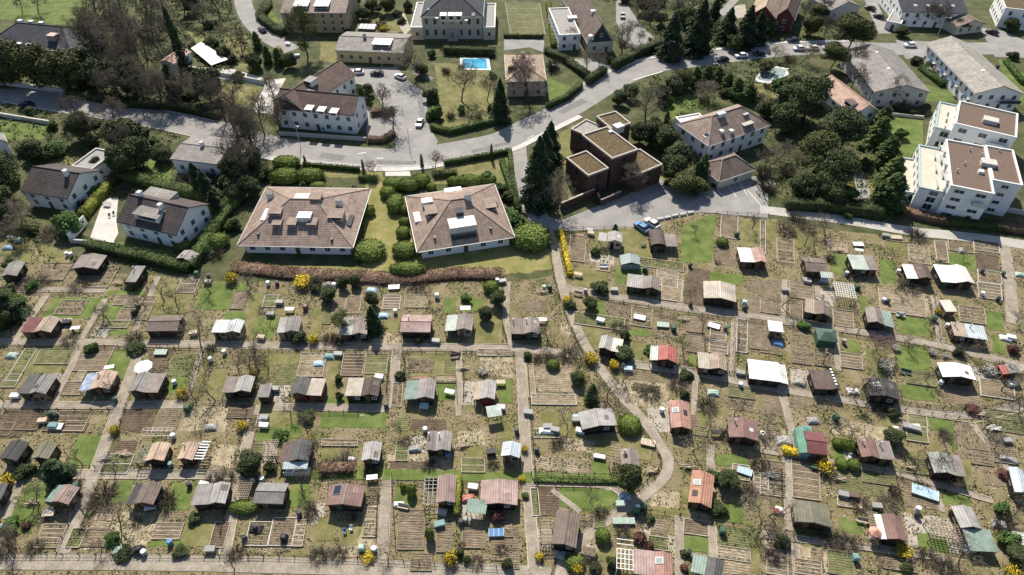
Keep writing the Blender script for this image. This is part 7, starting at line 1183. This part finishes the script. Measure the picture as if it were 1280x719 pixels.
# ------------------------------------------------------------------ small things in the gardens
IT = ('barrel B0 322 568 white;barrel B0 342 570 white;bin B0 935 662 green;barrel B0 990 672 black;box B0 985 700 grey;tarp C0 1000 700 grey;parasol C0 698 445 white;barrel C0 1000 385 white;barrel C0 1065 350 white;box C0 80 557 white;barrel C0 550 575 green;bin C0 892 618 green;barrel C0 240 645 green;barrel C0 258 640 green;barrel C0 272 648 black;frame C0 272 700 white;frame C0 765 350 lgreen;barrel C0 783 490 green;barrel C0 830 493 lblue;table C0 365 240 white;chair C0 350 255 black;table C0 525 425 white;box C0 322 210 black;box C0 920 260 wood;tarp C0 60 360 lgreen;box C0 210 675 wood;barrel C0 655 135 black;bin C0 640 165 black;box B0 90 500 lgreen;tarp B0 40 530 lblue;table B0 60 490 teal;pile B0 560 700 wood;bench C0 690 550 wood;'
 'table C1 200 150 white;bin C1 275 140 brown;tarp C1 585 52 lblue;frame C1 692 42 white;tarp C1 640 172 lblue;box C1 890 298 white;tarp C1 385 365 teal;box C1 430 360 white;box C1 130 525 white;table C1 955 540 white;box C1 835 605 lblue;box C1 1195 612 violet;canopy C1 1165 655 mint 2.6 2.2;box C1 80 660 white;barrel C1 655 602 black;box C1 622 468 white;table C1 1195 495 wood;barrel C1 98 25 white;barrel C1 140 25 black;bin C1 895 85 white;bench C1 980 370 brown;bin C1 410 35 white;tarp C1 375 25 grey;barrel C1 698 158 white;tarp C1 335 400 lblue;barrel C1 355 495 black;box C1 110 170 white;box C1 152 115 grey;box C1 1205 15 white;barrel C1 1180 12 lblue;pile C1 1015 420 wood;pile C1 815 470 red;box C1 65 280 wood;box C1 985 345 brown;chair C1 60 680 white;'
 'frame C2 750 220 lgreen;bin C2 800 240 green;frame C2 640 185 white;frame C2 990 225 white;bin C2 1135 118 lblue;barrel C2 1135 140 black;box C2 1115 448 grey;barrel C2 745 625 white;box C2 345 660 lblue;bin C2 215 45 green;barrel C2 190 45 lgreen;barrel C2 1115 505 lblue;tarp C2 990 537 lgreen;box C2 455 200 white;barrel C2 1045 238 green;box C2 585 430 lblue;barrel C2 560 415 lgreen;box C2 520 55 white;box C2 115 635 white;bench C2 350 75 wood;pile C2 180 60 wood;pile C2 850 190 wood;barrel C2 385 60 grey;table C2 180 200 white;box C2 340 670 white;barrel C2 880 125 black;'
 'box C3 115 55 white;bin C3 458 45 green;barrel C3 600 112 black;barrel C3 580 105 lblue;barrel C3 880 225 white;bin C3 818 192 green;bench C3 660 175 white;bench C3 685 445 green;barrel C3 850 495 white;bin C3 355 660 green;tarp C3 250 668 white;tarp C3 440 530 white;tarp C3 85 305 blue;barrel C3 393 300 grey;box C3 1180 280 white;chair C3 312 350 white;pile C3 1030 640 wood;box C3 215 715 teal;tarp C3 190 490 grey;box C3 690 700 white;box C3 725 705 white;barrel C3 1045 75 white;box C3 220 15 grey;canopy C3 300 12 mint 2.6 1.6;pile C3 1210 440 wood;barrel C3 1120 100 black;tarp C3 1160 280 white;pile C3 870 365 white;barrel C3 660 172 grey;box C3 1185 500 white;'
 'table D0 720 410 white;box D0 665 605 black;barrel D0 810 572 blue;bin D0 668 605 black;barrel D0 688 620 lblue;barrel D0 812 205 teal;barrel D0 825 70 white;box D0 260 20 teal;tarp D0 572 607 lgreen;box D0 240 430 grey;table D0 240 440 wood;pile D0 150 380 wood;pile D0 590 150 wood;barrel D0 900 300 black;box D0 970 300 white;bin D0 370 305 green;barrel D0 20 500 teal;box D0 1000 605 grey;tarp D0 940 110 white;pile D0 500 170 white;barrel D0 1160 550 black;barrel D0 1215 500 black;'
 'tarp D1 790 125 white 2.4 1.2;barrel D1 945 160 blue;barrel D1 25 285 white;barrel D1 70 275 lblue;table D1 590 268 white;barrel D1 245 435 black;box D1 908 485 teal;canopy D1 1085 425 green 3.2 2.2;frame D1 1175 525 blue;barrel D1 600 605 lblue;bin D1 540 600 lgreen;chair D1 460 520 blue;chair D1 490 505 white;barrel D1 1030 465 grey;barrel D1 1010 475 black;box D1 920 430 white;tarp D1 715 388 white 1.8 1;bench D1 735 405 wood;barrel D1 840 40 lblue;box D1 1065 310 white;tarp D1 40 505 black;tarp D1 1040 360 red;tarp D1 490 175 white 1.4 1;pile D1 1015 110 wood;box D1 1150 145 black;box D1 80 20 white;bin D1 175 550 black;'
 'barrel D2 155 135 black;tarp D2 200 40 white 2.6 1.3;box D2 240 40 white;tarp D2 570 350 lblue 2 1.2;box D2 550 390 lgreen;frame D2 565 470 lgreen 3.4 1;barrel D2 630 410 white;bin D2 625 425 green;tarp D2 265 625 white 2 1.4;frame D2 1135 235 lblue;barrel D2 1218 65 white;table D2 1000 55 black;bin D2 655 405 green;box D2 360 45 white;bench D2 380 640 wood;barrel D2 60 45 black;box D2 330 545 black;pile D2 690 230 wood;pile D2 870 210 wood;barrel D2 870 620 black;box D2 925 715 teal;bin D2 1030 520 green;pile D2 1000 250 wood;box D2 205 25 grey;table D2 410 610 wood;frame D2 680 100 wood;chair D2 480 570 white;'
 'barrow D3 250 215 green;bin D3 445 645 teal;frame D3 775 335 lblue 4 1.8;barrel D3 740 415 white;barrel D3 735 440 black;pile D3 50 255 white;tarp D3 80 420 red 1.6 1.2;tarp D3 95 415 white 1.6 1.2;parasol D3 520 545 orange .95;box D3 388 345 white;box D3 435 350 brown;box D3 692 25 white;box D3 730 35 white;bench D3 978 605 lblue;tarp D3 1175 175 white 3 1.2;tarp D3 110 85 grey 3 2;barrel D3 5 60 lblue;chair D3 420 165 white;barrel D3 900 420 red;barrel D3 940 485 black;pile D3 365 265 wood;barrel D3 1200 540 white;tarp D3 1130 480 grey;pile D3 700 210 wood;box D3 545 400 grey;tarp D3 640 30 white 1.2 1;bench D3 480 470 wood;box D3 1160 90 white;pile D3 1100 30 white;'
 'barrow B2 655 520 green;bench B2 470 625 white;bin B2 665 640 green;barrel B2 430 560 black;table B2 350 665 wood;box B2 410 470 wood;barrel B2 878 620 black;barrel B2 690 500 brown;bin B2 1098 475 green;box B2 405 455 grey;frame B3 460 520 white;frame B3 640 487 wood;tarp B3 950 545 white 1 2;barrel B3 650 650 white;barrel B3 405 660 lblue;barrel B3 1045 650 black;barrel B3 1145 660 green;box B3 300 690 lblue;box B3 215 690 white;tarp B3 1230 660 lgreen;box B3 590 480 grey;pile B3 850 590 wood;pile B3 370 545 wood;chair B0 520 385 black;chair B0 540 375 black;table B0 510 330 grey;parasol B0 430 235 white 1.1;chair A2 40 45 white;box A1 235 270 lblue;box A1 190 215 white')
for a in IT.split(';'):
    k, t, x, y, c, *ex = a.split(); item(k, t, float(x), float(y), c, *map(float,ex))
# fences
for t, P, h_ in (('D0',[(0,628),(300,628),(690,630),(1249,632)],1.0),('D1',[(0,628),(520,648),(1249,690)],1.0),('C0',[(690,315),(955,320),(885,565)],1.1),('C0',[(870,575),(1180,578)],1.0),('B2',[(1005,370),(1249,380)],1.0),('B3',[(45,400),(330,470)],1.1),('C3',[(440,120),(462,250),(120,190)],1.2),('C3',[(635,310),(800,345)],1.0),('D2',[(130,240),(500,250)],.9),('D2',[(835,440),(1170,500)],1.0),('D3',[(460,205),(660,240)],1.1),('C2',[(1090,185),(1078,440)],1.3),('B2',[(275,445),(620,440)],1.0),('D0',[(270,615),(355,420)],1.0),('B1',[(0,700),(640,712)],1.0),('C1',[(885,490),(985,492),(990,575)],1.0),('C3',[(820,80),(850,290)],1.0),('D3',[(640,270),(670,390)],1.0),('B2',[(385,460),(400,580)],.9),('D2',[(330,400),(345,540)][:0] or [(690,420),(830,440)],1.0),('D1',[(680,250),(700,600)],1.0),('D3',[(0,520),(400,570),(880,645)],1.0),('C3',[(500,590),(1000,668)],.9)):
    fence(tp(t,*P), 'post-and-rail fence', h_, DKW if h_ <= 1.0 else WOOD)
for P, w_ in PATHS[2:]:
    L = sum((b-a).length for a,b in zip(P[:-1],P[1:]))
    if L < 14 or w_ > 2.3 or w_ < .85: continue
    Lf, Rt = ribbon_pts(smooth(P,1), w_+.9); fence([p for p in (Lf if int(L) % 2 else Rt)][1:-1], 'dark wire path fence', .95, DKW, 2.6, 3)
resolve()
# ------------------------------------------------------------------ ground cover nobody could count
def to_px(X, Y):
    zc = Y*cP + H*sP; return 640+F*X/zc, 359.5+F*(Y*-sP + H*cP)/zc*1.0
def inpoly(x, y, P):
    r = np.zeros(len(x), bool); n = len(P)
    for i in range(n):
        (x0,y0),(x1,y1) = P[i],P[(i+1)%n]; c = (y0>y)!=(y1>y); r ^= c & (x < (x1-x0)*(y-y0)/((y1-y0)+1e-12)+x0)
    return r
GW = [(p.x,p.y) for p in px(*[(max(-60,min(1340,a)),min(760,b)) for a,b in GARD])]
def dist_paths(x, y):
    d = np.full(len(x), 9e9)
    for P, w_ in PATHS:
        for a, b in zip(P[:-1],P[1:]):
            ab = np.array([b.x-a.x,b.y-a.y]); L2 = ab@ab+1e-9; t = np.clip(((x-a.x)*ab[0]+(y-a.y)*ab[1])/L2,0,1); d = np.minimum(d, np.hypot(x-a.x-t*ab[0], y-a.y-t*ab[1])-w_/2)
    return d
def clump(x, y, s, seed):
    r = np.random.default_rng(seed); v = np.zeros(len(x))
    for i in range(7): a = r.random()*6.28; k = s*(.6+1.6*r.random()); v += np.sin(x*k*math.cos(a)+y*k*math.sin(a)+r.random()*6.28)
    return v/7
xs = [p[0] for p in GW]; ys = [p[1] for p in GW]
def scatter(name, n, mat, size, zspan, seed, thr=-1, edge=False, lab=None, up=.6, spread=1.4, region=None, s=.8):
    r = np.random.default_rng(seed); R_ = region or GW; X0,X1,Y0,Y1 = min(p[0] for p in R_),max(p[0] for p in R_),min(p[1] for p in R_),max(p[1] for p in R_)
    x = r.uniform(X0,X1,n*3); y = r.uniform(Y0,Y1,n*3); k = inpoly(x,y,R_); x,y = x[k],y[k]
    k = clump(x,y,s,seed) > thr; x,y = x[k],y[k]; d = dist_paths(x,y); k = (d > .1)&(d < 1.0) if edge else d > .15; x,y = x[k][:n],y[k][:n]
    if edge and len(x) > n: x,y = x[:n],y[:n]
    if region:
        k = np.ones(len(x),bool)
        for hh in HOUSES.values(): k &= np.hypot(x-hh['ctr'].x,y-hh['ctr'].y) > .62*max(hh['W'],hh['D'])
        tc = T('B0',480,420); k &= np.hypot(x-tc.x,y-tc.y) > 11; x,y = x[k],y[k]
    if not region and len(x):
        k = np.ones(len(x),bool)
        for q in LAWNQ: k &= ~inpoly(x,y,[(p.x,p.y) for p in q])
        b_ = np.zeros(len(x),bool)
        for q in BEDQ: b_ |= inpoly(x,y,[(p.x,p.y) for p in q])
        k &= ~(b_ & (r.random(len(x)) > (.45 if name == 'dark_clods' else .1))); x,y = x[k],y[k]
    C = np.stack([x,y,.07+zspan*r.random(len(x))],1); V,Fq = leaf_arrays(C, size, np.array([[0,0,1.]])*np.ones((len(x),1)), spread); o = np_mesh(name, V, Fq, mat); return tag(o, lab, kind='stuff')
def mm(n, a, b, c): return mottled(n, [(.32,a),(.5,b),(.68,c)], .8, 8, .95, True, fine=.3, finescale=6)
scatter('weeds', 40000, mm('weed_leaves',(.05,.075,.02),(.085,.12,.035),(.14,.17,.06)), .24, .09, 3, .16)
scatter('dry_stalks', 44000, mm('dry_stalks',(.15,.12,.075),(.235,.19,.125),(.34,.28,.20)), .22, .08, 4, -.05)
scatter('dark_clods', 20000, mm('dark_clods',(.06,.046,.032),(.09,.07,.05),(.13,.10,.075)), .17, .05, 5, .02)
scatter('pale_stones', 8500, mm('pale_stones',(.38,.36,.32),(.52,.50,.45),(.68,.66,.62)), .16, .05, 6, .12)
scatter('path_edge_grass', 14000, mm('edge_grass',(.06,.085,.025),(.10,.13,.045),(.17,.18,.08)), .22, .08, 8, -1, True)
BP = random.Random(17); PC = []
for q in BEDQ:
    if BP.random() > .5: continue
    wq, dq = (q[1]-q[0]).length, (q[3]-q[0]).length; nr = max(2,int(dq/.55)); nc = max(2,int(wq/.4)); dens = BP.uniform(.25,.8)
    for i in range(nr):
        if BP.random() < .35: continue
        for j in range(nc):
            if BP.random() > dens: continue
            u, v = (j+.5+BP.uniform(-.2,.2))/nc, (i+.5)/nr; p = q[0].lerp(q[1],u).lerp(q[3].lerp(q[2],u),v)
            for k in range(3): PC.append((p.x+BP.gauss(0,.08),p.y+BP.gauss(0,.08),.14+BP.uniform(0,.14)))
PC = np.array(PC); V,Fq = leaf_arrays(PC, .2, np.array([[0,0,1.]])*np.ones((len(PC),1)), 1.2); tag(np_mesh('vegetable_seedlings', V, Fq, mm('seedling_leaves',(.045,.075,.022),(.085,.12,.04),(.15,.17,.08))), kind='stuff')
UP = [(p.x,p.y) for p in px((-20,100),(330,175),(250,345),(60,338),(40,300),(-60,290))]; scatter('undergrowth', 9000, LM['dark'], .4, .5, 10, -.05, region=UP)
UP2 = [(p.x,p.y) for p in px((100,-10),(310,-10),(340,70),(250,100),(300,150),(100,118),(70,95),(110,50))]; scatter('undergrowth', 9000, LM['dark'], .5, .6, 11, -.1, region=UP2)
UP3 = [(p.x,p.y) for p in px((780,95),(930,75),(1000,80),(1120,190),(1110,282),(960,262),(880,150))]; scatter('undergrowth', 8000, LM['hedge'], .4, .5, 12, -.1, region=UP3)
UP4 = [(p.x,p.y) for p in px((690,0),(1060,0),(1060,50),(850,68),(780,62))]; scatter('undergrowth', 7000, LM['hedge'], .5, .6, 13, -.05, region=UP4)
# ------------------------------------------------------------------ take the unplaced models out of the scene
for k in PROTO:
    for r in PROTO[k]: 
        for c in list(r.children):
            for g in list(c.children): bpy.data.objects.remove(g)
            bpy.data.objects.remove(c)
        bpy.data.objects.remove(r)
for c in list(CARP.children):
    for g in list(c.children): bpy.data.objects.remove(g)
    bpy.data.objects.remove(c)
bpy.data.objects.remove(CARP)
for o in bpy.data.objects:
    if '_k' in o: del o['_k']
